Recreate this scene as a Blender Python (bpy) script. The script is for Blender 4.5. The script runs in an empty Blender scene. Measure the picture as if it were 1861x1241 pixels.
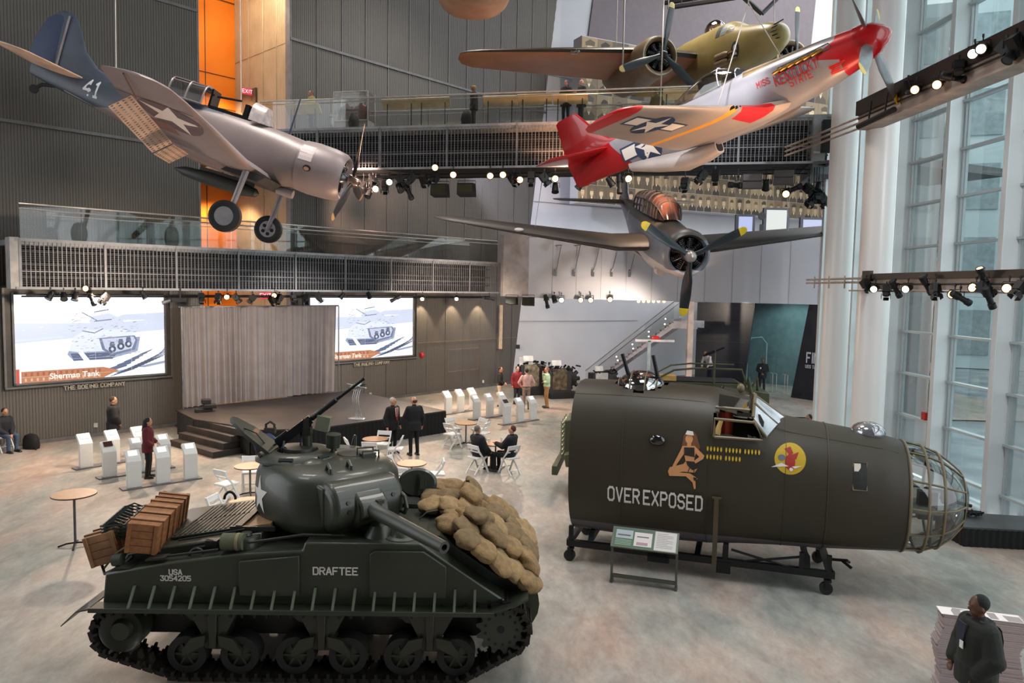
import bpy, bmesh, math, random
from mathutils import Vector, Matrix
from mathutils.bvhtree import BVHTree
R = math.radians; PI = math.pi
random.seed(7)
S = bpy.context.scene
COL = S.collection

# ------------------------------------------------------------ camera
F_PX, CAM_H = 1340.0, 5.3
PITCH, ROLL = R(4.27), R(1.06)
fw = Vector((0, math.cos(PITCH), -math.sin(PITCH)))
_u0 = Vector((0, math.sin(PITCH), math.cos(PITCH))); _r0 = Vector((1, 0, 0))
rt = _r0 * math.cos(ROLL) + _u0 * math.sin(ROLL)
up = -_r0 * math.sin(ROLL) + _u0 * math.cos(ROLL)
CAM = Vector((0, 0, CAM_H))
cd = bpy.data.cameras.new('camera'); cam = bpy.data.objects.new('camera', cd); COL.objects.link(cam)
cd.sensor_width = 36; cd.lens = 36 * F_PX / 1861; cd.clip_end = 500
m = Matrix((rt, up, -fw)).transposed().to_4x4(); m.translation = CAM
cam.matrix_world = m
S.camera = cam

# ------------------------------------------------------------ view, world
S.view_settings.view_transform = 'Standard'
S.view_settings.look = 'None'
S.view_settings.gamma = 1
S.view_settings.use_curve_mapping = False
S.view_settings.exposure = -0.12
S.cycles.use_denoising = True
S.cycles.max_bounces = 6; S.cycles.diffuse_bounces = 3; S.cycles.glossy_bounces = 3
S.cycles.transparent_max_bounces = 16; S.cycles.transmission_bounces = 4
S.cycles.sample_clamp_indirect = 4
S.cycles.caustics_reflective = False; S.cycles.caustics_refractive = False
w = bpy.data.worlds.new('overcast_sky'); S.world = w; w.use_nodes = True
bg = w.node_tree.nodes['Background']; bg.inputs[0].default_value = (0.93, 0.97, 1.0, 1); bg.inputs[1].default_value = 3.0

def area(name, loc, rot, sx, sy, power, col=(1, 1, 1)):
    l = bpy.data.lights.new(name, 'AREA'); l.shape = 'RECTANGLE'; l.size = sx; l.size_y = sy; l.energy = power; l.color = col
    o = bpy.data.objects.new(name, l); COL.objects.link(o); o.location = loc; o.rotation_euler = rot; return o
def spot(name, loc, target, power, col=(1, .72, .48), size=50, blend=.5, rad=.15):
    l = bpy.data.lights.new(name, 'SPOT'); l.energy = power; l.color = col; l.spot_size = R(size); l.spot_blend = blend; l.shadow_soft_size = rad
    o = bpy.data.objects.new(name, l); COL.objects.link(o); o.location = loc
    o.rotation_euler = (Vector(target) - Vector(loc)).to_track_quat('-Z', 'Y').to_euler(); return o
WARM, COOL = (1, .70, .46), (.80, .90, 1)
# overhead area lights, unseen and added to light the hall from above
for x, y, z in ((-7, 11, 15.01), (3, 11, 15.01), (-7, 19, 18), (2, 19, 18), (-3, 30, 21), (6, 30, 21)):
    area('overhead_fill', (x, y, z), (0, 0, 0), 3, 3, (520 if y > 12 else (330 if x > 0 else 190)), ((1, .93, .86) if y > 12 else (.95, .96, .98))).data.spread = R(105)
# daylight coming through the glass wall: one large soft source lying in the sky outside it
area('window_daylight', (18.5, 25, 15), (0, R(72), 0), 22, 22, 2000, (.90, .96, 1))
# theatrical spots on the light rails, with added fills among them
spot('spot_beam', (8.7, 15.5, 5.6), (5.2, 19.2, 10.4), 1500, (1, .58, .32), 60)
spot('spot_beam', (8.8, 17.5, 5.5), (3.5, 17.6, 9.4), 900, (1, .60, .36), 70)
spot('spot_beam', (8.6, 12.5, 5.6), (6.8, 17.6, 10.6), 600, (1, .55, .28), 50)
spot('spot_beam', (2.0, 26.0, 9.2), (1.5, 29.0, 14.2), 900, (1, .50, .26), 100)
spot('spot_beam', (-4.0, 21.0, 1.5), (-7.5, 18.5, 9.0), 1500, (1, .66, .44), 60)  # added spot without a fixture, warms the dive bomber from below
spot('spot_beam', (-2.0, 26.9, 9.2), (-8.5, 20.0, 10.0), 1500, (1, .66, .5), 60)
spot('spot_beam', (5.0, 25.0, 9.3), (2.0, 36.5, 1.0), 900, WARM, 90)
spot('spot_beam', (-6.0, 27.5, 9.3), (-4.5, 36.0, 7.5), 1600, (1, .66, .5), 80)
spot('spot_beam', (-12.5, 22.6, 4.9), (-12.0, 20.5, 0), 1500, (1, .76, .55), 130)
spot('spot_beam', (-9.5, 25.4, 4.9), (-8.2, 20.5, 0), 1500, (1, .76, .55), 130)
spot('spot_beam', (-4.0, 31.0, 4.9), (-1.5, 27.0, 0), 1500, (1, .76, .55), 130)
spot('spot_beam', (-.2, 33.0, 4.6), (.4, 30.0, 0), 900, (1, .80, .62), 130)
spot('spot_beam', (4.0, 29.8, 4.2), (4.6, 38, 1.5), 800, (1, .82, .68), 130)
spot('spot_beam', (9.5, 30.0, 4.6), (11.8, 38, 1), 250, (.6, .85, 1), 90)
spot('spot_beam', (3.9, 21.2, 4.9), (4.7, 24.8, 6.0), 150, (1, .45, .22), 50)
spot('spot_beam', (-2.0, 24.0, 7.2), (-2.0, 28.0, 11.6), 170, (1, .80, .58), 100)
spot('fin_fill', (10.4, 8, 9.5), (11.4, 19.5, 5.5), 1500, (.95, .98, 1), 66)  # unseen fill added to brighten the glass wall fins
spot('spot_beam', (5.0, 21.0, 7.6), (5.0, 26.5, 11.9), 260, (1, .80, .58), 110)
spot('spot_beam', (6.5, 31.5, 9.2), (6.5, 41, 10.5), 1500, (1, .80, .62), 110)
spot('spot_beam', (-2.0, 33.0, 12.0), (1.2, 41.0, 11.0), 2200, (.78, .80, 1), 60)
spot('spot_beam', (-1.5, 30.5, 3.2), (.6, 38.5, 2.5), 420, (.78, .80, 1), 70)
spot('spot_beam', (4, 15.0, 12.4), (6.2, 31.2, 6.3), 2600, (.92, .94, 1), 50)  # added cool fill that evens out the mezzanine front
for _x in ((-4.55, 35.3), (-3.2, 36.8), (-1.95, 38.15)): spot('wall_downlight', (_x[0] + .45, _x[1] - .4, 4.75), (_x[0] + .1, _x[1] - .05, 0), 300, (1, .78, .52), 75, .4, .03)
spot('spot_beam', (-9.0, 20.0, 4.9), (-13.8, 24.6, 2.2), 1300, (1, .80, .62), 110)
spot('spot_beam', (-5.0, 25.0, 4.9), (-9.6, 28.6, 2.6), 800, (1, .90, .84), 80)
spot('spot_beam', (-1.5, 28.5, 4.9), (-4.2, 35.0, 1.6), 1500, (1, .80, .62), 110)

# ------------------------------------------------------------ projection helpers (photo pixel -> place)
def ray(px, py): return fw * F_PX + rt * (px - 930.5) + up * (620.5 - py)
def G(px, py, z=0.0):
    r = ray(px, py); return CAM + r * ((z - CAM_H) / r.z)
def AY(px, py, Y):
    r = ray(px, py); return CAM + r * (Y / r.y)

# ------------------------------------------------------------ materials
def lin(c):
    c = c / 255.0
    return c / 12.92 if c <= .04045 else ((c + .055) / 1.055) ** 2.4
def L3(rgb): return (lin(rgb[0]), lin(rgb[1]), lin(rgb[2]), 1)
_mats = {}
def M(name, rgb=(128, 128, 128), rough=.6, metal=0., rgb2=None, nscale=3., bump=0., bscale=30., spec=.5, coat=0., detail=6, stretch=None):
    if name in _mats: return _mats[name]
    mt = bpy.data.materials.new(name); mt.use_nodes = True; _mats[name] = mt
    nt = mt.node_tree; N = nt.nodes; Lk = nt.links; b = N['Principled BSDF']
    b.inputs['Base Color'].default_value = L3(rgb); b.inputs['Roughness'].default_value = rough; b.inputs['Metallic'].default_value = metal
    b.inputs['Specular IOR Level'].default_value = spec; b.inputs['Coat Weight'].default_value = coat
    tc = N.new('ShaderNodeTexCoord'); src = tc.outputs['Object']
    if stretch:
        mp = N.new('ShaderNodeMapping'); mp.inputs['Scale'].default_value = stretch; Lk.new(src, mp.inputs[0]); src = mp.outputs[0]
    n = N.new('ShaderNodeTexNoise'); n.inputs['Scale'].default_value = nscale; n.inputs['Detail'].default_value = detail; Lk.new(src, n.inputs['Vector'])
    r = N.new('ShaderNodeValToRGB'); r.color_ramp.elements[0].position = .35; r.color_ramp.elements[1].position = .68
    c2 = rgb2 or tuple(max(0, c * .86) for c in rgb)
    r.color_ramp.elements[0].color = L3(c2); r.color_ramp.elements[1].color = L3(rgb)
    Lk.new(n.outputs[0], r.inputs[0]); Lk.new(r.outputs[0], b.inputs['Base Color'])
    if bump:
        n2 = N.new('ShaderNodeTexNoise'); n2.inputs['Scale'].default_value = bscale; n2.inputs['Detail'].default_value = 4; Lk.new(src, n2.inputs['Vector'])
        bp = N.new('ShaderNodeBump'); bp.inputs['Strength'].default_value = bump; bp.inputs['Distance'].default_value = .02
        Lk.new(n2.outputs[0], bp.inputs['Height']); Lk.new(bp.outputs[0], b.inputs['Normal'])
    return mt
def EM(name, rgb, strength):
    if name in _mats: return _mats[name]
    mt = bpy.data.materials.new(name); mt.use_nodes = True; _mats[name] = mt
    b = mt.node_tree.nodes['Principled BSDF']; b.inputs['Base Color'].default_value = (0, 0, 0, 1)
    b.inputs['Emission Color'].default_value = L3(rgb); b.inputs['Emission Strength'].default_value = strength
    return mt
def GL(name, rgb=(225, 235, 235), alpha=.12, rough=.02, k=.6):
    """clear sheet: mostly see-through, with surface reflections"""
    if name in _mats: return _mats[name]
    mt = bpy.data.materials.new(name); mt.use_nodes = True; _mats[name] = mt
    nt = mt.node_tree; N = nt.nodes; Lk = nt.links; N.clear()
    o = N.new('ShaderNodeOutputMaterial'); t = N.new('ShaderNodeBsdfTransparent'); g = N.new('ShaderNodeBsdfGlossy'); mx = N.new('ShaderNodeMixShader'); f = N.new('ShaderNodeFresnel')
    t.inputs[0].default_value = L3(rgb); g.inputs['Roughness'].default_value = rough; f.inputs[0].default_value = 1.45
    a = N.new('ShaderNodeMath'); a.operation = 'MULTIPLY_ADD'; a.inputs[1].default_value = k; a.inputs[2].default_value = alpha - .04 * k
    Lk.new(f.outputs[0], a.inputs[0]); Lk.new(a.outputs[0], mx.inputs[0]); Lk.new(t.outputs[0], mx.inputs[1]); Lk.new(g.outputs[0], mx.inputs[2]); Lk.new(mx.outputs[0], o.inputs[0])
    return mt
def CM(name, emit=0., rough=.6):
    """colour comes from the mesh colour attribute (printed or painted artwork, screen pictures)"""
    if name in _mats: return _mats[name]
    mt = bpy.data.materials.new(name); mt.use_nodes = True; _mats[name] = mt
    nt = mt.node_tree; b = nt.nodes['Principled BSDF']; a = nt.nodes.new('ShaderNodeVertexColor'); a.layer_name = 'Col'
    b.inputs['Roughness'].default_value = rough
    if emit:
        b.inputs['Base Color'].default_value = (0.02, 0.02, 0.02, 1)
        nt.links.new(a.outputs[0], b.inputs['Emission Color']); b.inputs['Emission Strength'].default_value = emit
    else: nt.links.new(a.outputs[0], b.inputs['Base Color'])
    return mt

def paint(name, base, rules, rough=.4, metal=0.):
    """two or more paint colours divided by straight lines in the aircraft's own coordinates; rules: (colour, [(a,b,c,d), ..]) where all a*x+b*y+c*z+d > 0"""
    mt = M(name, base, rough, metal, tuple(int(v * .93) for v in base), 1.3); nt = mt.node_tree; N = nt.nodes; K = nt.links; b = N['Principled BSDF']
    src = b.inputs['Base Color'].links[0].from_socket; tc = N.new('ShaderNodeTexCoord')
    for col, pl in rules:
        fac = None
        for (a_, b_, c_, d_) in pl:
            v = N.new('ShaderNodeVectorMath'); v.operation = 'DOT_PRODUCT'; v.inputs[1].default_value = (a_, b_, c_); K.new(tc.outputs['Object'], v.inputs[0])
            g = N.new('ShaderNodeMath'); g.operation = 'GREATER_THAN'; g.inputs[1].default_value = -d_; K.new(v.outputs['Value'], g.inputs[0])
            if fac is None: fac = g.outputs[0]
            else: m_ = N.new('ShaderNodeMath'); m_.operation = 'MULTIPLY'; K.new(fac, m_.inputs[0]); K.new(g.outputs[0], m_.inputs[1]); fac = m_.outputs[0]
        mx = N.new('ShaderNodeMix'); mx.data_type = 'RGBA'; K.new(fac, mx.inputs[0]); K.new(src, mx.inputs[6]); mx.inputs[7].default_value = L3(col); src = mx.outputs[2]
    K.new(src, b.inputs['Base Color']); return mt
# ------------------------------------------------------------ mesh builder
def rotm(h=0, p=0, r=0):
    """heading, nose-up pitch, roll-right in degrees; local x forward, y left, z up"""
    return Matrix.Rotation(R(h), 4, 'Z') @ Matrix.Rotation(R(-p), 4, 'Y') @ Matrix.Rotation(R(r), 4, 'X')
class MB:
    def __init__(s): s.v = []; s.f = []; s.mi = []; s.c = []; s.T = Matrix(); s.col = None; s.m = 0
    def vt(s, p): s.v.append(tuple(s.T @ Vector(p))); return len(s.v) - 1
    def fc(s, idx): s.f.append(tuple(idx)); s.mi.append(s.m); s.c.append(s.col or (1, 1, 1))
    def poly(s, pts): s.fc([s.vt(p) for p in pts]); return s
    def box(s, c, d, rz=0, rx=0, ry=0):
        q = Matrix.Translation(c) @ Matrix.Rotation(rz, 4, 'Z') @ Matrix.Rotation(ry, 4, 'Y') @ Matrix.Rotation(rx, 4, 'X')
        b = [s.vt(q @ Vector((x * d[0] / 2, y * d[1] / 2, z * d[2] / 2))) for z in (-1, 1) for y in (-1, 1) for x in (-1, 1)]
        for q in ((0, 2, 3, 1), (4, 5, 7, 6), (0, 1, 5, 4), (2, 6, 7, 3), (0, 4, 6, 2), (1, 3, 7, 5)): s.fc([b[i] for i in q])
        return s
    def bb(s, x0, x1, y0, y1, z0, z1): return s.box(((x0 + x1) / 2, (y0 + y1) / 2, (z0 + z1) / 2), (abs(x1 - x0), abs(y1 - y0), abs(z1 - z0)))
    def cyl(s, p0, p1, r0, r1=None, n=12, cap=True):
        p0, p1 = Vector(p0), Vector(p1); r1 = r0 if r1 is None else r1
        a = (p1 - p0).normalized(); u = a.orthogonal().normalized(); v = a.cross(u)
        A = [s.vt(p0 + (u * math.cos(2 * PI * i / n) + v * math.sin(2 * PI * i / n)) * r0) for i in range(n)]
        B = [s.vt(p1 + (u * math.cos(2 * PI * i / n) + v * math.sin(2 * PI * i / n)) * r1) for i in range(n)]
        for i in range(n): s.fc((A[i], A[(i + 1) % n], B[(i + 1) % n], B[i]))
        if cap: s.fc(A[::-1]); s.fc(B)
        return s
    def tube(s, pts, r, n=8):
        pts = [Vector(p) for p in pts]; rings = []
        pu = None
        for i, p in enumerate(pts):
            t = (pts[min(i + 1, len(pts) - 1)] - pts[max(i - 1, 0)]).normalized()
            u = t.orthogonal().normalized() if pu is None else (pu - t * pu.dot(t)).normalized()
            pu = u; v = t.cross(u); rr = r[i] if isinstance(r, (list, tuple)) else r
            rings.append([p + (u * math.cos(2 * PI * k / n) + v * math.sin(2 * PI * k / n)) * rr for k in range(n)])
        return s.loft(rings)
    def loft(s, rings, cap=True, closed=True):
        I = [[s.vt(p) for p in r] for r in rings]; n = len(rings[0])
        for a, b in zip(I, I[1:]):
            for k in range(n if closed else n - 1): s.fc((a[k], a[(k + 1) % n], b[(k + 1) % n], b[k]))
        if cap and closed: s.fc(I[0][::-1]); s.fc(I[-1])
        return s
    def lathe(s, prof, n=24, axis='x', c=(0, 0, 0), cap=True):
        rings = []
        for (a, r) in prof:
            rg = []
            for k in range(n):
                t = 2 * PI * k / n; y, z = r * math.cos(t), r * math.sin(t)
                q = (a, y, z) if axis == 'x' else ((y, z, a) if axis == 'z' else (z, a, y))
                rg.append((q[0] + c[0], q[1] + c[1], q[2] + c[2]))
            rings.append(rg)
        return s.loft(rings, cap)
    def sph(s, c, r, n=12, k=8):
        r = (r, r, r) if isinstance(r, (int, float)) else r
        rings = [[(c[0] + r[0] * math.sin(PI * j / k) * math.cos(2 * PI * i / n), c[1] + r[1] * math.sin(PI * j / k) * math.sin(2 * PI * i / n), c[2] + r[2] * math.cos(PI * j / k)) for i in range(n)] for j in range(1, k)]
        I = [[s.vt(p) for p in g] for g in rings]
        for a, b in zip(I, I[1:]):
            for q in range(n): s.fc((b[q], b[(q + 1) % n], a[(q + 1) % n], a[q]))
        t = s.vt((c[0], c[1], c[2] + r[2])); b = s.vt((c[0], c[1], c[2] - r[2]))
        for q in range(n): s.fc((I[0][q], I[0][(q + 1) % n], t)); s.fc((I[-1][(q + 1) % n], I[-1][q], b))
        return s
    def prism(s, pts, a0, a1, plane='xz'):
        """extrude a 2D outline between a0 and a1 of the third axis"""
        def P(u, v, a): return {'xz': (u, a, v), 'xy': (u, v, a), 'yz': (a, u, v)}[plane]
        A = [s.vt(P(u, v, a0)) for u, v in pts]; B = [s.vt(P(u, v, a1)) for u, v in pts]; n = len(pts)
        for i in range(n): s.fc((A[i], A[(i + 1) % n], B[(i + 1) % n], B[i]))
        s.fc(A[::-1]); s.fc(B); return s
    def build(s, name, mat, parent=None, smooth=35, loc=None, bevel=0):
        me = bpy.data.meshes.new(name); me.from_pydata(s.v, [], s.f)
        for mm in (mat if isinstance(mat, (list, tuple)) else [mat]): me.materials.append(mm)
        if len(me.materials) > 1: me.polygons.foreach_set('material_index', s.mi)
        if any(c != (1, 1, 1) for c in s.c):
            ca = me.color_attributes.new('Col', 'FLOAT_COLOR', 'CORNER'); k = 0
            for p, c in zip(me.polygons, s.c):
                for _ in p.loop_indices: ca.data[k].color = (*c[:3], 1); k += 1
        bm = bmesh.new(); bm.from_mesh(me); bmesh.ops.recalc_face_normals(bm, faces=bm.faces); bm.to_mesh(me); bm.free()
        if smooth: me.shade_smooth(); me.set_sharp_from_angle(angle=R(smooth))
        o = bpy.data.objects.new(name, me); COL.objects.link(o)
        if parent: o.parent = parent
        if loc: o.location = loc
        if bevel:
            b = o.modifiers.new('bevel', 'BEVEL'); b.width = bevel; b.segments = 2; b.limit_method = 'ANGLE'
        return o
def tag(o, label, cat, group=None, kind=None):
    o['label'] = label; o['category'] = cat
    if group: o['group'] = group
    if kind: o['kind'] = kind
    return o
def thing(name, label, cat, loc=(0, 0, 0), rot=None, group=None):
    o = bpy.data.objects.new(name, None); COL.objects.link(o); o.empty_display_size = .2
    mw = (rot.copy() if rot is not None else Matrix()); mw.translation = loc; o.matrix_world = mw
    return tag(o, label, cat, group)
def rz(deg): return Matrix.Rotation(R(deg), 4, 'Z')
def kids(o): return [c for c in bpy.data.objects if c.parent == o]
_kc = {}
def dup(root, loc, rot, label, group=None, scale=1.0):
    """copy a thing with its parts and sub-parts"""
    if root.name not in _kc: _kc[root.name] = [(c, kids(c)) for c in kids(root)]
    r = root.copy(); COL.objects.link(r); mw = (rot.copy() if rot is not None else Matrix()) @ Matrix.Scale(scale, 4); mw.translation = loc
    r.matrix_world = mw; r['label'] = label
    if group: r['group'] = group
    for c, gs in _kc[root.name]:
        c2 = c.copy(); COL.objects.link(c2); c2.parent = r
        for g in gs:
            g2 = g.copy(); COL.objects.link(g2); g2.parent = c2
    return r
def struct(o, label=None):
    o['kind'] = 'structure'
    if label: o['label'] = label
    return o

# ------------------------------------------------------------ painted marks and lettering laid onto a surface
def project(polys, bvh, T, ndir, step=.08, off=.006, flip=False):
    """polys: [(colour, [(u,v)..])] in a plane T (4x4, u=x v=y); each vertex is dropped along ndir onto the surface"""
    mb = MB(); nd = Vector(ndir).normalized()
    for k, (colr, pts) in enumerate(polys):
        bm = bmesh.new(); vs = [bm.verts.new((u, v, 0)) for u, v in pts]
        if len(vs) < 3: continue
        bm.faces.new(vs); bmesh.ops.triangulate(bm, faces=bm.faces[:])
        us = [p[0] for p in pts]; vv = [p[1] for p in pts]
        for ax, lo, hi in ((0, min(us), max(us)), (1, min(vv), max(vv))):
            x = math.floor(lo / step) * step + step
            while x < hi:
                co = [0, 0, 0]; no = [0, 0, 0]; co[ax] = x; no[ax] = 1
                bmesh.ops.bisect_plane(bm, geom=bm.verts[:] + bm.edges[:] + bm.faces[:], plane_co=co, plane_no=no); x += step
        mp = {}; ok = {}
        for v in bm.verts:
            p = T @ v.co; h = bvh.ray_cast(p - nd * 3, nd)
            ok[v] = h[0] is not None
            q = (h[0] if h[0] is not None else p) - nd * (off + .0012 * k)
            mp[v] = mb.vt(q)
        mb.col = tuple(L3(colr)[:3])
        for f in bm.faces:
            if all(ok[v] for v in f.verts): mb.fc([mp[v] for v in f.verts])
        bm.free()
    return mb
def bvh_of(o): return BVHTree.FromPolygons([v.co.copy() for v in o.data.vertices], [tuple(p.vertices) for p in o.data.polygons])
def ell(cx, cy, rx, ry=None, n=28, a0=0):
    ry = ry or rx; return [(cx + rx * math.cos(a0 + 2 * PI * i / n), cy + ry * math.sin(a0 + 2 * PI * i / n)) for i in range(n)]
def star(cx, cy, r, a0=PI / 2):
    return [(cx + (r if i % 2 == 0 else r * .382) * math.cos(a0 + PI * i / 5), cy + (r if i % 2 == 0 else r * .382) * math.sin(a0 + PI * i / 5)) for i in range(10)]
def rect(x0, y0, x1, y1): return [(x0, y0), (x1, y0), (x1, y1), (x0, y1)]
GLY = {'O': ['1,0 3,0 4,1 4,5 3,6 1,6 0,5 0,1 1,0'], 'V': ['0,6 2,0 4,6'], 'E': ['4,0 0,0 0,6 4,6', '0,3 3,3'], 'R': ['0,0 0,6 3,6 4,5 4,4 3,3 0,3', '2,3 4,0'],
 'X': ['0,0 4,6', '0,6 4,0'], 'P': ['0,0 0,6 3,6 4,5 4,4 3,3 0,3'], 'S': ['0,1 1,0 3,0 4,1 4,2 3,3 1,3 0,4 0,5 1,6 3,6 4,5'], 'D': ['0,0 0,6 3,6 4,5 4,1 3,0 0,0'],
 'A': ['0,0 1.8,6 2.2,6 4,0', '.8,2 3.2,2'], 'F': ['0,0 0,6 4,6', '0,3 3,3'], 'T': ['2,0 2,6', '0,6 4,6'], 'U': ['0,6 0,1 1,0 3,0 4,1 4,6'], 'H': ['0,0 0,6', '4,0 4,6', '0,3 4,3'],
 'B': ['0,0 0,6 3,6 4,5 4,4 3,3 0,3', '3,3 4,2 4,1 3,0 0,0'], 'I': ['2,0 2,6'], 'N': ['0,0 0,6 4,0 4,6'], 'G': ['4,5 3,6 1,6 0,5 0,1 1,0 3,0 4,1 4,3 2.4,3'], 'C': ['4,5 3,6 1,6 0,5 0,1 1,0 3,0 4,1'],
 'M': ['0,0 0,6 2,2.5 4,6 4,0'], 'Y': ['0,6 2,3 4,6', '2,3 2,0'], 'K': ['0,0 0,6', '4,6 0,2.6', '1.2,3.4 4,0'], 'L': ['0,6 0,0 4,0'], 'W': ['0,6 1,0 2,4 3,0 4,6'],
 '0': ['1,0 3,0 4,1 4,5 3,6 1,6 0,5 0,1 1,0'], '1': ['1,5 2,6 2,0', '1,0 3,0'], '2': ['0,5 1,6 3,6 4,5 4,4 0,0 4,0'], '3': ['0,6 4,6 2,3.6 4,2.4 4,1 3,0 1,0 0,1'], '4': ['3,0 3,6 0,2 4,2'], '5': ['4,6 0,6 0,3.4 3,3.4 4,2.4 4,1 3,0 0,0']}
def letters(txt, h, colr, w=.9, sp=1.6, slant=0., narrow=1.0):
    """block lettering as stroke quads; returns polys and total width; origin lower left"""
    out = []; x = 0; k = h / 6.
    for ch in txt:
        if ch == ' ': x += 3.2 * narrow; continue
        if ch == 'I': x -= 1.0 * narrow
        for st in GLY[ch]:
            P = [tuple(float(a) for a in q.split(',')) for q in st.split()]
            for (a, b) in zip(P, P[1:]):
                d = Vector((b[0] - a[0], b[1] - a[1])); d.normalize(); n = Vector((-d.y, d.x)) * w / 2; e = d * w / 2 * .8
                q = [(a[0] - e.x + n.x, a[1] - e.y + n.y), (b[0] + e.x + n.x, b[1] + e.y + n.y), (b[0] + e.x - n.x, b[1] + e.y - n.y), (a[0] - e.x - n.x, a[1] - e.y - n.y)]
                out.append((colr, [((x + u * narrow + slant * v) * k, v * k) for u, v in q]))
        x += ((4 if ch != 'I' else 2.4) + sp) * narrow
    return out, (x - sp * narrow) * k
def shift(polys, du, dv, s=1.): return [(c, [(u * s + du, v * s + dv) for u, v in p]) for c, p in polys]
# ============================================================ THE SETTING
WA = Vector((-15.08, 23.38, 0)); WD = Vector((.6705, .7419, 0)); WN = Vector((.7419, -.6705, 0))   # left wall: line, direction, normal into the hall
def WP(s, z=0, off=0): return WA + WD * s + WN * off + Vector((0, 0, z))
def wpx(px, py, off=0):
    r = ray(px, py); p = WA + WN * off; t = (p - CAM).dot(WN) / r.dot(WN); q = CAM + r * t
    return (q - WA).dot(WD), q.z
FRM = lambda s, z=0, off=0: Matrix.Translation(WP(s, z, off)) @ Matrix(((WD.x, WN.x, 0, 0), (WD.y, WN.y, 0, 0), (0, 0, 1, 0), (0, 0, 0, 1)))   # local x along the wall, y into the hall
# floor
def floor_mat():
    mt = bpy.data.materials.new('polished_concrete'); mt.use_nodes = True; nt = mt.node_tree; N = nt.nodes; K = nt.links; b = N['Principled BSDF']
    tc = N.new('ShaderNodeTexCoord'); mp = N.new('ShaderNodeMapping'); mp.inputs['Rotation'].default_value = (0, 0, R(40)); mp.inputs['Scale'].default_value = (1, .5, 1); K.new(tc.outputs['Object'], mp.inputs[0])
    def noise(s, d, dist=0.):
        n = N.new('ShaderNodeTexNoise'); n.inputs['Scale'].default_value = s; n.inputs['Detail'].default_value = d; n.inputs['Distortion'].default_value = dist; K.new(mp.outputs[0], n.inputs['Vector']); return n
    n1, n2, n3 = noise(.7, 12, .3), noise(2.0, 15, .5), noise(.22, 5, .3); n2.inputs['Roughness'].default_value = .68; n4 = noise(7., 15, .3); n4.inputs['Roughness'].default_value = .75
    r1 = N.new('ShaderNodeValToRGB'); cr = r1.color_ramp; cr.elements[0].position = .3; cr.elements[0].color = L3((104, 94, 90)); cr.elements[1].position = .72; cr.elements[1].color = L3((180, 170, 158))
    e = cr.elements.new(.45); e.color = L3((138, 130, 122)); e = cr.elements.new(.56); e.color = L3((156, 151, 142)); K.new(n2.outputs[0], r1.inputs[0])
    r2 = N.new('ShaderNodeValToRGB'); cr = r2.color_ramp; cr.elements[0].position = .36; cr.elements[0].color = L3((120, 131, 128)); cr.elements[1].position = .66; cr.elements[1].color = L3((178, 148, 132))
    e = cr.elements.new(.5); e.color = L3((158, 150, 142)); K.new(n1.outputs[0], r2.inputs[0])
    mx = N.new('ShaderNodeMix'); mx.data_type = 'RGBA'; mx.inputs[0].default_value = .5; K.new(r1.outputs[0], mx.inputs[6]); K.new(r2.outputs[0], mx.inputs[7])
    m4 = N.new('ShaderNodeMapRange'); m4.inputs[1].default_value = .3; m4.inputs[2].default_value = .7; m4.inputs[3].default_value = .80; m4.inputs[4].default_value = 1.16; K.new(n4.outputs[0], m4.inputs[0]); vm = N.new('ShaderNodeVectorMath'); vm.operation = 'SCALE'; K.new(mx.outputs[2], vm.inputs[0]); K.new(m4.outputs[0], vm.inputs['Scale']); K.new(vm.outputs[0], b.inputs['Base Color'])
    r3 = N.new('ShaderNodeMapRange'); r3.inputs[3].default_value = .38; r3.inputs[4].default_value = .62; K.new(n3.outputs[0], r3.inputs[0]); K.new(r3.outputs[0], b.inputs['Roughness'])
    b.inputs['Specular IOR Level'].default_value = .3
    return mt
_mats['floor'] = floor_mat()
f = MB(); f.poly([(-32, -6, 0), (12.1, -6, 0), (11.0, 42, 0), (16, 42, 0), (16, 60, 0), (-32, 60, 0)]).poly([(11.0, 42, 0), (11.25, 31, 0), (24, 31, 0), (24, 60, 0), (16, 60, 0), (16, 42, 0)])
struct(f.build('floor', _mats['floor']))
# ribbed metal cladding
M('rib', (97, 92, 87), .55, .1, (93, 88, 83), .6); M('rib_warm', (176, 150, 118), .5, .2, (160, 136, 106), 1.2)
M('trim_metal', (112, 110, 110), .5, .3); M('orange_panel', (236, 128, 22), .5, 0, (228, 118, 18), .8); M('seam_dark', (70, 40, 14), .6)
def ribbed(mb, P0, D, Nrm, length, z0, z1, pitch=.085, depth=.022):
    n = max(1, int(length / pitch)); pts = []
    for i in range(n):
        s = i * pitch
        pts += [(s, 0), (s + pitch * .45, 0), (s + pitch * .55, depth), (s + pitch * .95, depth)]
    pts.append((length, 0)); prev = None
    for s, d in pts:
        q = P0 + D * s + Nrm * d; a = mb.vt((q.x, q.y, z0)); b = mb.vt((q.x, q.y, z1))
        if prev: mb.fc((prev[0], a, b, prev[1]))
        prev = (a, b)
S_N0 = wpx(362, 300)[0]; S_N1 = wpx(528, 300)[0]; S_END = 27.2
mb = MB(); ribbed(mb, WP(-8), WD, WN, S_N0 + 8, 0, 25, .088, .014); mb.bb
o = struct(mb.build('wall_left', M('rib'), smooth=0))
mb = MB(); mb.T = FRM(S_N0, 0, 0); mb.bb(-.06, .03, -.5, .03, 0, 25); mb.T = FRM(S_N1, 0, 0); mb.bb(-.03, .06, -.3, .03, 0, 25)
struct(mb.build('trim_1', M('trim_metal')))
mb = MB(); ribbed(mb, WP(S_N1), WD, WN, S_END - S_N1, 0, 25, .088, .010)
struct(mb.build('wall_left_far', M('rib'), smooth=0))
mb = MB()
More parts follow.
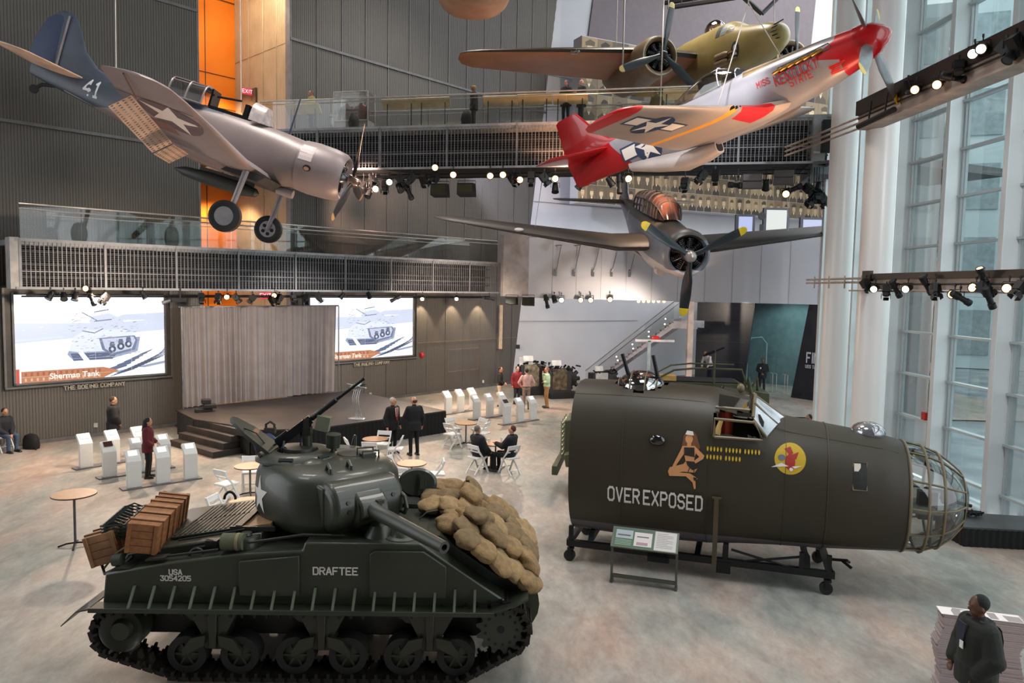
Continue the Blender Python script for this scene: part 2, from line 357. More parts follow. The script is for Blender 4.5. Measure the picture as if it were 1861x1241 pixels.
for z in (10.05, 14.95):
    mb.T = FRM(0, z)
    if z < 12: mb.bb(-8, S_N0, .02, .07, -.05, .05)
    else: mb.bb(-8, S_N0, .02, .07, -.05, .05)
    if z > 12: mb.bb(S_N1, S_END, .02, .07, -.05, .05)
struct(mb.build('trim_2', M('trim_metal')))
mb = MB(); mb.T = FRM(0)
k = S_N1 + 1.22
while k < S_END:
    mb.bb(k - .02, k + .02, .015, .035, 0, 25); k += 1.22
struct(mb.build('trim_3', M('trim_metal')))
mb = MB(); mb.T = FRM(0); mb.bb(-8, S_N0, .02, .06, 0, .12); mb.bb(S_N1, S_END, .02, .06, 0, .12); struct(mb.build('baseboard_left', M('trim_metal')))
# alcove: warm ribbed return wall and orange end wall
PB = Vector((-9.03, 30.15, 0)); PC = Vector((-12.45, 33.35, 0)); d = (PC - PB).normalized(); nB = Vector((-d.y, d.x, 0))
if nB.dot(CAM - PB) < 0: nB = -nB
mb = MB(); ribbed(mb, PB, d, nB, (PC - PB).length, 0, 25, .12, .008); struct(mb.build('wall_alcove', M('rib_warm'), smooth=0))
mb = MB()
for s in (1.1, 2.2, 3.4):
    q = PB + d * s + nB * .01; mb.box((q.x, q.y, 12.5), (.03, .03, 25))
for z in (9.0, 14.9): q = (PB + PC) / 2 + nB * .012; mb.box((q.x, q.y, z), ((PC - PB).length, .02, .05), math.atan2(d.y, d.x))
struct(mb.build('trim_4', M('rib_warm')))
PO = PC - WD * 5.0
mb = MB(); mb.poly([PC, PO, PO + Vector((0, 0, 25)), PC + Vector((0, 0, 25))]); struct(mb.build('wall_end_orange', M('orange_panel'), smooth=0))
mb = MB(); mb.T = Matrix.Translation(PC) @ FRM(0).to_3x3().to_4x4()
for s in (-1.35, -2.7): mb.bb(s - .015, s + .015, .005, .02, 0, 25)
for z in (3.2, 6.4, 9.6, 12.8, 14.2, 17.4, 20.6): mb.bb(-5, 0, .005, .02, z, z + .03)
struct(mb.build('trim_5', M('seam_dark')))
# alcove ceilings (storeys) carrying small downlights
M('ceil_dark', (46, 38, 30), .7); EM('dl_em', (255, 214, 150), 14)
for z in (9.75,):
    mb = MB(); mb.poly([WP(S_N0, z), WP(S_N1, z), PC + Vector((0, 0, z)), PO + Vector((0, 0, z))]); mb.poly([WP(S_N0, z + .4), WP(S_N1, z + .4), PC + Vector((0, 0, z + .4)), PO + Vector((0, 0, z + .4))]); mb.poly([WP(S_N0, z), WP(S_N1, z), WP(S_N1, z + .4), WP(S_N0, z + .4)])
    struct(mb.build('ceiling_alcove', M('ceil_dark'), smooth=0))
for z, kk in ((9.74, 5), (21, 5)):
    for i in range(kk):
        q = PC - WD * (.6 + i * .75) + WN * (1.0 + .2 * (i % 2)) + Vector((0, 0, z))
        mb = MB(); mb.cyl((0, 0, -.02), (0, 0, -.14), .05, .06); o = mb.build('alcove_downlight', M('ceil_dark'), loc=q)
        tag(o, 'small round downlight in the orange alcove %s' % ('under the upper walkway' if z < 12 else 'high up at the top edge'), 'downlight', 'downlights in the orange alcove, ' + ('lower' if z < 12 else 'upper'))
        MB().cyl((0, 0, -.141), (0, 0, -.145), .045).build('lens', M('dl_em') if False else EM('dl_em', (255, 214, 150), 14), o)
for z in (9.2, 13.8, 20.5):
    q = PC - WD * 1.6 + WN * 1.6
    spot('alcove_spot', (q.x, q.y, z), (q.x - .3, q.y + 1.2, z - 4.5), 900, (1, .78, .50), 120)
q = PC + nB * 1.2 + Vector((.6, -.6, 0)); spot('alcove_spot', (q.x, q.y, 4.6), (q.x, q.y + 1, 0), 140, (1, .8, .5), 120)
spot('alcove_spot', (-11.0, 28.6, 17.5), (-10.9, 32.2, 13), 900, (1, .84, .62), 110)
# exit signs
def exit_sign(loc, deg, label, s=1.):
    o = thing('exit_sign', label, 'exit sign', loc, rz(deg)); MB().box((0, 0, 0), (.40 * s, .06, .24 * s)).build('housing', EM('exit_red', (235, 60, 84), .95), o)
    p, wd = letters('EXIT', .13 * s, (255, 235, 235), .9)
    mb = MB(); mb.col = (1, .8, .8)
    for c, pts in p: mb.poly([(u - wd / 2, -.035, v - .065 * s) for u, v in pts])
    mb.build('lettering', EM('exit_txt', (255, 225, 225), 1.6), o, smooth=0)
q = AY(449, 166, 32.0); exit_sign(tuple(q), 42, 'red EXIT sign in the beige alcove above the upper walkway door', 1.05)
q = AY(482, 537, 28.3); exit_sign(tuple(q), 42, 'red EXIT sign hanging under the lower walkway above the curtain', 1.1)
# alcove door
mb = MB(); q = PB + d * 3.3 + nB * .06
a = math.atan2(d.y, d.x); mb.box((q.x, q.y, 12.35), (1.2, .06, 2.3), a); struct(mb.build('door_1', M('door_d', (88, 66, 46), .6)))
# right part : white leaning wall and portrait wall
SEAM0 = Vector((.03, 40.05, 0)); SEAM1 = Vector((2.15, 42.44, 21.27)); bd = Vector((.887, .462, 0))
M('white_wall', (205, 205, 210), .7, 0, (196, 196, 202), .5)
mb = MB(); t = SEAM1 + (SEAM1 - SEAM0) * .25; a0 = SEAM0 - (SEAM1 - SEAM0) * .01
mb.poly([a0, a0 + bd * 24, t + bd * 22, t]); struct(mb.build('wall_back', M('white_wall'), smooth=0))
mb = MB(); q0 = SEAM0 + (SEAM1 - SEAM0) * (17.0 / 21.27) + Vector((.05, -.1, 0)); mb.poly([q0 + bd * 2.2, q0 + bd * 20, t + bd * 20 + Vector((.05, -.1, 0)), t + bd * 2.4 + Vector((.05, -.1, 0))]); struct(mb.build('wall_back_upper', M('dimmed_wall', (122, 112, 116), .7, 0, (116, 107, 111)), smooth=0))  # darker mauve puts the dim warm light up here into the wall colour
mb = MB()
for fr in (.16, .47, .62, .8):
    q = SEAM0 + (SEAM1 - SEAM0) * fr + Vector((.03, -.06, 0)); e = q + bd * 8
    mb.cyl(q, e, .018, n=5)
struct(mb.build('trim_6', M('seam_grey', (150, 150, 156), .7)))
# hall ceiling and walls behind the camera (unseen but they close the room)
M('ceil', (70, 68, 68), .9)
mb = MB(); mb.poly([(-32, -6, 26), (13, -6, 26), (13, 50, 26), (-32, 50, 26)]); struct(mb.build('ceiling', M('ceil'), smooth=0))
mb = MB(); mb.poly([(-32, -6, 0), (12, -6, 0), (12, -6, 26), (-32, -6, 26)]); struct(mb.build('wall_rear', M('wall_rear', (120, 116, 112), .9), smooth=0))
# roof truss glimpsed at top right
mb = MB(); a = AY(1215, 14, 33); b = AY(1400, -14, 30)
for o3 in (Vector((0, 0, 0)), Vector((0, .8, .5))):
    mb.cyl(a + o3, b + o3, .1, n=6)
for i in range(9):
    p = a.lerp(b, i / 8); q = a.lerp(b, min(1, (i + .5) / 8)) + Vector((0, .8, .5)); mb.cyl(p, q, .04, n=5)
c2 = AY(1385, 25, 30); mb.cyl(AY(1345, -10, 30), c2, .09, n=6); mb.cyl(AY(1420, -10, 30), c2, .09, n=6)
tag(mb.build('roof_truss', M('truss', (58, 56, 60), .5, .5)), 'dark tubular roof truss at the ceiling above the bomber', 'truss')
# ------------------------------------------------ glass wall
def GX(Y): return 12.62 - .045 * Y          # inner face of the glass
M('white_steel', (214, 216, 217), .45, 0, (211, 213, 214)); M('glasswall_frame', (176, 184, 186), .45, 0, (172, 180, 182))
fins = [15.2 + 2.28 * k for k in range(-8, 12)]
fins = [y for y in fins if y < 27]
ZT = [.5 + 1.23 * k for k in range(0, 21)]
for i, y in enumerate(fins):
    if y < 11: continue
    x = GX(y); mb = MB(); mb.bb(x - .38, x + .02, y - .05, y + .05, 0, 26); mb.bb(x - .40, x - .37, y - .09, y + .09, 0, 26); mb.bb(x + .02, x + .14, y - .07, y + .07, 0, 26)
    struct(mb.build('trim_%d' % (20 + i), M('white_steel'), bevel=.006))
for i, (y0, y1) in enumerate(zip(fins, fins[1:])):
    if y1 < 12: continue
    x0, x1 = GX(y0) + .08, GX(y1) + .08
    fr = MB()
    for z in ZT:
        fr.loft([[(x0 - .14, y0, z - .03), (x0 + .05, y0, z - .03), (x0 + .05, y0, z + .03), (x0 - .14, y0, z + .03)], [(x1 - .14, y1, z - .03), (x1 + .05, y1, z - .03), (x1 + .05, y1, z + .03), (x1 - .14, y1, z + .03)]])
    for yy, xx in ((y0 + .16, x0), (y1 - .16, x1)): fr.bb(xx - .04, xx + .03, yy - .03, yy + .03, 0, 26)
    o = struct(fr.build('window_%d' % (i + 1), M('glasswall_frame')))
    g = MB(); g.poly([(x0, y0, 0), (x1, y1, 0), (x1, y1, 26), (x0, y0, 26)]); g.build('glass_pane', GL('win_glass', (205, 222, 222), .10), o, smooth=0)
# low concrete upstand outside and street beyond
M('paving', (150, 158, 162), .25, 0, (104, 112, 118), .6, bump=.2, bscale=3)
mb = MB(); mb.poly([(12.3, -6, -.05), (90, -6, -.05), (90, 90, -.05), (10.9, 90, -.05), (10.9, 42, -.05)]); tag(mb.build('outdoor_paving', M('paving'), smooth=0), 'wet grey paving outside beyond the glass wall', 'paving')['kind'] = 'structure'
M('facade', (186, 196, 198), .8, 0, (170, 182, 186), .3); M('facade_d', (140, 154, 158), .6); M('facade_y', (176, 172, 140), .8)
def building(x, y, w_, d_, h, rot, label, mat, floors=5, cols=6):
    t = thing('office_building', label, 'building', (x, y, 0), rz(rot))
    b = MB(); b.bb(0, w_, 0, d_, 0, h); b.build('facade_wall', M(mat), t, smooth=0)
    for i in range(cols):
        for j in range(floors):
            wn = MB(); xx = (i + .5) * w_ / cols; wn.bb(xx - w_ / cols * .28, xx + w_ / cols * .28, -.12, .02, 1 + j * h / floors, 1 + (j + .62) * h / floors)
            wn.build('window', M('facade_d'), t, smooth=0)
building(20, 58, 24, 14, 26, -20, 'pale grey building seen through the far panes of the glass wall', 'facade')
building(44, 40, 16, 14, 20, -78, 'yellowish building standing outside to the right beyond the glass wall', 'facade_y', 5, 5)
# ------------------------------------------------ round white columns
M('col_paint', (224, 221, 219), .35, 0, (222, 219, 217), .5)
for nm, px, Y, r in (('column', 1515, 23.5, .41), ('column', 1582, 19.6, .40)):
    q = AY(px, 640, Y)
    mb = MB(); mb.lathe([(0, r + .06), (.08, r + .06), (.1, r), (26, r)], 40, 'z'); o = mb.build(nm, M('col_paint'), loc=(q.x, q.y, 0)); struct(o, 'tall round white column %s' % ('behind the bomber nose, left of the pair' if px < 1550 else 'nearest the glass wall, right of the pair'))
# ------------------------------------------------ mezzanine slab (white) 
SA = Vector((.17, 33.5, 0)); SB = Vector((13.2, 29.1, 0)); sd = (SB - SA).normalized(); sn = Vector((sd.y, -sd.x, 0))
M('slab_white', (174, 174, 180), .6, 0, (167, 167, 173), .4); M('slab_seam', (150, 150, 156), .6); M('curved_panel', (150, 142, 140), .55)
FS = Matrix.Translation(SA) @ Matrix(((sd.x, sn.x, 0, 0), (sd.y, sn.y, 0, 0), (0, 0, 1, 0), (0, 0, 0, 1)))
SL = (SB - SA).length
mz = thing('mezzanine_deck', 'broad white clad mezzanine deck edge spanning behind the propeller plane', 'mezzanine')
mb = MB(); mb.T = FS; mb.bb(.55, SL, -5, 0, 4.8, 7.5); mb.build('deck_body', M('slab_white'), mz, smooth=0)
mb = MB(); mb.T = FS
for k in range(1, 12): mb.bb(.55 + k * 1.1, .57 + k * 1.1, .0, .006, 4.8, 7.5)
mb.build('panel_joints', M('slab_seam'), mz, smooth=0)
mb = MB(); mb.T = FS
prof = [(.55, .0), (.35, .02), (-.2, .1), (-.62, .12), (-.78, .0), (-.84, -.25), (-.84, -1.2), (.55, -1.2)]
mb.prism([(u, v) for u, v in prof], 4.85, 7.62, 'xy'); mb.build('curved_end_panel', M('curved_panel'), mz)
# bracket rods on the slab front
for i, px in enumerate((1022, 1059, 1096, 1131, 1165)):
    s = (AY(px, 480, 32.8) - SA).dot(sd)
    t = thing('steel_bracket', 'thin steel bracket rod on the white mezzanine front, number %s counted from its left end' % ['one', 'two', 'three', 'four', 'five'][i], 'bracket', SA + sd * s, None, 'steel brackets on the mezzanine front')
    t['label'] = ['leftmost steel bracket rod on the white mezzanine front', 'second steel bracket rod from the left on the mezzanine front', 'middle steel bracket rod on the mezzanine front', 'fourth steel bracket rod from the left on the mezzanine front', 'steel bracket rod on the mezzanine front closest to the propeller plane'][i]
    t.matrix_world = FS @ Matrix.Translation((s, 0, 0))
    mb = MB(); mb.cyl((-.3, .02, 5.95), (-.3, .1, 6.1), .05); mb.cyl((-.28, .06, 5.95), (.02, .34, 7.15), .016, n=6); mb.cyl((-.34, .0, 7.15), (.06, .34, 7.15), .02, n=6); mb.build('rod', M('steel', (150, 150, 152), .35, .8), t)
    mb = MB(); mb.bb(-.36, -.26, 0, .1, 5.8, 6.05); mb.build('shoe', M('steel'), t)
# white upper slab edge behind: deck the portrait wall rises from
# ------------------------------------------------ portrait wall
PW0 = AY(1046, 340, 40.2); PW0 = Vector((PW0.x, PW0.y, 0)); pdv = Vector((.905, .425, 0)).normalized(); pn = Vector((pdv.y, -pdv.x, 0))
def on_pw(px, py, off=0):
    r = ray(px, py); t = ((PW0 + pn * off) - CAM).dot(pn) / r.dot(pn); q = CAM + r * t; return (q - PW0).dot(pdv), q.z
PW_L = on_pw(1520, 380)[0] + 3
sep = [(138, 118, 92), (118, 100, 78), (158, 138, 108), (94, 80, 62), (128, 108, 84)]; suit = [(62, 52, 42), (82, 70, 54), (48, 42, 36), (92, 82, 62), (96, 88, 74)]; skin_s = [(206, 186, 156), (190, 168, 138), (176, 152, 122)]; hair_s = [(60, 46, 36), (80, 62, 46), (110, 92, 60)]
def portraits(z0, z1, cw, ch, s0, s1, name, rr):
    mb = MB(); mb.T = Matrix.Translation(PW0) @ Matrix(((pdv.x, pn.x, 0, 0), (pdv.y, pn.y, 0, 0), (0, 0, 1, 0), (0, 0, 0, 1)))
    def P(c, pts, lay): mb.col = tuple(L3(c)[:3]); mb.poly([(u, .30 + lay * .002, v) for u, v in pts])
    j = 0; z = z0
    while z < z1 - .05:
        s = s0
        while s < s1:
            wv = cw * rr.uniform(.92, 1.08); hv = min(ch, z1 - z)
            P(rr.choice(sep), rect(s, z, s + wv * .985, z + hv * .985), 0)
            if hv > ch * .93:
                cx = s + wv * .5 + rr.uniform(-.03, .03); k = ch
                P(rr.choice(suit), [(s + wv * .06, z), (s + wv * .94, z), (s + wv * .92, z + k * .2), (cx + wv * .16, z + k * .34), (cx - wv * .16, z + k * .34), (s + wv * .08, z + k * .2)], 1)
                sk = rr.choice(skin_s); P(sk, ell(cx, z + k * .56, wv * .19, k * .2, 12), 2); P(sk, rect(cx - wv * .09, z + k * .3, cx + wv * .09, z + k * .42), 2)
                hr = rr.choice(hair_s)
                if rr.random() < .5: P(hr, [(cx + wv * .23 * math.cos(a), z + k * .66 + k * .18 * math.sin(a)) for a in [PI * q / 8 for q in range(9)]], 3)
                else: P(rr.choice(suit), [(cx - wv * .28, z + k * .68), (cx + wv * .28, z + k * .70), (cx + wv * .3, z + k * .84), (cx, z + k * .92), (cx - wv * .3, z + k * .8)], 3)
                P((240, 226, 196), [(cx - wv * .07, z + k * .32), (cx + wv * .07, z + k * .32), (cx, z + k * .2)], 3)
                P(hr, rect(cx - wv * .10, z + k * .585, cx - wv * .04, z + k * .605), 4); P(hr, rect(cx + wv * .04, z + k * .585, cx + wv * .10, z + k * .605), 4); P(hr, rect(cx - wv * .05, z + k * .455, cx + wv * .05, z + k * .468), 4)
            s += wv
        z += ch
    return mb.build(name, CM('print_sepia', 0, .6), smooth=0)
zL0 = on_pw(1300, 386, .3)[1]; rr = random.Random(3)
a = portraits(zL0, zL0 + 2.95, .60, .98, 0, PW_L, 'portrait_mural', rr); tag(a, 'long mural of sepia soldier portraits behind the propeller plane, under the upper walkway', 'mural')
zU0, zU1 = 14.6, on_pw(1050, 63, .3)[1]
a = portraits(zU0, zU1, 1.0, 1.45, 0, PW_L, 'portrait_mural', rr) if False else portraits(zU1 - 1.45 * 4, zU1, 1.0, 1.45, 0, PW_L, 'portrait_mural', rr); tag(a, 'mural of larger soldier portraits high up behind the hanging twin engine bomber', 'mural')
mb = MB(); mb.T = Matrix.Translation(PW0) @ Matrix(((pdv.x, pn.x, 0, 0), (pdv.y, pn.y, 0, 0), (0, 0, 1, 0), (0, 0, 0, 1)))
mb.bb(0, PW_L, -.6, .28, zL0 - .02, zL0 + 3.0); mb.bb(0, PW_L, -.6, .28, zU0, zU1 + .02); struct(mb.build('wall_portrait', M('white_wall'), smooth=0))
mb = MB(); mb.T = Matrix.Translation(PW0) @ Matrix(((pdv.x, pn.x, 0, 0), (pdv.y, pn.y, 0, 0), (0, 0, 1, 0), (0, 0, 0, 1)))
mb.bb(0, PW_L + 6, -.2, 5, zL0 + 3.0, zL0 + 3.5); struct(mb.build('ceiling_gallery', M('soffit', (92, 92, 94), .7), smooth=0))
# ============================================================ WALKWAYS
M('steel', (150, 150, 152), .35, .8); M('mesh_steel', (132, 132, 136), .5, .3); M('deck_grey', (150, 152, 156), .6); M('dark_void', (20, 20, 22), .9); M('soffit', (92, 92, 94), .7); M('black_metal', (22, 22, 24), .5, .3); M('rail_steel', (200, 196, 190), .3, .6)
GL('rail_glass', (240, 241, 240), .045); M('matte_black', (14, 14, 15), .8)
def walkway(nm, label, A, B, z0, z1, depth, posts_px, pym, rail_h, cell, s_lo, s_hi, rail_px, endcap):
    d = (B - A).normalized(); n = Vector((d.y, -d.x, 0)); Lh = (B - A).length
    T = Matrix.Translation(A) @ Matrix(((d.x, n.x, 0, 0), (d.y, n.y, 0, 0), (0, 0, 1, 0), (0, 0, 0, 1)))
    def S(px, py=pym):
        r = ray(px, py); t = (A - CAM).dot(n) / r.dot(n); return (CAM + r * t - A).dot(d)
    t = thing(nm, label, 'walkway', A); t.matrix_world = T
    mb = MB(); mb.bb(s_lo, s_hi, -depth, -.02, z1 - .16, z1); mb.bb(s_lo, s_hi, -.04, .03, z1 - .07, z1 + .02); mb.bb(s_lo, s_hi, -.05, .05, z0, z0 + .07); mb.build('deck', M('deck_grey'), t)
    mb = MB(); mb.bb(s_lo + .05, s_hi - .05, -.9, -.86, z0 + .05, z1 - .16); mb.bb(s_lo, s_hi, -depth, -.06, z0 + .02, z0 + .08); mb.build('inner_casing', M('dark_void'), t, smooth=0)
    mb = MB()
    for k in range(3): mb.cyl((s_lo + .1, -.5, z0 + .35 + k * .38), (s_hi - .1, -.5, z0 + .35 + k * .38), .035, n=6)
    mb.build('service_pipe', M('pipe_grey', (74, 76, 78), .5, .4), t)
    ps = [S(p) for p in posts_px]
    mb = MB(); mb.m = 0
    for a, b in zip(ps, ps[1:]):
        mb = MB(); x = a + .04
        while x < b - .03: mb.box((x, .0, (z0 + z1) / 2), (.020, .012, z1 - z0 - .08)); x += cell[0]
        z = z0 + .08
        while z < z1 - .06: mb.box(((a + b) / 2, .004, z), (b - a, .005, .004)); z += cell[1]
        mb.box(((a + b) / 2, -.03, z0 + (z1 - z0) * .36), (b - a, .04, .03))
        mb.build('mesh_panel', M('mesh_steel'), t, smooth=0)
    for a in ps: MB().box((a, .01, (z0 + z1) / 2), (.05, .05, z1 - z0)).build('mesh_post', M('mesh_steel'), t)
    for (a, b), r_off in rail_px:
        a, b = S(a), S(b); k = max(1, round((b - a) / 1.55)); w_ = (b - a) / k
        for i in range(k): MB().box((a + (i + .5) * w_, r_off, z1 + rail_h / 2), (w_ - .02, .014, rail_h - .04)).build('glass_panel', GL('rail_glass'), t, smooth=0)
        mb = MB(); mb.cyl((a, r_off, z1 + rail_h), (b, r_off, z1 + rail_h), .028, n=8); mb.cyl((a, r_off + .03, z1 + rail_h - .14), (b, r_off + .03, z1 + rail_h - .14), .014, n=6)
        mb.build('handrail', M('rail_steel'), t)
    endcap(t, S, T)
    mb = MB(); mb.cyl((s_lo + .3, -.25, z0 - .16), (s_hi - .3, -.25, z0 - .16), .024, n=6); mb.cyl((s_lo + .3, -.8, z0 - .22), (s_hi - .3, -.8, z0 - .22), .024, n=6); mb.build('lighting_pipe', M('black_metal'), t)
    return t, S, T, n, d
LA, LB = Vector((-14.25, 21.0, 0)), Vector((-.59, 35.0, 0)); UA, UB = Vector((-8.75, 29.29, 0)), Vector((10.02, 25.42, 0))
def cap_l(t, S, T): MB().bb(S(18), S(35), -.5, .02, 4.97, 6.44).build('end_panel', M('end_white', (176, 172, 170), .6), t)
lw, LS, LT, Ln, Ld = walkway('lower_walkway', 'lower walkway with wire mesh fascia running along the ribbed wall above the screens', LA, LB, 4.96, 6.4, 2.1, [36, 191, 320, 433, 537, 628, 711, 787, 854, 909], 480, 1.0, (.115, .062), LS0 if False else .1, 19.4, [((38, 905), -.06), ((120, 905), -2.0)], cap_l)
def cap_u(t, S, T):
    mb = MB(); mb.bb(S(1477), S(1500), -2.2, .04, 9.65, 11.27); mb.build('end_panel', M('deck_grey'), t)
    mb = MB(); mb.tube([(S(1478), .12, 10.0), (S(1505), .14, 10.0), (S(1511), .14, 10.2), (S(1511), .14, 10.9), (S(1516), .14, 11.15), (S(1530), .1, 11.4)], .05); mb.build('bent_pipe', M('rail_steel'), t)
    mb = MB(); mb.tube([(S(1478), .2, 9.62), (S(1506), .5, 9.62), (S(1508), -2.2, 9.62)], .06); mb.prism([(S(1478), .1), (S(1530), -.4), (S(1530), -2.3), (S(1478), -2.3)], 9.3, 9.6, 'xy'); mb.build('sloped_end_soffit', M('soffit'), t)
uw, US, UT, Un, Ud = walkway('upper_walkway', 'upper walkway with wire mesh fascia crossing the hall behind the red tailed fighter', UA, UB, 9.65, 11.25, 2.4, [500, 577, 691, 812, 939, 1073, 1207, 1342, 1476], 260, 1.12, (.13, .085), -3.4, 19.9, [((470, 1430), -.06), ((470, 1430), -2.3)], cap_u)
sp = AY(1497, 251, 25.2)
t = thing('loudspeaker', 'black loudspeaker box mounted at the right end of the upper walkway', 'loudspeaker', (sp.x, sp.y - .3, sp.z), rz(-12)); MB().box((0, 0, 0), (.36, .3, 1.05)).build('cabinet', M('matte_black'), t, bevel=.02); MB().box((0, -.155, 0), (.31, .02, .98)).build('grille', M('black_metal'), t)
def on_lw(px, py, off=0):
    r = ray(px, py); A = LA + Ln * off; t = (A - CAM).dot(Ln) / r.dot(Ln); return CAM + r * t
def on_uw(px, py, off=0):
    r = ray(px, py); A = UA + Un * off; t = (A - CAM).dot(Un) / r.dot(Un); return CAM + r * t
# info lecterns on the upper walkway far rail
bc = M('panel_tan', (220, 196, 146), .5)
for i, (x0, x1, y0, y1, w1) in enumerate([(520, 582, 190, 205, 'leftmost tan reading panel on the upper walkway, before the pale jacket person'), (695, 757, 181, 196, 'tan reading panel on the upper walkway just right of the jacket display case'), (757, 818, 178, 194, 'tan reading panel on the upper walkway, second right of the jacket display case'), (878, 940, 175, 191, 'tan reading panel on the upper walkway just right of the person in the yellow cap'), (941, 1003, 172, 188, 'tan reading panel on the upper walkway in the middle of the run of three'), (1005, 1068, 171, 187, 'tan reading panel on the upper walkway in front of the couple'), (1205, 1250, 163, 178, 'tan reading panel on the upper walkway behind the red tailed fighter')]):
    a, b = on_uw(x0, (y0 + y1) / 2, -.35), on_uw(x1, (y0 + y1) / 2, -.35); c = (a + b) / 2; L_ = (b - a).length; z = c.z
    t = thing('reading_panel', w1, 'reading panel', (c.x, c.y, 11.25), rz(math.degrees(math.atan2(Ud.y, Ud.x))), 'reading panels along the upper walkway')
    mb = MB(); mb.prism([(.12, z - 11.25 - .18), (-.12, z - 11.25 + .14), (-.10, z - 11.25 + .17), (.15, z - 11.25 - .15)], -L_ / 2, L_ / 2, 'yz'); mb.build('slanted_board', bc, t)
    for sx in (-1, 1): MB().cyl((sx * L_ * .35, 0, 0), (sx * L_ * .35, 0, z - 11.25), .018).build('leg', M('black_metal'), t)
# display case with leather jackets
c = on_uw(644, 200, -1.3); a = on_uw(613, 200, -1.3); b = on_uw(674, 200, -1.3); L_ = (b - a).length
t = thing('display_case', 'glass display case with brown leather jackets on the upper walkway', 'display case', (c.x, c.y, 11.25), rz(-12))
mb = MB()
for sx in (-1, 1):
    for sy in (-1, 1): mb.bb(sx * L_ / 2 - .02, sx * L_ / 2 + .02, sy * .35 - .02, sy * .35 + .02, 0, 1.62)
for z in (.5, 1.62):
    for sy in (-1, 1): mb.bb(-L_ / 2, L_ / 2, sy * .35 - .02, sy * .35 + .02, z - .02, z + .02)
mb.build('frame', M('case_frame', (190, 180, 170), .4, .3), t); MB().bb(-L_ / 2, L_ / 2, -.34, .34, .1, .5).build('plinth', M('plinth', (150, 146, 140), .6), t)
MB().bb(-L_ / 2, L_ / 2, -.345, .345, .52, 1.6).build('glass_box', GL('case_glass', (244, 244, 244), .04, .02, .3), t, smooth=0)
for k, sx in enumerate((-.3, .32)):
    j = thing('leather_jacket', ['brown leather jacket on the left inside the glass display case', 'reddish brown leather jacket on the right inside the glass display case'][k], 'jacket', Vector((c.x, c.y, 11.80)) + Ud * sx, rz(-12))
    mb = MB(); rings = []
    for z, w_, dd in ((0, .2, .12), (.15, .22, .13), (.4, .25, .14), (.55, .24, .12), (.62, .12, .08), (.68, .08, .07)): rings.append([(w_ * math.cos(a), dd * math.sin(a), z) for a in [2 * PI * q / 14 for q in range(14)]])
    mb.loft(rings); mb.build('torso', M('leather%d' % k, [(84, 42, 30), (104, 50, 36)][k], .5, bump=.4, bscale=12), j)
    for s2 in (-1, 1): MB().tube([(s2 * .2, 0, .54), (s2 * .30, -.03, .3), (s2 * .28, -.1, .02)], [.075, .07, .06]).build('sleeve', M('leather%d' % k), j)
for px, py, lb in ((643, 213, 'black hooded bag hung on the upper walkway rail before the display case'), (848, 209, 'black rounded bag on the upper walkway beside the person in the yellow cap')):
    q = on_uw(px, py, -.3); mb = MB(); mb.lathe([(0, .17), (.25, .22), (.42, .19), (.55, .12), (.64, .03)], 12, 'z'); o = mb.build('black_bag', M('matte_black'), loc=(q.x, q.y, 11.25)); tag(o, lb, 'bag')

# ============================================================ STAGE LIGHTS
EM('lamp_warm', (255, 176, 112), 9); EM('lamp_white', (255, 232, 205), 10); M('lens_off', (60, 64, 70), .1, .2)
def mk_light(kind, lit):
    t = thing('stage_light', '', 'stage light', (0, 0, 0)); m_ = M('black_metal')
    if kind == 'par':
        b = MB(); b.lathe([(-.17, .05), (-.15, .085), (-.02, .10), (.14, .115), (.15, .125), (.17, .125), (.155, .1)], 14); r = .10; lx = .155
    elif kind == 'long':
        b = MB(); b.lathe([(-.30, .06), (-.27, .095), (-.05, .105), (-.02, .075), (.18, .075), (.2, .095), (.33, .095), (.31, .07)], 14); b.box((-.1, .1, 0), (.1, .06, .04)); r = .07; lx = .315
    elif kind == 'fres':
        b = MB(); b.box((-.04, 0, 0), (.26, .22, .24)); b.cyl((.08, 0, 0), (.15, 0, 0), .11)
        for a in range(4): b.box((.21, .13 * math.cos(a * PI / 2), .13 * math.sin(a * PI / 2)), (.12, .16 if a % 2 else .01, .01 if a % 2 else .16), 0)
        r = .095; lx = .155
    b.build('can', m_, t)
    l = MB(); l.cyl((lx - .01, 0, 0), (lx + .003, 0, 0), r, n=16); l.build('lens', EM('lamp_warm', 0, 0) if lit == 1 else (EM('lamp_white', 0, 0) if lit == 2 else M('lens_off')), t)
    y = MB(); y.tube([(0, -.14, 0), (0, -.14, .16), (0, .14, .16), (0, .14, 0)], .011, 6); y.build('yoke', m_, t)
    c_ = MB(); c_.cyl((0, 0, .16), (0, 0, .24), .014, n=6); c_.box((0, 0, .27), (.05, .04, .07)); c_.build('hook_clamp', m_, t)
    return t
_sl = {}; _n = [0]
ORD = ['first', 'second', 'third', 'fourth', 'fifth', 'sixth', 'seventh', 'eighth', 'ninth', 'tenth', 'eleventh', 'twelfth', 'thirteenth', 'fourteenth', 'fifteenth', 'sixteenth', 'seventeenth', 'eighteenth', 'nineteenth', 'twentieth', 'twenty first', 'twenty second', 'twenty third', 'twenty fourth', 'twenty fifth', 'twenty sixth', 'twenty seventh', 'twenty eighth', 'twenty ninth', 'thirtieth']
KN = {'par': 'can light', 'long': 'long profile light', 'fres': 'flapped box light'}
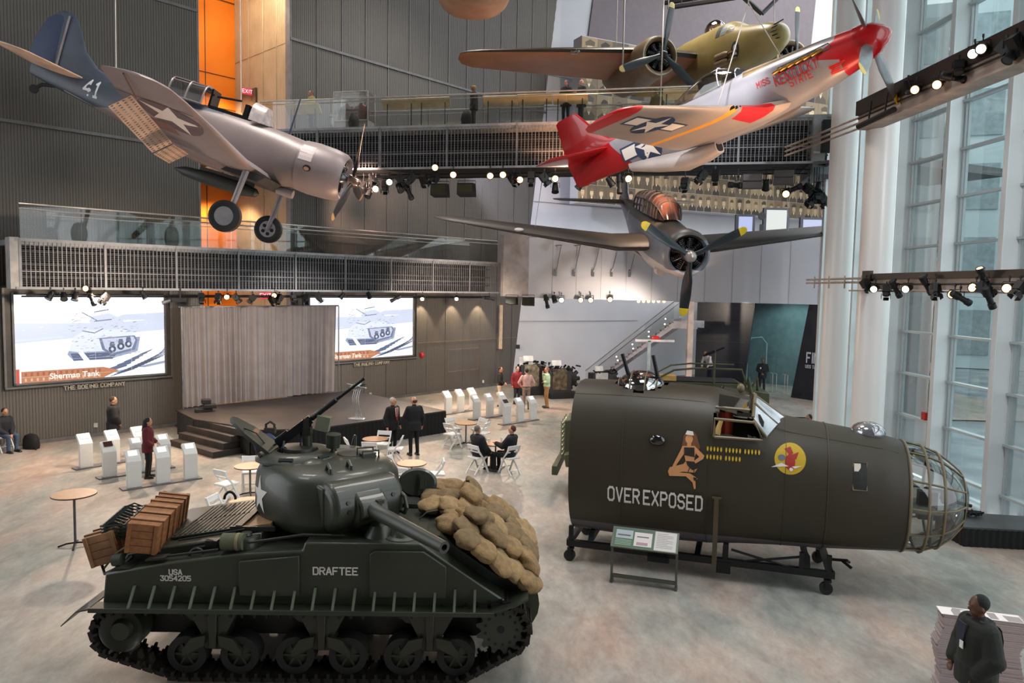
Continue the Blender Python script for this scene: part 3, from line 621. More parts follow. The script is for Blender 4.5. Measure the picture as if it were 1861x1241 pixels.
def put_light(p, aim, kind, lit, label, group, sc=1.0):
    k = (kind, lit)
    if k not in _sl: _sl[k] = mk_light(kind, lit); o = _sl[k]; o['label'] = label; o['group'] = group; mw = Matrix.Scale(sc, 4); mw.translation = p; _kc[o.name] = [(c, kids(c)) for c in kids(o)]; o.matrix_world = mw
    else: o = dup(_sl[k], p, None, label, group, sc)
    q = Vector(aim).normalized().to_track_quat('X', 'Z').to_matrix().to_4x4()
    yaw = Matrix.Rotation(math.atan2(aim[1], aim[0]), 4, 'Z')
    ch = [c for c in COL.objects if c.parent == o] if False else None
    return o, q, yaw
def place_lights(rows, plane, group, where, sc=1.0, pz=None):
    rows = sorted(rows, key=lambda r: r[0])
    cnt = {}
    tot = {}
    for r in rows: tot[(r[3], r[4] > 0)] = tot.get((r[3], r[4] > 0), 0) + 1
    for (px, py, aim, kind, lit) in rows:
        key = (kind, lit > 0); i = cnt.get(key, 0); cnt[key] = i + 1
        st = 'lit' if lit else 'unlit'
        lb = ('%s %s on %s' % (st, KN[kind], where)) if tot[key] == 1 else ('%s %s %s from the left on %s' % (ORD[i], st, KN[kind], where))
        p = plane(px, py); k = (kind, lit)
        if k not in _sl: _sl[k] = (mk_light(kind, lit)); o = _sl[k]; o['label'] = lb; o['group'] = group; mw = Matrix.Scale(sc, 4); mw.translation = p; o.matrix_world = mw; _kc[o.name] = [(c, []) for c in kids(o)]; cs = [c for c, _ in _kc[o.name]]
        else:
            src = _sl[k]; o = src.copy(); COL.objects.link(o); mw = Matrix.Scale(sc, 4); mw.translation = p; o.matrix_world = mw; o['label'] = lb; o['group'] = group; cs = []
            for c, _ in _kc[src.name]: c2 = c.copy(); COL.objects.link(c2); c2.parent = o; cs.append(c2)
        q = Vector(aim).normalized().to_track_quat('X', 'Z').to_matrix().to_4x4(); yaw = Matrix.Rotation(math.atan2(aim[1], aim[0]), 4, 'Z')
        if pz and p.z + .31 * sc < pz: rd = MB().cyl((0, 0, .28), (0, 0, (pz - p.z) / sc), .013, n=6).build('drop_rod', M('black_metal'), o)
        for c in cs: c.matrix_local = q if c.name.startswith(('can', 'lens')) else yaw
rr = random.Random(5)
D = [(-.3, -.5, -.8), (.4, -.6, -.7), (0, -.4, -.9), (.6, .1, -.8), (-.6, -.1, -.8), (.2, .6, -.8)]
rows = [(x, y, (-.05 * (x - 930) / 130, -1, -.35), 'par', 1) for x, y in ((643, 331), (791, 303), (824, 316), (891, 318), (914, 316), (945, 325), (1009, 323), (1142, 323))]
rows += [(683, 342, (.1, -1, -.3), 'par', 2), (708, 329, (.1, -1, -.4), 'par', 2)]
rows += [(x, y, D[i % 6], 'fres', 0) for i, (x, y) in enumerate(((661, 340), (678, 327), (700, 338), (727, 326), (748, 325), (770, 326), (791, 322), (933, 325), (965, 323), (989, 324), (1276, 320), (1300, 320), (1245, 334), (1470, 344), (1483, 352), (1494, 362), (1478, 362)))]
rows += [(x, y, D[i % 6], 'par', 0) for i, (x, y) in enumerate(((671, 351), (726, 341), (1009, 341), (1109, 330), (1055, 335), (1392, 336), (1488, 340)))]
rows += [(742, 347, (.4, -.3, -.8), 'long', 0), (1341, 337, (-.8, -.3, .0), 'long', 0), (1439, 345, (.7, -.4, .3), 'long', 0), (1126, 334, (0, -.3, -1), 'long', 0), (1427, 352, (-.2, -1, -.2), 'par', 1)]
place_lights(rows, lambda x, y: on_uw(x, y, .1), 'stage lights under the upper walkway', 'the upper walkway pipe', 1.1, 9.5)
rows = [(159, 525, (.1, -1, .1), 'par', 1), (413, 538, (.2, -1, -.3), 'par', 1), (499, 535, (.2, -1, -.3), 'par', 1), (768, 541, (0, -1, -.5), 'par', 2), (830, 541, (0, -1, -.5), 'par', 2)]
rows += [(x, y, D[i % 6], 'fres', 0) for i, (x, y) in enumerate(((191, 541), (366, 541), (397, 541), (429, 541), (459, 542), (495, 545), (508, 542), (533, 542), (557, 542), (579, 541)))]
rows += [(x, y, D[i % 6], 'par', 0) for i, (x, y) in enumerate(((92, 537), (116, 538), (137, 538), (260, 535), (622, 537), (670, 536)))]
rows += [(166, 541, (.5, -.3, -.8), 'long', 0), (720, 542, (-.7, -.3, -.4), 'long', 0), (889, 542, (.8, -.2, -.1), 'long', 0)]
place_lights(rows, lambda x, y: on_lw(x, y, .05), 'stage lights under the lower walkway', 'the lower walkway pipe', .8, 4.8)
def on_sl(px, py, off=.1):
    r = ray(px, py); A = SA + sn * off; t = (A - CAM).dot(sn) / r.dot(sn); return CAM + r * t
rows = [(1020, 544, (0, -1, -.2), 'par', 2), (1055, 544, (0, -1, -.2), 'par', 1), (1073, 544, (0, -1, -.2), 'par', 1), (1108, 543, (0, -1, -.2), 'par', 1), (993, 547, (.2, -.3, -.9), 'long', 0), (1007, 543, (.3, -.3, -.9), 'par', 0)]
place_lights(rows, on_sl, 'stage lights under the mezzanine edge', 'the mezzanine underside', 1.0, 4.8)
for i, px in enumerate((1160, 1169, 1178, 1187, 1196, 1206)):
    p = on_sl(px, 546, -.3); t = thing('strip_lamp', '%s from left of six small lamps under the mezzanine edge' % ORD[i], 'lamp', p, None, 'row of six small lamps under the mezzanine')
    MB().cyl((0, 0, 0), (0, -.08, -.03), .085, n=12).build('housing', M('black_metal'), t); MB().cyl((0, -.082, -.031), (0, -.088, -.033), .07, n=12).build('lens', EM('lamp_warm', 0, 0), t)
# wide flood boxes
def flood(p, w_, h_, label, grp='wide black flood boxes'):
    t = thing('flood_light', label, 'flood light', p, rz(-12), grp)
    mb = MB(); mb.prism([(-.25, -h_ / 2), (.25, -h_ / 2 - .05), (.12, h_ / 2), (-.2, h_ / 2)], -w_ / 2, w_ / 2, 'yz'); mb.build('housing', M('matte_black'), t)
    MB().box((0, -.255, -.02), (w_ * .9, .02, h_ * .8), 0, .22).build('reflector', M('flood_ref', (58, 58, 40), .3, .6), t)
    MB().tube([(-w_ / 2 - .03, 0, -.1), (-w_ / 2 - .03, 0, h_ / 2 + .1), (w_ / 2 + .03, 0, h_ / 2 + .1), (w_ / 2 + .03, 0, -.1)], .014, 6).build('yoke', M('black_metal'), t)
flood(on_uw(800, 345, .15), .62, .42, 'wide black flood box under the upper walkway, left of the pair with a yellowish reflector'); flood(on_uw(848, 344, .15), .62, .42, 'wide black flood box under the upper walkway, right of the left hand pair')
for px, py, lb in ((1367, 330, 'left two tier flood box hanging before the portrait mural'), (1424, 323, 'right two tier flood box hanging before the portrait mural')):
    p = on_uw(px, py, .3)
    t = thing('flood_light', lb, 'flood light', p, rz(-12), 'two tier flood boxes')
    for k in (-1, 1): MB().box((0, 0, k * .13), (.64, .22, .24)).build('lamp_housing', M('fl_grey', (66, 64, 66), .5), t, bevel=.02)
    MB().tube([(-.36, 0, -.2), (-.36, 0, .34), (.36, 0, .34), (.36, 0, -.2)], .015, 6).build('yoke', M('black_metal'), t)
flood(on_sl(930, 546, .2), .5, .3, 'black flood box under the curved end of the mezzanine'); flood(on_sl(960, 547, .2), .5, .35, 'black flood box under the mezzanine right of the curved end')
# ceiling projector below lower walkway
p = on_lw(322, 545, .2); t = thing('projector', 'dark projector with a lens arm under the lower walkway beside the left screen', 'projector', p, rz(45))
MB().box((0, 0, 0), (.45, .34, .14)).build('body', M('black_metal'), t, bevel=.01); MB().cyl((-.2, 0, -.02), (-.46, 0, -.1), .05, .07).build('lens', M('steel'), t); MB().cyl((.1, 0, .05), (.1, 0, .42), .03).build('mount', M('black_metal'), t)
# ------------------------------------------------ lighting girders by the glass wall
M('girder_brown', (52, 44, 40), .5, .3); M('girder_beige', (176, 158, 146), .6)
def bx(X, Y, z): return Vector((X - .045 * (Y - 19), Y, z))
def beam_pt(px, py, X0):
    r = ray(px, py); nn = Vector((1, .045, 0)); A = Vector((X0, 19, 0)); t = (A - CAM).dot(nn) / r.dot(nn); return CAM + r * t
t = thing('lighting_girder', 'dark topped lighting girder rising to the upper right before the glass wall', 'girder')
def run(mb, X0, X1, Y0, Y1, z0, z1):
    mb.loft([[bx(X0, Y0, z0), bx(X1, Y0, z0), bx(X1, Y0, z1), bx(X0, Y0, z1)], [bx(X0, Y1, z0), bx(X1, Y1, z0), bx(X1, Y1, z1), bx(X0, Y1, z1)]])
zt = beam_pt(1557, 186, 8.9).z; zb = beam_pt(1553, 213, 8.9).z
mb = MB(); run(mb, 8.86, 8.94, 4, 19.6, zb, zt); mb.build('front_channel', M('girder_brown'), t, bevel=.004)
mb = MB(); run(mb, 8.94, 9.35, 4, 19.6, zb - .32, zb + .05); run(mb, 8.9, 9.4, 4, 19.6, zb - .36, zb - .32); mb.build('walk_plate', M('girder_beige'), t)
mb = MB()
for k in range(3): mb.cyl(bx(9.0, 19.6, zb - .3 + .14 * k), bx(9.1, 24.6, zb - .15 + .14 * k), .03, n=6)
mb.build('cable_conduits', M('girder_beige'), t)
mb = MB(); mb.cyl(bx(8.84, 4, zb - .12), bx(8.84, 19.4, zb - .12), .024, n=6); mb.build('lighting_pipe', M('black_metal'), t)
t = thing('lighting_girder', 'level lighting girder at eye height by the glass wall, starting at the right column', 'girder')
zt = beam_pt(1597, 497, 8.95).z; zb2 = beam_pt(1597, 508, 8.95).z
mb = MB(); run(mb, 8.92, 8.98, 4, 18.6, zb2, zt); mb.box(bx(8.93, 18.7, (zt + zb2) / 2 + .02), (.1, .38, .26)); mb.build('front_channel', M('girder_brown'), t, bevel=.004)
mb = MB(); run(mb, 8.98, 9.06, 4, 18.6, zb2 - .24, zb2 + .05); run(mb, 8.92, 9.3, 4, 19.6, zb2 - .30, zb2 - .26); mb.build('flange_beam', M('girder_beige'), t)
mb = MB()
for k in range(2): mb.cyl(bx(9.0, 18.6, zb2 - .06 + .1 * k), bx(9.3, 23.0, zb2 - .06 + .1 * k), .03, n=6)
for k in range(4): mb.box(bx(9.05, 19.2 + k * .9, zb2 - .05), (.03, .03, .34))
mb.build('cable_conduits', M('girder_beige'), t)
mb = MB(); mb.cyl(bx(8.84, 4, zb2 - .12), bx(8.84, 18.4, zb2 - .12), .022, n=6); mb.build('lighting_pipe', M('black_metal'), t)
rows = [(1591, 524, (-.7, -.7, -.2), 'par', 2), (1650, 524, (-.8, -.6, -.2), 'par', 2), (1735, 537, (-.8, -.5, .2), 'par', 1), (1774, 524, (-.9, -.4, .1), 'par', 1), (1834, 524, (-.8, -.6, 0), 'par', 1)]
rows += [(1627, 524, (.6, .2, -.8), 'long', 0), (1683, 517, (.6, .1, -.8), 'long', 0), (1797, 540, (.5, .2, -.8), 'long', 0), (1745, 541, (.8, .1, -.4), 'long', 0), (1787, 507, (-.5, -.2, .9), 'long', 1)]
rows += [(1611, 529, D[0], 'fres', 0), (1574, 517, D[3], 'fres', 0), (1790, 524, D[1], 'fres', 0), (1854, 524, D[4], 'fres', 0), (1700, 527, D[2], 'fres', 0)]
place_lights(rows, lambda x, y: beam_pt(x, y, 8.8), 'stage lights on the level girder', 'the level girder', .75, zb2 - .1)
rows = [(1666, 162, (-.7, -.7, -.3), 'par', 1), (1706, 153, (-.7, -.7, -.3), 'par', 1), (1771, 96, (-.7, -.7, -.4), 'par', 2), (1786, 87, (-.7, -.7, -.4), 'par', 2), (1733, 141, (.8, -.2, -.2), 'long', 0)]
rows += [(1743, 124, D[0], 'fres', 0), (1828, 90, D[1], 'fres', 0), (1846, 78, D[3], 'fres', 0), (1650, 158, D[2], 'par', 0), (1838, 100, D[4], 'par', 0)]
place_lights(rows, lambda x, y: beam_pt(x, y, 8.75), 'stage lights on the rising girder', 'the rising girder', .85, zb - .12)
t = thing('batten_light', 'long black batten light hung under the rising girder beside the columns', 'batten light')
a, b = beam_pt(1560, 230, 8.7), beam_pt(1625, 199, 8.7)
MB().tube([a, b], .07, 10).build('tube_housing', M('matte_black'), t)
for f_ in (.3, .75):
    q = a.lerp(b, f_); MB().cyl(q, q + Vector((.05, 0, .5)), .02).build('hanger', M('black_metal'), t)
# glass wall fire device
q = beam_pt(1681, 756, 11.42); tag(MB().box((0, 0, 0), (.12, .2, .22)).build('fire_alarm', M('alarm_red', (200, 30, 24), .4), loc=q, bevel=.015), 'red fire alarm device on a white glass wall fin', 'fire alarm')
# ============================================================ THE TANK
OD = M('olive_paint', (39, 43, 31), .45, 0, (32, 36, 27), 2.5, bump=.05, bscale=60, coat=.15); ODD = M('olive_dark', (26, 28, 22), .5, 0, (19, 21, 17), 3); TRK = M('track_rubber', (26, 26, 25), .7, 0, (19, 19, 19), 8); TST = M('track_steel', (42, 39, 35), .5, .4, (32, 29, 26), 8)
TBM_ = rotm(.864); TO = Vector((-2.545, 10.73, 0)); TM = TBM_.copy(); TM.translation = TO
tk = thing('tank', 'olive drab tank with sandbagged front, DRAFTEE lettered on its side', 'tank', TO, TBM_)
# lower hull
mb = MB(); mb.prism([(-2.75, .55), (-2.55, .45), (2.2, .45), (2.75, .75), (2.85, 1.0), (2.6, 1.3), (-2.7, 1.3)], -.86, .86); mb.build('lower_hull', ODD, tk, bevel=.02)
# upper hull with sloped front, raised rear deck
side = [(-2.78, 1.06), (-2.74, 1.46), (-1.95, 1.61), (-1.04, 1.74), (-.17, 1.80), (-.14, 1.91), (1.38, 1.91), (2.5, 1.16), (2.5, 1.06)]
mb = MB(); mb.prism(side, -1.31, 1.31); mb.build('upper_hull', OD, tk, bevel=.025)
mb = MB(); mb.prism([(1.38, 1.9), (1.6, 1.92), (2.75, 1.12), (2.5, 1.06)], -1.0, 1.0)
mb.lathe([(-1.0, .42), (1.0, .42)], 20, 'y', (2.55, 0, .98)); mb.build('nose_casting', OD, tk)
# crowned rear deck
mb = MB(); mb.prism([(-2.7, 1.46), (-2.6, 1.62), (-1.2, 1.86), (-.8, 1.92), (-.8, 1.7), (-2.7, 1.4)], -1.0, 1.0); mb.build('rear_deck', OD, tk, bevel=.02)
def deckz(x): return 1.62 + (x + 2.6) / 1.4 * .24 + .012 if x < -1.2 else 1.87 + (x + 1.2) * .15
def slope_box(mb, x0, x1, y0, y1, h, dz=0.): mb.loft([[(x0, y0, deckz(x0) + dz), (x0, y1, deckz(x0) + dz), (x0, y1, deckz(x0) + dz + h), (x0, y0, deckz(x0) + dz + h)], [(x1, y0, deckz(x1) + dz), (x1, y1, deckz(x1) + dz), (x1, y1, deckz(x1) + dz + h), (x1, y0, deckz(x1) + dz + h)]])
mb = MB()
for (y0, y1) in ((-.72, -.02), (.02, .72)): slope_box(mb, -2.15, -1.22, y0, y1, .035)
mb.build('engine_doors', OD, tk, bevel=.008)
mb = MB()
for k in range(13): slope_box(mb, -2.12 + k * .07, -2.09 + k * .07, -.68, .68, .044)
mb.build('engine_grille', ODD, tk)
mb = MB(); slope_box(mb, -1.16, -.72, -.86, .86, .07); mb.build('deck_trough', M('tan_board', (150, 112, 76), .6, 0, (120, 90, 62), 4), tk)
mb = MB()
for (x0, x1, y) in ((-1.18, -1.1, 0), ): mb.loft([[(x0, -.9, 1.88), (x0, .9, 1.88), (x0, .9, 1.99), (x0, -.9, 1.99)], [(x1, -.9, 1.88), (x1, .9, 1.88), (x1, .9, 1.99), (x1, -.9, 1.99)]])
mb.box((-.95, -.9, 1.95), (.6, .04, .06)); mb.build('deck_rail', ODD, tk)
# filler cap, ventilator domes, lifting eyes, strips, hooks
mb = MB(); mb.lathe([(1.72, .19), (1.86, .19), (1.89, .17), (1.89, 0.02)], 22, 'z', (-1.0, -1.0, 0)); mb.lathe([(1.9, .08), (1.93, .07), (1.935, .01)], 12, 'z', (-1.0, -1.0, 0)); mb.build('filler_cap', OD, tk)
mb = MB(); mb.lathe([(1.9, .23), (1.92, .23), (1.94, .17), (2.02, .12), (2.05, .05), (2.055, .005)], 22, 'z', (1.1, -1.03, 0)); mb.build('ventilator_dome', OD, tk)
mb = MB(); mb.lathe([(1.9, .2), (1.96, .18), (2.06, .12), (2.09, .005)], 20, 'z', (.78, -.98, 0)); mb.build('ventilator_dome', OD, tk)
def tube_part(nm, pts, r, mt): return MB().tube(pts, r, 8).build(nm, mt, tk)
tube_part('lifting_eye', [(-1.9 + .09 * math.cos(a), .85, 1.83 + .12 * math.sin(a)) for a in [PI * k / 8 for k in range(9)]], .022, ODD)
tube_part('tow_eye', [(-1.62 + .1 * math.cos(a), -1.12, 1.64 + .1 * math.sin(a)) for a in [2 * PI * k / 12 for k in range(13)]], .02, ODD)
tube_part('crowbar', [(-.9, -1.2, 1.86), (-.2, -1.16, 1.96), (.35, -1.14, 1.95)], .018, ODD)
tube_part('crowbar', [(-1.95, -.92, 1.78), (-1.4, -.93, 1.88), (-1.05, -.93, 1.95)], .014, ODD)
# shovel and tools on the rear side
mb = MB(); mb.tube([(-2.0, -1.2, 1.66), (-1.3, -1.2, 1.76)], .018); mb.box((-2.1, -1.2, 1.645), (.26, .16, .02), 0, 0, -.14); mb.build('shovel', ODD, tk)
mb = MB(); mb.tube([(-1.7, -1.0, 1.7), (-1.35, -1.02, 1.78), (-1.25, -1.05, 1.84)], .02); mb.box((-1.45, -1.02, 1.79), (.16, .12, .08)); mb.build('lever_tool', ODD, tk)
mb = MB(); mb.lathe([(-.14, .11), (.14, .11)], 16, 'x', (-1.12, -1.17, 1.86)); mb.build('canvas_roll', M('canvas_green', (82, 86, 62), .9, bump=.3, bscale=20), tk)
mb = MB(); mb.lathe([(-.02, .116), (.02, .116)], 16, 'x', (-1.05, -1.17, 1.86)); mb.build('roll_strap', M('strap', (120, 112, 84), .8), tk)
# tail light and guard
mb = MB(); mb.lathe([(-.09, .02), (-.06, .08), (.05, .09), (.06, .07)], 14, 'x', (-2.62, -1.2, 1.6)); mb.box((-2.52, -1.2, 1.53), (.2, .2, .02)); mb.build('tail_lamp', OD, tk)
# skirt strip, brackets, mudguards
mb = MB(); mb.bb(-2.85, 2.35, -1.52, -1.29, 1.05, 1.075); mb.bb(-2.85, 2.35, -1.54, -1.50, 1.03, 1.09)
mb.loft([[(-2.85, -1.54, 1.08), (-2.85, -.88, 1.08), (-2.85, -.88, 1.06), (-2.85, -1.54, 1.06)], [(-3.0, -1.54, 1.05), (-3.0, -.88, 1.05), (-3.0, -.88, 1.03), (-3.0, -1.54, 1.03)], [(-3.22, -1.5, .84), (-3.22, -.9, .84), (-3.22, -.9, .82), (-3.22, -1.5, .82)]])
mb.build('fender', OD, tk, bevel=.004)
mb = MB(); mb.loft([[(2.3, -1.5, 1.05), (2.3, -.9, 1.05), (2.3, -.9, 1.08), (2.3, -1.5, 1.08)], [(2.62, -1.48, 1.14), (2.62, -.9, 1.14), (2.62, -.9, 1.17), (2.62, -1.48, 1.17)], [(2.8, -1.44, 1.22), (2.8, -.9, 1.22), (2.8, -.9, 1.25), (2.8, -1.44, 1.25)]]); mb.build('front_mudguard', OD, tk)
for k in range(18):
    x = -2.35 + k * (4.45 / 17); mb = MB(); mb.prism([(-1.50, 1.075), (-1.53, 1.075), (-1.335, 1.31), (-1.305, 1.31)], x - .016, x + .016, 'yz'); mb.build('fender_bracket', M('olive_light', (84, 90, 76), .5), tk, smooth=0)
# applique armour plates
def plate(pts):
    mb = MB(); mb.prism(pts, -1.36, -1.30); mb.build('armour_plate', OD, tk, bevel=.008)
plate([(-.98, 1.2), (-.98, 1.66), (-.2, 1.74), (-.2, 1.2)]); plate([(.72, 1.2), (.72, 1.78), (.78, 1.82), (1.42, 1.82), (1.72, 1.62), (1.72, 1.2)])
# lettering on hull side
def side_text(txt, x, z, h, w=.9, colr=(206, 204, 196), nm='lettering', narrow=1.):
    p, wd = letters(txt, h, colr, w, narrow=narrow); mb = MB()
    for c, pts in p: mb.poly([(x - wd / 2 + u, -1.318, z + v) for u, v in pts])
    mb.build(nm, M('stencil_white', colr, .6, 0, colr), tk, smooth=0)
side_text('DRAFTEE', .265, 1.488, .092, 1.2); side_text('USA', -1.82, 1.462, .064, 1.5); side_text('3054205', -1.82, 1.380, .062, 1.4)
# running gear on both sides
def bogie_bm(x, y, sgn):
    b = MB(); yo = y + sgn * .0
    b.prism([(x - .30, .98), (x + .30, .98), (x + .30, .86), (x + .17, .62), (x + .14, .40), (x - .14, .40), (x - .17, .62), (x - .30, .86)], yo + sgn * .10, yo - sgn * .28)
    b.prism([(x - .06, .96), (x + .06, .96), (x + .05, .42), (x - .05, .42)], yo + sgn * .14, yo + sgn * .08)
    b.prism([(x - .62, 1.0), (x - .30, .94), (x - .2, .72), (x - .34, .74)], yo, yo - sgn * .1)
    return b
for sgn in (-1, 1):
    y = sgn * 1.11
    for x in (-1.38, .06, 1.5):
        o = bogie_bm(x, y, sgn).build('bogie_bracket', OD, tk, bevel=.012)
        for dx in (-.345, .345):
            a = MB(); a.prism([(x + dx * .25, .62), (x + dx * .3, .48), (x + dx * 1.12, .34), (x + dx * 1.12, .42), (x + dx * .8, .58)], y + sgn * .17, y + sgn * .11); a.build('suspension_arm', OD, o)
            wq = MB(); wq.lathe([(-.12, .16), (-.12, .255), (.12, .255), (.12, .16)], 32, 'y', (x + dx * 1.02, y, .335), cap=False); rw = wq.build('road_wheel', TRK, tk)
            wd = MB(); wd.lathe([(-.1, .05), (-.06, .2), (-.1, .21), (.1, .21), (.06, .2), (.1, .05)], 28, 'y', (x + dx * 1.02, y, .335))
            for q in range(6):
                a = q * PI / 3; wd.box((x + dx * 1.02 + .12 * math.cos(a), y, .335 + .12 * math.sin(a)), (.16, .2, .03), 0, 0, -a)
            wd.build('wheel_disc', OD, rw)
        MB().lathe([(-.1, .08), (.1, .08)], 14, 'y', (x - .5, y, .99)).build('return_roller', ODD, o)
    # idler and sprocket
    ic = (-2.58, y, .66); sc_ = (2.45, y, .76)
    b = MB(); b.lathe([(-.14, .1), (-.13, .27), (-.15, .29), (.15, .29), (.13, .27), (.1, .15), (.17, .12), (.18, .02)] if sgn > 0 else [(-.18, .02), (-.17, .12), (-.1, .15), (-.13, .27), (-.15, .29), (.15, .29), (.13, .27), (.14, .1)], 32, 'y', ic); b.build('idler_wheel', OD, tk)
    for off in (-.17, .17):
        pts = []
        for k in range(13 * 4):
            a = 2 * PI * k / 52; r = .335 if k % 4 in (0, 1) else .27; pts.append((sc_[0] + r * math.cos(a), sc_[2] + r * math.sin(a)))
        b = MB(); b.prism(pts, y + off - .02, y + off + .02); s1 = b.build('sprocket', OD, tk, smooth=0)
        if off * sgn > 0:
            for k in range(13): a = 2 * PI * k / 13; b = MB(); b.cyl((sc_[0] + .21 * math.cos(a), y + off + sgn * .018, sc_[2] + .21 * math.sin(a)), (sc_[0] + .21 * math.cos(a), y + off + sgn * .026, sc_[2] + .21 * math.sin(a)), .02, n=8); b.build('lightening_hole', M('dark_void', 0), s1)
            b = MB(); b.cyl((sc_[0], y + off + sgn * .018, sc_[2]), (sc_[0], y + off + sgn * .028, sc_[2]), .05, n=14); b.build('hub_hole', M('dark_void', 0), s1)
    # track path
    R1, R2 = .345, .375
    path = []
    def arc(cx, cz, r, a0, a1, n):
        for k in range(n + 1): a = a0 + (a1 - a0) * k / n; path.append((cx + r * math.cos(a), cz + r * math.sin(a)))
    arc(ic[0], ic[2], R1, R(250), R(95), 10)
    path += [(-2.0, 1.03), (-1.0, 1.01), (0, 1.01), (1.0, 1.01), (2.0, 1.07)]
    arc(sc_[0], sc_[2], R2, R(88), R(-52), 10)
    path += [(1.95, .055), (1.0, .055), (0, .055), (-1.0, .055), (-1.8, .055)]
    P = [Vector((a, 0, b)) for a, b in path]; P.append(P[0]); seg = [(P[i + 1] - P[i]).length for i in range(len(P) - 1)]; tot = sum(seg); nl = 79; pitch = tot / nl
    def at_s(s):
        s %= tot
        for i, g in enumerate(seg):
            if s <= g: return P[i].lerp(P[i + 1], s / g)
            s -= g
        return P[0]
    shoe = None
    for k in range(nl):
        p, q = at_s(k * pitch), at_s(k * pitch + pitch * .5); d_ = (at_s(k * pitch + .01) - at_s(k * pitch - .01)).normalized()
        ang = math.atan2(d_.z, d_.x)
        if shoe is None:
            b = MB(); b.box((0, 0, 0), (pitch * .78, .42, .05)); b.box((0, 0, .035), (pitch * .3, .40, .03)); b.cyl((pitch * .5, -.215, 0), (pitch * .5, .215, 0), .022, n=8)
            for s3 in (-1, 1): b.prism([(pitch * .36, -.03), (pitch * .64, -.03), (pitch * .6, -.10), (pitch * .4, -.10)], s3 * .235 - .022, s3 * .235 + .022); b.box((pitch * .5, s3 * .24, -.01), (pitch * .7, .03, .055))
            shoe = b.build('track_shoe', [TRK], tk); o = shoe; shoe.data.materials[0] = TST
        else: o = shoe.copy(); COL.objects.link(o); o.parent = tk
        # outer face of the shoe looks away from the loop centre
        o.matrix_local = Matrix.Translation((p.x, y, p.z)) @ Matrix.Rotation(-ang, 4, 'Y')
# ---------------- turret
TR = Matrix.Translation((-.12, 0, 0)) @ Matrix.Rotation(R(-49), 4, 'Z')
def tring(z, rb, rs, rf, e=2.45, n=40, tilt=0.):
    out = []
    for k in range(n):
        a = 2 * PI * k / n; c, s_ = math.cos(a), math.sin(a); rx = rf if c > 0 else rb
        x = rx * math.copysign(abs(c) ** (2 / e), c); yv = rs * math.copysign(abs(s_) ** (2 / e), s_); out.append((x, yv, z - tilt * max(0, x)))
    return out
mb = MB(); mb.T = TR
mb.loft([tring(1.90, .98, .90, .98), tring(1.97, 1.0, .95, 1.02), tring(2.05, 1.06, .98, 1.02), tring(2.3, 1.08, .98, .98, tilt=.0), tring(2.54, 1.06, .96, .92), tring(2.66, 1.02, .90, .84, tilt=.03), tring(2.72, .95, .81, .72, tilt=.05), tring(2.745, .6, .5, .4)])
tur = mb.build('turret', OD, tk, smooth=50)
# raised star sponson band and painted star
tb = bvh_of(tur)
stm = TR @ Matrix.Translation((-.22, -2, 2.29)) @ Matrix.Rotation(PI / 2, 4, 'X')
pj = project([((208, 206, 198), star(0, 0, .29, PI / 2 + .05))], tb, stm, (TR.to_3x3() @ Vector((0, 1, 0))), .06, .006); pj.build('white_star', CM('painted_marks', 0, .55), tur, smooth=0)
st2 = TR @ Matrix.Translation((.35, 2, 2.3)) @ Matrix.Rotation(PI / 2, 4, 'X') @ Matrix.Rotation(PI, 4, 'Y')
# rotor shield / mantlet
mb = MB(); mb.T = TR
mb.lathe([(-.56, .0), (-.56, .26), (-.5, .34), (.5, .34), (.56, .26), (.56, .0)], 28, 'y', (.86, 0, 2.28)); mb.loft([[(.6, -.62, 1.98), (.6, .62, 1.98), (.6, .62, 2.6), (.6, -.62, 2.6)], [(.92, -.58, 2.0), (.92, .58, 2.0), (.92, .58, 2.56), (.92, -.58, 2.56)]])
mb.build('gun_shield', OD, tk, bevel=.03)
mb = MB(); mb.T = TR; mb.lathe([(-.24, .0), (-.24, .25), (-.2, .29), (.2, .29), (.24, .25), (.24, .0)], 24, 'y', (.98, -.02, 2.24)); mb.prism([(1.0, 2.02), (1.26, 2.12), (1.34, 2.2), (1.3, 2.36), (1.1, 2.5), (.9, 2.52)], -.22, .2); mb.build('mantlet', OD, tk, bevel=.03)
mb = MB(); mb.T = TR
for k in range(7): mb.cyl((.66, -.52 + k * .17, 2.60), (.67, -.52 + k * .17, 2.63), .022, n=8)
for k in range(2): mb.cyl((1.17, -.35 + k * .7, 2.38), (1.2, -.35 + k * .7, 2.39), .03, n=10)
mb.tube([(.64, -.62, 2.5), (.64, -.58, 2.6), (.64, .58, 2.62), (.64, .64, 2.5)], .014, 6); mb.build('bolts', ODD, tk)
mb = MB(); mb.T = TR; mb.tube([(1.06, .5, 2.12), (1.22, .52, 2.1), (1.3, .5, 2.2), (1.25, .5, 2.34), (1.12, .5, 2.38)], .03, 8); mb.build('shield_hook', OD, tk)
mb = MB(); mb.T = TR; mb.cyl((1.1, -.34, 2.26), (1.212, -.34, 2.26), .036, n=12); mb.build('sight_opening', M('dark_void', 0), tk)
# gun
mb = MB(); mb.T = TR @ Matrix.Translation((1.2, -.02, 2.25)) @ Matrix.Rotation(R(2.2), 4, 'Y')
mb.lathe([(-.1, .125), (.12, .125), (.16, .1), (.5, .095), (1.1, .085), (1.68, .076), (1.68, .04), (1.4, .038)], 24, 'x', cap=False); mb.build('gun_barrel', M('gun_grey', (60, 62, 56), .45, .2), tk)
mb = MB(); mb.T = TR @ Matrix.Translation((1.2, -.02, 2.25)) @ Matrix.Rotation(R(2.2), 4, 'Y'); mb.cyl((1.45, 0, 0), (1.46, 0, 0), .042, n=16); mb.build('bore', M('dark_void', 0), tk)
mb = MB(); mb.T = TR; mb.box((1.24, .06, 2.36), (.2, .1, .05)); mb.build('sight_block', ODD, tk)
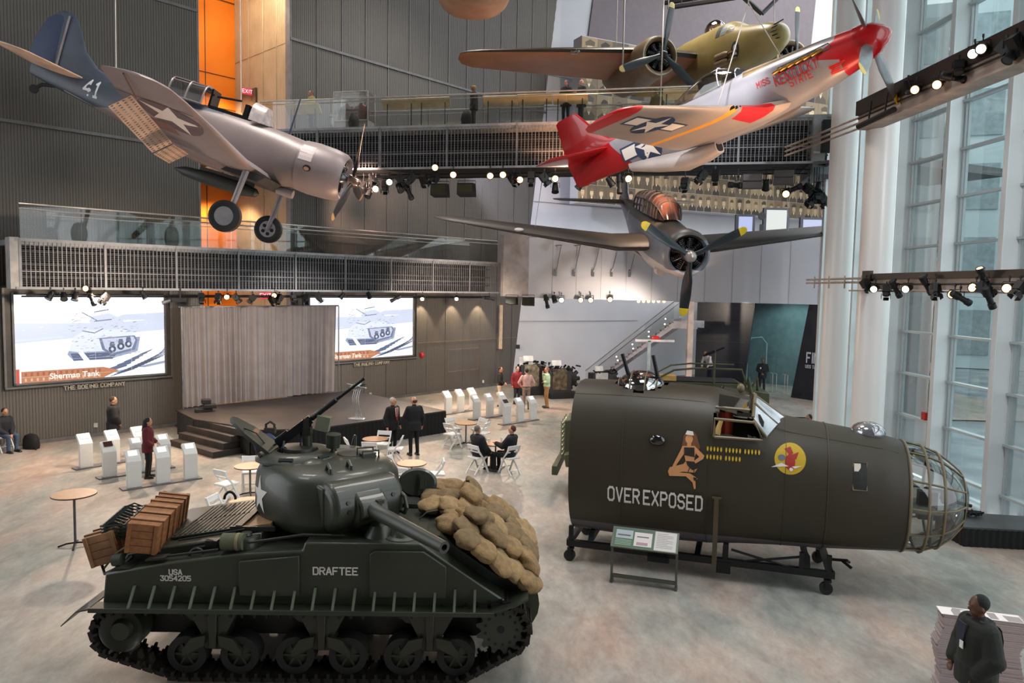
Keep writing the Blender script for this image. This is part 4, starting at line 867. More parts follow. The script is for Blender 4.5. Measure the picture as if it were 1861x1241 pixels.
# cupola ring with vision slots, open hatch leaf
CUP = TR @ Matrix.Translation((-.42, -.30, 2.70))
mb = MB(); mb.T = CUP; mb.lathe([(0, .60), (.03, .60), (.07, .56), (.12, .48), (.13, .36), (.12, .30), (.05, .28), (.03, .0)], 40, 'z'); mb.build('cupola', OD, tk, smooth=30)
mb = MB(); mb.T = CUP
for k in range(6):
    a = k * PI / 3 + .3; mb.box((.535 * math.cos(a), .535 * math.sin(a), .075), (.05, .2, .045), a, 0, .7)
mb.build('vision_slots', M('dark_void', 0), tk)
mb = MB(); mb.T = CUP; mb.lathe([(.10, .26), (.15, .25), (.17, .05)], 24, 'z', (-.02, .05, 0)); mb.build('hatch_rim', ODD, tk)
hinge = TM.inverted() @ Vector((0, 0, 0))
HL = Matrix.Translation((-.92, .05, 2.80)) @ Matrix.Rotation(R(37), 4, 'Y') @ Matrix.Diagonal((1.25, 1, 1, 1))
mb = MB(); mb.T = HL; pts = [(-.02, -.27), (-.4, -.24), (-.62, -.1), (-.66, 0), (-.62, .1), (-.4, .24), (-.02, .27)]; mb.prism([(u, v) for u, v in pts], -.03, .025, 'xy'); mb.box((-.3, 0, -.05), (.4, .06, .05)); mb.tube([(-.15, -.1, .03), (-.3, -.1, .08), (-.45, -.1, .03)], .012, 6); mb.build('cupola_hatch', OD, tk, bevel=.01)
# small turret fittings
mb = MB(); mb.T = TR @ Matrix.Translation((.12, -.34, 2.70)); mb.lathe([(0, .2), (.03, .2), (.07, .14), (.09, .02)], 22, 'z'); mb.build('periscope_dome', OD, tk)
mb = MB(); mb.T = TR @ Matrix.Translation((-.02, .42, 2.70)); mb.lathe([(0, .27), (.05, .27), (.07, .2), (.08, .02)], 26, 'z'); mb.build('loader_hatch', OD, tk)
mb = MB(); mb.T = TR; mb.cyl((-.08, .1, 2.86), (-.06, .1, 3.06), .10, .11, 16); mb.cyl((-.08, .1, 2.72), (-.08, .1, 2.86), .03); mb.build('spotlight', OD, tk)
mb = MB(); mb.T = TR
for (x, y) in ((.62, -.34), (.62, -.02)): mb.tube([(x - .1, y, 2.62), (x - .02, y, 2.8), (x + .06, y, 2.74), (x + .08, y, 2.58)], .026, 8)
mb.build('lifting_lugs', OD, tk)
mb = MB(); mb.T = TR
mb.tube([(.2, .35, 2.74), (.2, .35, 2.86), (.2, .62, 2.84), (.2, .62, 2.72)], .014, 6); mb.tube([(.36, .35, 2.72), (.36, .35, 2.84), (.36, .62, 2.82), (.36, .62, 2.70)], .014, 6); mb.box((.28, .48, 2.75), (.12, .22, .07)); mb.build('periscope_guard', ODD, tk)
mb = MB(); mb.T = TR; mb.box((.2, -.75, 2.68), (.22, .06, .05), .3); mb.build('pistol_port', M('dark_void', 0), tk)
mb = MB(); mb.T = TR; mb.tube([(-.55, .75, 2.7), (-.6, .78, 2.86), (-.66, .8, 2.86), (-.7, .78, 2.7)], .02, 6); mb.build('rear_hook', ODD, tk)
# anti aircraft machine gun
GM = M('gunmetal', (30, 32, 36), .35, .6)
q = TM.inverted()
piv = Vector((-.50, .22, 3.22))
mb = MB(); mb.cyl((piv.x, piv.y, 2.72), (piv.x, piv.y, 3.06), .075, .07, 18); mb.cyl((piv.x, piv.y, 2.72), (piv.x, piv.y, 2.76), .13, .12, 18); mb.build('gun_pedestal', OD, tk)
mb = MB(); mb.box((piv.x, piv.y, piv.z - .14), (.12, .14, .12)); mb.box((piv.x, piv.y + .08, piv.z - .04), (.08, .02, .2)); mb.box((piv.x, piv.y - .08, piv.z - .04), (.08, .02, .2)); mb.build('gun_cradle', ODD, tk)
GD = Matrix.Translation(piv) @ Matrix.Rotation(R(6), 4, 'Z') @ Matrix.Rotation(R(-38), 4, 'Y') @ Matrix.Scale(.86, 4)
mb = MB(); mb.T = GD
mb.box((-.28, 0, 0), (.72, .11, .15)); mb.lathe([(.08, .035), (.10, .048), (.62, .048), (.64, .03), (1.18, .024), (1.2, .03), (1.24, .03), (1.24, .012)], 14, 'x'); mb.build('machine_gun', GM, tk)
mb = MB(); mb.T = GD
for k in range(6): mb.cyl((.14 + k * .08, -.049, 0), (.14 + k * .08, .049, 0), .02, n=8)
mb.build('jacket_holes', M('dark_void', 0), tk); mb = MB(); mb.T = GD; mb.box((-.5, 0, .09), (.26, .09, .03)); mb.build('top_cover', ODD, tk)
mb = MB(); mb.T = GD; mb.tube([(-.64, -.05, .02), (-.76, -.06, .04), (-.76, -.06, -.1)], .016, 6); mb.tube([(-.64, .05, .02), (-.76, .06, .04), (-.76, .06, -.1)], .016, 6); mb.tube([(-.5, -.07, -.02), (-.62, -.16, -.14), (-.7, -.18, -.2)], .02, 6); mb.tube([(-.2, .0, -.08), (-.35, -.06, -.28), (-.5, -.05, -.3)], .02, 6); mb.build('gun_grips', GM, tk)
mb = MB(); mb.box((piv.x + .24, piv.y + .0, piv.z - .02), (.2, .14, .22), 0, 0, .2); mb.build('ammunition_box', M('ammo_grey', (110, 116, 96), .5), tk)
# driver's hatch, open, with inner face
mb = MB(); mb.T = Matrix.Translation((1.12, .46, 1.92)); mb.loft([[(.34 * math.cos(a), .22 * math.sin(a), 0) for a in [2 * PI * k / 24 for k in range(24)]], [(.33 * math.cos(a), .21 * math.sin(a), .05) for a in [2 * PI * k / 24 for k in range(24)]]]); mb.build('hatch_collar', OD, tk)
mb = MB(); mb.T = Matrix.Translation((1.12, .46, 1.973)); mb.poly([(.27 * math.cos(a), .16 * math.sin(a), 0) for a in [2 * PI * k / 24 for k in range(24)]]); mb.build('hatch_opening', M('dark_void', 0), tk)
mb = MB(); mb.T = Matrix.Translation((1.10, .76, 2.16)) @ Matrix.Rotation(R(72), 4, 'X'); mb.loft([[(.30 * math.cos(a), .23 * math.sin(a), -.04) for a in [2 * PI * k / 28 for k in range(28)]], [(.31 * math.cos(a), .24 * math.sin(a), .0) for a in [2 * PI * k / 28 for k in range(28)]], [(.27 * math.cos(a), .2 * math.sin(a), .03) for a in [2 * PI * k / 28 for k in range(28)]]]); mb.box((.08, -.02, .06), (.12, .34, .08)); mb.box((.08, .0, .11), (.06, .2, .06)); mb.box((0, -.26, -.0), (.2, .1, .04)); mb.build('driver_hatch', OD, tk)
tube_part('brush_guard', [(1.25, -.35, 1.93), (1.35, -.3, 2.02), (1.5, -.2, 2.02), (1.52, -.1, 1.93)], .012, ODD)
tube_part('antenna_base', [(1.62, .05, 1.85), (1.62, .05, 1.98), (1.62, .05, 2.1)], [.045, .035, .03], M('black_metal', 0))
tube_part('antenna_base', [(1.9, .62, 1.95), (1.9, .62, 2.1), (1.9, .62, 2.26)], [.045, .035, .03], M('black_metal', 0))
# ---------------- wooden crates, frame stack on the engine deck
M('crate_wood', (140, 92, 52), .65, 0, (122, 78, 44), 3, bump=.2, bscale=20, stretch=(1, 6, 6)); M('crate_wood_pale', (160, 118, 82), .7, 0, (124, 90, 62), 3, bump=.2, bscale=20); M('wood_gap', (70, 44, 24), .8); M('strap_rust', (92, 58, 30), .5, .4)
def crate(nm, label, mtl, M4, dx, dy, dz):
    t = thing(nm, label, 'crate', (0, 0, 0), None, 'wooden crates on the tank engine deck'); t.matrix_world = M4
    nb = max(2, round(dz / .1)); b = MB()
    for k in range(nb):
        z0 = k * dz / nb + .003; b.bb(-dx / 2, dx / 2, -dy / 2, dy / 2, z0, (k + 1) * dz / nb - .003)
    b.build('boards', M(mtl), t, bevel=.004); MB().bb(-dx / 2 + .006, dx / 2 - .006, -dy / 2 + .006, dy / 2 - .006, .01, dz - .01).build('inner_box', M('wood_gap'), t)
    b = MB()
    for sx in (-.32, .32):
        b = MB(); b.box((sx * dx, -dy / 2 - .01, dz / 2), (.05, .02, dz + .02)); b.box((sx * dx, dy / 2 + .01, dz / 2), (.05, .02, dz + .02)); b.box((sx * dx, 0, dz + .01), (.05, dy + .04, .02)); b.build('batten', M(mtl), t, bevel=.003)
    for sy in (-1, 1):
        for sx in (-1, 1): b = MB(); b.box((sx * (dx / 2 + .01), sy * dy * .42, dz / 2), (.02, .05, dz)); b.build('batten', M(mtl), t, bevel=.003)
    b = MB(); b.box((0, 0, dz / 2), (.02, dy + .03, dz + .03)); b.build('metal_band', M('strap_rust'), t)
def TP(x, y, z, rz_=0, ry_=0, rx_=0): return TM @ Matrix.Translation((x, y, z)) @ Matrix.Rotation(R(rz_), 4, 'Z') @ Matrix.Rotation(R(ry_), 4, 'Y') @ Matrix.Rotation(R(rx_), 4, 'X')
crate('wooden_crate', 'long orange-brown wooden crate lying across the rear deck of the tank', 'crate_wood', TP(-2.42, -.72, 1.68, 99, 0, 8), .92, .40, .40)
crate('wooden_crate', 'orange-brown wooden crate at the far end of the tank deck behind the long crate', 'crate_wood', TP(-2.55, .09, 1.70, 99, 0, 8), .62, .40, .36)
crate('wooden_crate', 'tilted pale wooden crate hung on the rear left corner of the tank', 'crate_wood_pale', TP(-2.90, -.66, 1.46, 92, 0, -16), .66, .42, .42)
t = thing('metal_basket', 'stack of dark wire frames strapped behind the long crate on the tank', 'basket'); t.matrix_world = TP(-2.88, -.52, 1.80, 99, 0, 0)
for k in range(5):
    b = MB()
    for s in range(9): b.tube([(-.42 + s * .105, -.13, k * .045), (-.40 + s * .105, 0, k * .045 + .05), (-.42 + s * .105, .13, k * .045)], .012, 5)
    b.tube([(-.44, -.14, k * .045), (.46, -.14, k * .045), (.46, .14, k * .045), (-.44, .14, k * .045), (-.44, -.14, k * .045)], .013, 5); b.build('wire_frame', M('wire_dark', (56, 64, 60), .5, .4), t)
tube_part('cargo_strap', [(-2.95, -.95, 1.38), (-2.75, -1.0, 1.62), (-2.5, -.98, 1.78), (-2.3, -.98, 1.72)], .014, M('strap', 0))
tube_part('cargo_strap', [(-3.0, -.9, 1.42), (-2.9, -1.02, 1.34), (-2.66, -1.04, 1.46), (-2.5, -1.05, 1.6)], .02, ODD)
# ---------------- sandbags
def bag_mesh(seed, mt):
    rr = random.Random(seed); b = MB(); n, k = 22, 14; L_, W_, H_ = .27, .175, .10
    rings = []
    for j in range(k + 1):
        u = -1 + 2 * j / k; e = (1 - abs(u) ** 3.2) ** .5 if abs(u) < 1 else 0; e = max(e, .30)
        if abs(u) > .93: e = .34 + .1 * rr.random()
        rg = []
        for i in range(n):
            a = 2 * PI * i / n; c, s_ = math.cos(a), math.sin(a)
            wz = .08 * math.sin(3 * a + seed + 4 * u) + .05 * math.sin(5 * a + 7 * u + seed * 2)
            fl = abs(u) > .93
            y = W_ * e * math.copysign(abs(c) ** .8, c) * (1 + wz) * (1.25 if fl else 1); z = H_ * e * math.copysign(abs(s_) ** .85, s_) * (1 + wz) * (.35 if fl else 1)
            rg.append((L_ * u * (1 + .05 * math.sin(a * 2 + seed)), y, z))
        rings.append(rg)
    b.loft(rings); o = b.build('sandbag', mt, smooth=70); return o
BG = [M('burlap_a', (142, 114, 76), .9, 0, (108, 86, 56), 9, bump=.5, bscale=45), M('burlap_b', (120, 98, 66), .9, 0, (92, 74, 48), 9, bump=.5, bscale=45), M('burlap_c', (154, 126, 86), .9, 0, (120, 98, 66), 9, bump=.5, bscale=45)]
protos = [bag_mesh(k + 1, BG[k % 3]) for k in range(6)]
rb = random.Random(11); bags = []
def gl(x): return 1.93 if x < 1.5 else 1.93 - (x - 1.5) * .68
rows_ = [(1.42, 1.98, [.98, .5, .05]), (1.62, 2.0, [1.0, .52, .08]), (1.72, 1.93, [-.1, -.62, 1.05]), (1.95, 1.90, [1.08, .62, .2, -.28, -.75, -1.06]), (2.18, 1.74, [1.0, .52, .05, -.42, -.86, -1.12]), (2.42, 1.56, [1.06, .6, .14, -.32, -.76, -1.08]), (2.66, 1.40, [.98, .5, .03, -.44, -.9]), (2.84, 1.26, [.9, .42, -.05, -.5, -.95])]
lay2 = [(2.0, 2.06, [.86, .36]), (2.1, 2.02, [-.5]), (2.34, 1.80, [.78, .3, -.2, -.62]), (2.58, 1.62, [.8, .3, -.15, -.6]), (2.78, 1.46, [.66, .2, -.26, -.7])]
ri = 0
names_r = ['topmost row by the driver hatch', 'second row below the driver hatch', 'row beside the gun muzzle', 'upper row of the front slope', 'middle row of the front slope', 'lower middle row of the slope', 'lower row of the front slope', 'bottom row over tank nose', 'second layer at the crest', 'second layer beside the muzzle', 'second layer on the upper slope', 'second layer on the middle slope', 'second layer on the lower slope']
used = 0
for (x, z, ys) in rows_ + lay2:
    for j, y in enumerate(ys):
        k = rb.randrange(6)
        if used < 6: o = protos[used]; used += 1
        else: o = protos[k].copy(); COL.objects.link(o)
        pos = 'single' if len(ys) == 1 else ('farthest' if j == 0 else ('nearest' if j == len(ys) - 1 else ['', 'second', 'third', 'fourth', 'fifth'][j] + ' from far end'))
        tag(o, 'tan sandbag, %s, %s' % (names_r[ri], pos), 'sandbag', 'sandbags piled on the tank front')
        tilt = 34 if x > 1.8 else 6
        o.matrix_world = TM @ Matrix.Translation((x + rb.uniform(-.04, .04), y + rb.uniform(-.04, .04), z + .03 + rb.uniform(-.02, .02))) @ Matrix.Rotation(R(tilt + rb.uniform(-8, 8)), 4, 'Y') @ Matrix.Rotation(R(90 + rb.uniform(-35, 35)), 4, 'Z') @ Matrix.Rotation(R(rb.uniform(-10, 10)), 4, 'X') @ Matrix.Diagonal((rb.uniform(.95, 1.12), rb.uniform(.95, 1.15), rb.uniform(.95, 1.2), 1))
    ri += 1
# ============================================================ BOMBER NOSE SECTION
BO = Vector((1.455, 14.826, 0)); BMx = rotm(-17.5).copy(); BMx.translation = BO
bn = thing('bomber_nose_section', 'olive bomber nose section lettered OVER EXPOSED with glazed nose on a wheeled cradle', 'aircraft section', BO, rotm(-17.5))
BP = paint('bomber_olive', (47, 41, 28), [((92, 89, 95), [(0, 0, -1, .84)])], .5); BG_ = M('bomber_grey', (112, 108, 112), .5, 0, (100, 98, 104), 1.5); BFR = M('bomber_frame', (108, 96, 70), .45)
#  x, z bottom, z top, half width, exponent
SEC = [(-.0, .50, 3.45, 1.14, 2.7), (1.0, .47, 3.47, 1.15, 2.7), (2.0, .48, 3.46, 1.15, 2.7), (2.6, .50, 3.43, 1.15, 2.7), (3.2, .56, 3.28, 1.14, 2.6), (3.75, .60, 2.98, 1.12, 2.5), (4.4, .62, 2.90, 1.09, 2.4), (5.0, .66, 2.82, 1.05, 2.35), (5.5, .69, 2.75, .99, 2.3), (5.86, .71, 2.66, .93, 2.25)]
def bring(x, zb_, zt_, hw, e, n=64, s=1.):
    zc = (zb_ + zt_) / 2; hh = (zt_ - zb_) / 2; out = []
    for k in range(n):
        a = 2 * PI * k / n; c, s_ = math.cos(a), math.sin(a)
        out.append((x, hw * s * math.copysign(abs(c) ** (2 / e), c), zc + hh * s * math.copysign(abs(s_) ** (2 / e), s_)))
    return out
def interp(x):
    for a, b in zip(SEC, SEC[1:]):
        if a[0] <= x <= b[0]:
            t = (x - a[0]) / (b[0] - a[0]); return tuple(a[i] + (b[i] - a[i]) * t for i in range(5))
    return SEC[-1]
mb = MB(); N_ = 64; xs = [i * .1 for i in range(0, 59)] + [5.86]
xs = sorted(set([round(x, 3) for x in xs])); rings = [bring(*interp(x)) for x in xs]; idx = [[mb.vt(p) for p in r] for r in rings]
def hole(p):
    x, y, z = p
    if 2.63 < x < 3.42 and abs(y) > .6 and 2.70 < z < 3.12: return True           # cockpit side windows
    if ((x - 1.17) / .52) ** 2 + (y / .62) ** 2 < 1 and z > 3: return True          # turret ring
    return False
for a in range(len(xs) - 1):
    for k in range(N_):
        q = [idx[a][k], idx[a][(k + 1) % N_], idx[a + 1][(k + 1) % N_], idx[a + 1][k]]; cen = sum((Vector(mb.v[i]) for i in q), Vector()) / 4
        if hole(cen): continue
        mb.fc(q)
mb.m = 0
skin = mb.build('fuselage_skin', BP, bn, smooth=50)
# full (no holes) copy for projecting marks
mb2 = MB(); mb2.loft(rings); bm_b = BVHTree.FromPolygons([Vector(v) for v in mb2.v], mb2.f)
mb = MB(); inn = [bring(*interp(x), s=.965) for x in xs]; ii = [[mb.vt(p) for p in r] for r in inn]
for a in range(len(xs) - 1):
    for k in range(N_):
        q = [ii[a][k], ii[a][(k + 1) % N_], ii[a + 1][(k + 1) % N_], ii[a + 1][k]]; cen = sum((Vector(mb.v[i]) for i in q), Vector()) / 4
        if not hole(cen): mb.fc(q)
mb.box((2.6, 0, 1.4), (5.0, 1.9, .06)); mb.box((2.3, 0, 2.0), (.06, 2.0, 1.6)); mb.build('cabin_interior', M('cabin_dark', (44, 46, 34), .8), bn)
# seams
mb = MB()
for x in (1.0, 2.55, 3.85, 4.55, 5.84):
    r_ = [Vector(p) * 1 for p in bring(*interp(x), s=1.003)]
    if x == 1.0: r_ = [p for p in r_ if not (p.z > 3.3 and abs(p.y) < .7)]; mb.tube(r_, .006, 4); continue
    mb.tube(r_ + [r_[0]], .012 if x > 4 else .006, 4)
for kk in (22, 42): mb.tube([Vector(rings[i][kk]) * 1.0 + Vector((0, -.004 if kk > 32 else .004, .004)) for i in range(0, len(xs), 3)], .006, 4)
mb.build('skin_seams', M('seam_olive', (62, 54, 38), .5), bn)
# cockpit canopy: side windows and windshield frame
mb = MB()
for s in (-1, 1):
    y = s * 1.13
    mb.tube([(2.63, y, 2.70), (2.63, y * .985, 3.02), (3.30, y * .97, 3.0), (3.46, y * .99, 2.70), (2.63, y, 2.70)], .028, 6)
    mb.tube([(2.63, y * .8, 3.2), (3.22, y * .79, 3.18)], .03, 6)
mb.tube([(3.28, -.92, 3.06), (3.30, -.5, 3.3), (3.32, 0, 3.34), (3.30, .5, 3.3), (3.28, .92, 3.06)], .03, 6)
mb.tube([(3.3, -.6, 3.27), (3.70, -.62, 2.90)], .028, 6); mb.tube([(3.3, .0, 3.34), (3.86, .0, 2.95)], .028, 6); mb.tube([(3.3, .6, 3.27), (3.70, .62, 2.90)], .028, 6); mb.tube([(3.28, -.98, 3.02), (3.52, -1.02, 2.74)], .028, 6)
mb.build('canopy_frame', BFR, bn)
# roof glazing panels
mb = MB()
for s in (-1, 1): mb = MB(); mb.poly([(2.68, s * .62, 3.405), (3.2, s * .60, 3.32), (3.2, s * .92, 3.16), (2.68, s * .93, 3.22)]); mb.build('roof_window', GL('roof_glass', (225, 215, 205), .12), bn)
mb = MB()
mb.poly([(3.31, -.06, 3.33), (3.31, -.58, 3.27), (3.72, -.60, 2.93), (3.86, -.06, 2.955)]); mb.poly([(3.31, .06, 3.33), (3.31, .58, 3.27), (3.72, .60, 2.93), (3.86, .06, 2.955)])
mb.poly([(3.30, -.63, 3.25), (3.29, -.95, 3.05), (3.53, -.99, 2.76), (3.70, -.66, 2.92)]); mb.poly([(3.30, .63, 3.25), (3.29, .95, 3.05), (3.53, .99, 2.76), (3.70, .66, 2.92)])
mb.build('windshield_pane', M('sky_glass', (216, 224, 230), .08, 0, (150, 160, 168), 2), bn, smooth=0)
mb = MB(); mb.poly([(3.36, -.82, 3.08 + .03), (3.40, -.80, 3.10), (3.47, -.86, 2.98), (3.46, -.93, 2.90), (3.40, -.93, 2.92)]); mb.build('instrument_hood', M('dark_void', 0), bn)
for s, cc in ((-.35, (196, 72, 40)), (.35, (196, 72, 40))):
    mb = MB(); mb.loft([[(2.78 + .02 * j, s + .2 * math.cos(a), z) if False else (2.80 + .13 * math.sin(a), s + .22 * math.cos(a), z) for a in [2 * PI * q / 12 for q in range(12)]] for j, z in enumerate((2.3, 2.6, 3.0, 3.14))]); mb.build('pilot_seat', M('seat_red', cc, .7), bn)
mb = MB(); mb.tube([(2.68, -1.0, 2.72), (2.70, -.98, 2.85), (2.74, -.98, 2.98)], [.06, .045, .035], 8); mb.build('hanging_harness', M('tan_harness', (196, 160, 96), .8), bn)
# turret dome with twin guns
mb = MB(); mb.sph((1.17, 0, 3.36), (.47, .52, .34), 28, 14); mb.build('top_turret_dome', GL('dome_glass', (205, 205, 205), .45, .08), bn)
mb = MB()
for k in (-.42, -.16, .12, .34):
    rx_ = math.sqrt(max(0, 1 - (k / .48) ** 2)); mb.tube([(1.17 + k, .52 * rx_ * math.cos(a), 3.36 + .34 * rx_ * math.sin(a)) for a in [PI * q / 14 for q in range(15)]], .014, 5)
mb.build('dome_ribs', BFR, bn)
mb = MB(); mb.lathe([(3.1, .42), (3.34, .40), (3.36, .1)], 24, 'z', (1.17, 0, 0)); mb.box((1.17, 0, 3.42), (.5, .3, .2)); mb.box((1.05, -.2, 3.46), (.14, .1, .2)); mb.build('turret_interior', M('turret_dark', (44, 42, 44), .6, .2, (30, 30, 32), 8), bn)
for k, (x0, x1, y) in enumerate(((1.02, .80, -.15), (1.56, 1.40, -.15))):
    mb = MB(); mb.cyl((x0 - .0, y, 3.35), (x1 - .0, y + .0, 4.02), .042, .036, 12); mb.cyl((x0, y, 3.38), (x0 - (x0 - x1) * .32, y, 3.60), .052, .05, 12); mb.build('turret_gun', GM, bn)
# small dome ahead
mb = MB(); mb.sph((5.28, 0, 2.78), (.30, .30, .20), 20, 10); mb.build('astrodome', M('chrome_glass', (190, 190, 196), .08, .7, (110, 110, 116), 5), bn)
mb = MB(); mb.sph((3.05, .1, 3.44), (.07, .07, .09), 12, 8); mb.build('radio_loop', BFR, bn)
# side window inner and blister
mb = MB(); r_ = []
for (u, v) in ((4.94, 1.95), (4.94, 2.40), (5.16, 2.40), (5.16, 1.95), (4.94, 1.95)):
    h = bm_b.ray_cast(Vector((u, -3, v)), Vector((0, 1, 0))); r_.append(h[0] + Vector((0, -.005, 0)))
mb.tube(r_, .014, 6); mb.build('window_frame', BFR, bn)
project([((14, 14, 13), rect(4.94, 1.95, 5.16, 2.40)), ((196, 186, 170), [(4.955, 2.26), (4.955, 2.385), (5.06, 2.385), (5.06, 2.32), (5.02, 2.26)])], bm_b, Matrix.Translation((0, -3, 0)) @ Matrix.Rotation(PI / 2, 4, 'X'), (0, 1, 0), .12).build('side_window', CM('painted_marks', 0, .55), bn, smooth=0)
mb = MB(); mb.sph((1.64, -1.15, 2.56), (.15, .07, .10), 16, 10); mb.build('side_blister', M('black_gloss', (16, 16, 18), .08, 0, (12, 12, 14), coat=1), bn)
# paint marks
def mk(u, v, s=1): return Matrix.Translation((u, -3, v)) @ Matrix.Rotation(PI / 2, 4, 'X') @ Matrix.Scale(s, 4)
mark = CM('painted_marks', 0, .55)
p1_, w1 = letters('OVER', .245, (206, 204, 198), 1.05, 1.9, narrow=.82); p2_, w2 = letters('EXPOSED', .245, (206, 204, 198), 1.05, 1.9, narrow=.82)
k = 1.70 / (w1 + w2 + .11); pp = shift(p1_, 0, 0, k) + shift(p2_, (w1 + .11) * k, 0, k)
project([(c_, [(u, v * 1.3) for u, v in p_]) for c_, p_ in pp], bm_b, mk(.77, 1.36), (0, 1, 0), .2).build('name_lettering', mark, bn, smooth=0)
# kneeling figure painting (simple period style panel figure)
SK, HR, DK = (196, 138, 92), (104, 66, 40), (36, 30, 26)
fig = [(HR, ell(.0, .80, .125, .13)), (HR, [(-.12, .80), (-.15, .62), (-.02, .60), (.14, .58), (.18, .66), (.12, .82)]), (SK, ell(-.02, .795, .065, .085)), (SK, rect(-.05, .66, .02, .73)),
 (SK, [(-.13, .66), (.08, .68), (.13, .62), (.09, .48), (.08, .38), (-.06, .38), (-.09, .5)]), (SK, [(.08, .68), (.26, .52), (.24, .46), (.10, .36), (.07, .40), (.17, .49), (.06, .60)]), (SK, [(-.13, .66), (-.17, .56), (-.27, .34), (-.30, .26), (-.25, .25), (-.22, .32), (-.10, .52)]),
 (SK, [(-.06, .40), (.09, .40), (.15, .28), (.10, .20), (-.10, .20), (-.32, .14), (-.37, .18), (-.34, .26), (-.1, .34)]), (SK, [(-.37, .18), (-.34, .10), (-.05, .12), (.07, .02), (.10, -.1), (.13, -.09), (.12, .06), (.16, .10), (.02, .18)]),
 (DK, [(-.10, .64), (.08, .65), (.09, .48), (-.09, .5)]), (DK, [(-.06, .40), (.09, .40), (.15, .28), (.06, .24), (-.03, .32)]), (DK, [(.02, .32), (.035, .32), (-.01, .2), (-.025, .2)]), (DK, [(.09, .3), (.105, .3), (.09, .16), (.075, .16)]), (DK, [(.08, .12), (.15, .11), (.12, .05), (.09, .06)]),
 ((206, 200, 196), [(-.09, .87), (.06, .86), (.04, .93), (-.06, .94)])]
project(shift(fig, 0, 0, 1.0), bm_b, mk(2.22, 1.83), (0, 1, 0), .12).build('kneeling_figure_painting', mark, bn, smooth=0)
bomb = []
def bombrow(u, v, groups):
    for g in groups:
        for j in range(5): bomb.extend([((196, 164, 40), [(u - .014, v + .045), (u + .014, v + .045), (u + .016, v + .01), (u + .006, v - .022), (u - .006, v - .022), (u - .016, v + .01)]), ((196, 164, 40), rect(u - .013, v + .05, u + .013, v + .058))]); u += .058
        u += .03
bombrow(0, 0, [1, 1, 1]); bombrow(0, -.135, [1, 1])
project(bomb, bm_b, mk(2.53, 2.46), (0, 1, 0), .3).build('bomb_tally', mark, bn, smooth=0)
em = [((176, 146, 24), ell(0, 0, .26)), ((150, 34, 26), ell(.0, -.05, .085, .13)), ((150, 34, 26), [(-.1, .16), (0, .05), (.05, .1), (.0, .2)]), ((150, 34, 26), [(.02, .07), (.14, .12), (.10, .0), (.02, .0)]), ((206, 200, 196), [(-.31, -.15), (-.02, -.12), (-.14, -.07)]), ((206, 200, 196), [(.03, -.12), (.2, -.10), (.08, -.15)]), ((90, 96, 110), ell(-.14, .02, .06, .05)), ((206, 200, 196), ell(0.02, -.17, .03))]
project(em, bm_b, mk(3.92, 2.39), (0, 1, 0), .12).build('round_emblem', mark, bn, smooth=0)
# strut hanging down the side
mb = MB(); mb.bb(2.68, 2.76, -1.26, -1.16, .42, 1.62); mb.box((2.72, -1.2, 1.62), (.16, .1, .02)); mb.build('side_strut', M('strut_olive', (72, 64, 44), .5), bn)
# glazed nose
NS = [(5.86, .71, 2.66, .93), (6.15, .72, 2.60, .90), (6.4, .82, 2.50, .84), (6.6, .98, 2.36, .72), (6.78, 1.2, 2.2, .52), (6.88, 1.45, 2.02, .3)]
gr = [bring(x, a, b, w_, 2.15, 40) for x, a, b, w_ in NS]
mb = MB(); mb.loft(gr, cap=False); mb.poly(gr[-1]); mb.build('nose_glazing', GL('nose_glass', (226, 232, 230), .10), bn, smooth=60)
mb = MB()
for i in (0, 1, 2): r_ = [Vector(p) for p in gr[i]]; mb.tube(r_ + [r_[0]], .026 if i else .03, 6)
for kk in (0, 3, 7, 10, 13, 17, 20, 23, 26, 30, 33, 36): mb.tube([gr[i][kk] for i in range(0, 5)], .02, 6)
r_ = [Vector(p) for p in gr[4]]; mb.tube(r_ + [r_[0]], .016, 6)
mb.build('nose_frames', BFR, bn)
mb = MB(); mb.lathe([(-.02, .12), (.12, .16), (.2, .12)], 14, 'x', (6.55, 0, 1.72)); mb.cyl((6.5, 0, 1.7), (7.0, 0, 1.6), .03); mb.box((6.3, .0, 1.55), (.3, .2, .5)); mb.build('bombsight', GM, bn)
mb = MB(); mb.bb(5.86, 6.4, -.5, .5, 1.5, 1.53); mb.cyl((6.3, -.4, .9), (6.3, -.4, 1.5), .02); mb.build('nose_shelf', M('shelf_grey', (110, 112, 104), .5), bn)
# cradle
CR = M('cradle_black', (20, 22, 24), .5, .3)
mb = MB()
for y in (-.85, .75):
    mb.bb(-.05, 4.75, y - .05, y + .05, .30, .42)
    for x in (.02, 1.1, 1.9, 2.9, 4.2, 4.65): mb.box((x, y, .52), (.08, .08, .36))
for x in (-.02, 2.4, 4.68): mb.bb(x - .05, x + .05, -.85, .75, .30, .42)
mb.tube([(3.0, -.85, .60), (4.2, -.85, .36)], .025, 6); mb.tube([(3.0, -.85, .36), (4.2, -.85, .62)], .025, 6)
for x in (.4, 1.7, 2.9, 4.3): mb.prism([(-.85, .42), (.75, .42), (.6, .6), (.2, .5), (-.2, .5), (-.7, .6)], x - .05, x + .05, 'yz')
mb.bb(1.5, 1.9, -.9, -.8, .2, .42); mb.bb(2.75, 3.0, -.92, -.8, .16, .36)
mb.tube([(4.7, -.05, .36), (5.05, .0, .36), (5.1, .1, .3)], .03, 6); mb.tube([(4.95, 0, .36), (5.12, -.1, .26)], .03, 6)
mb.build('cradle', CR, bn)
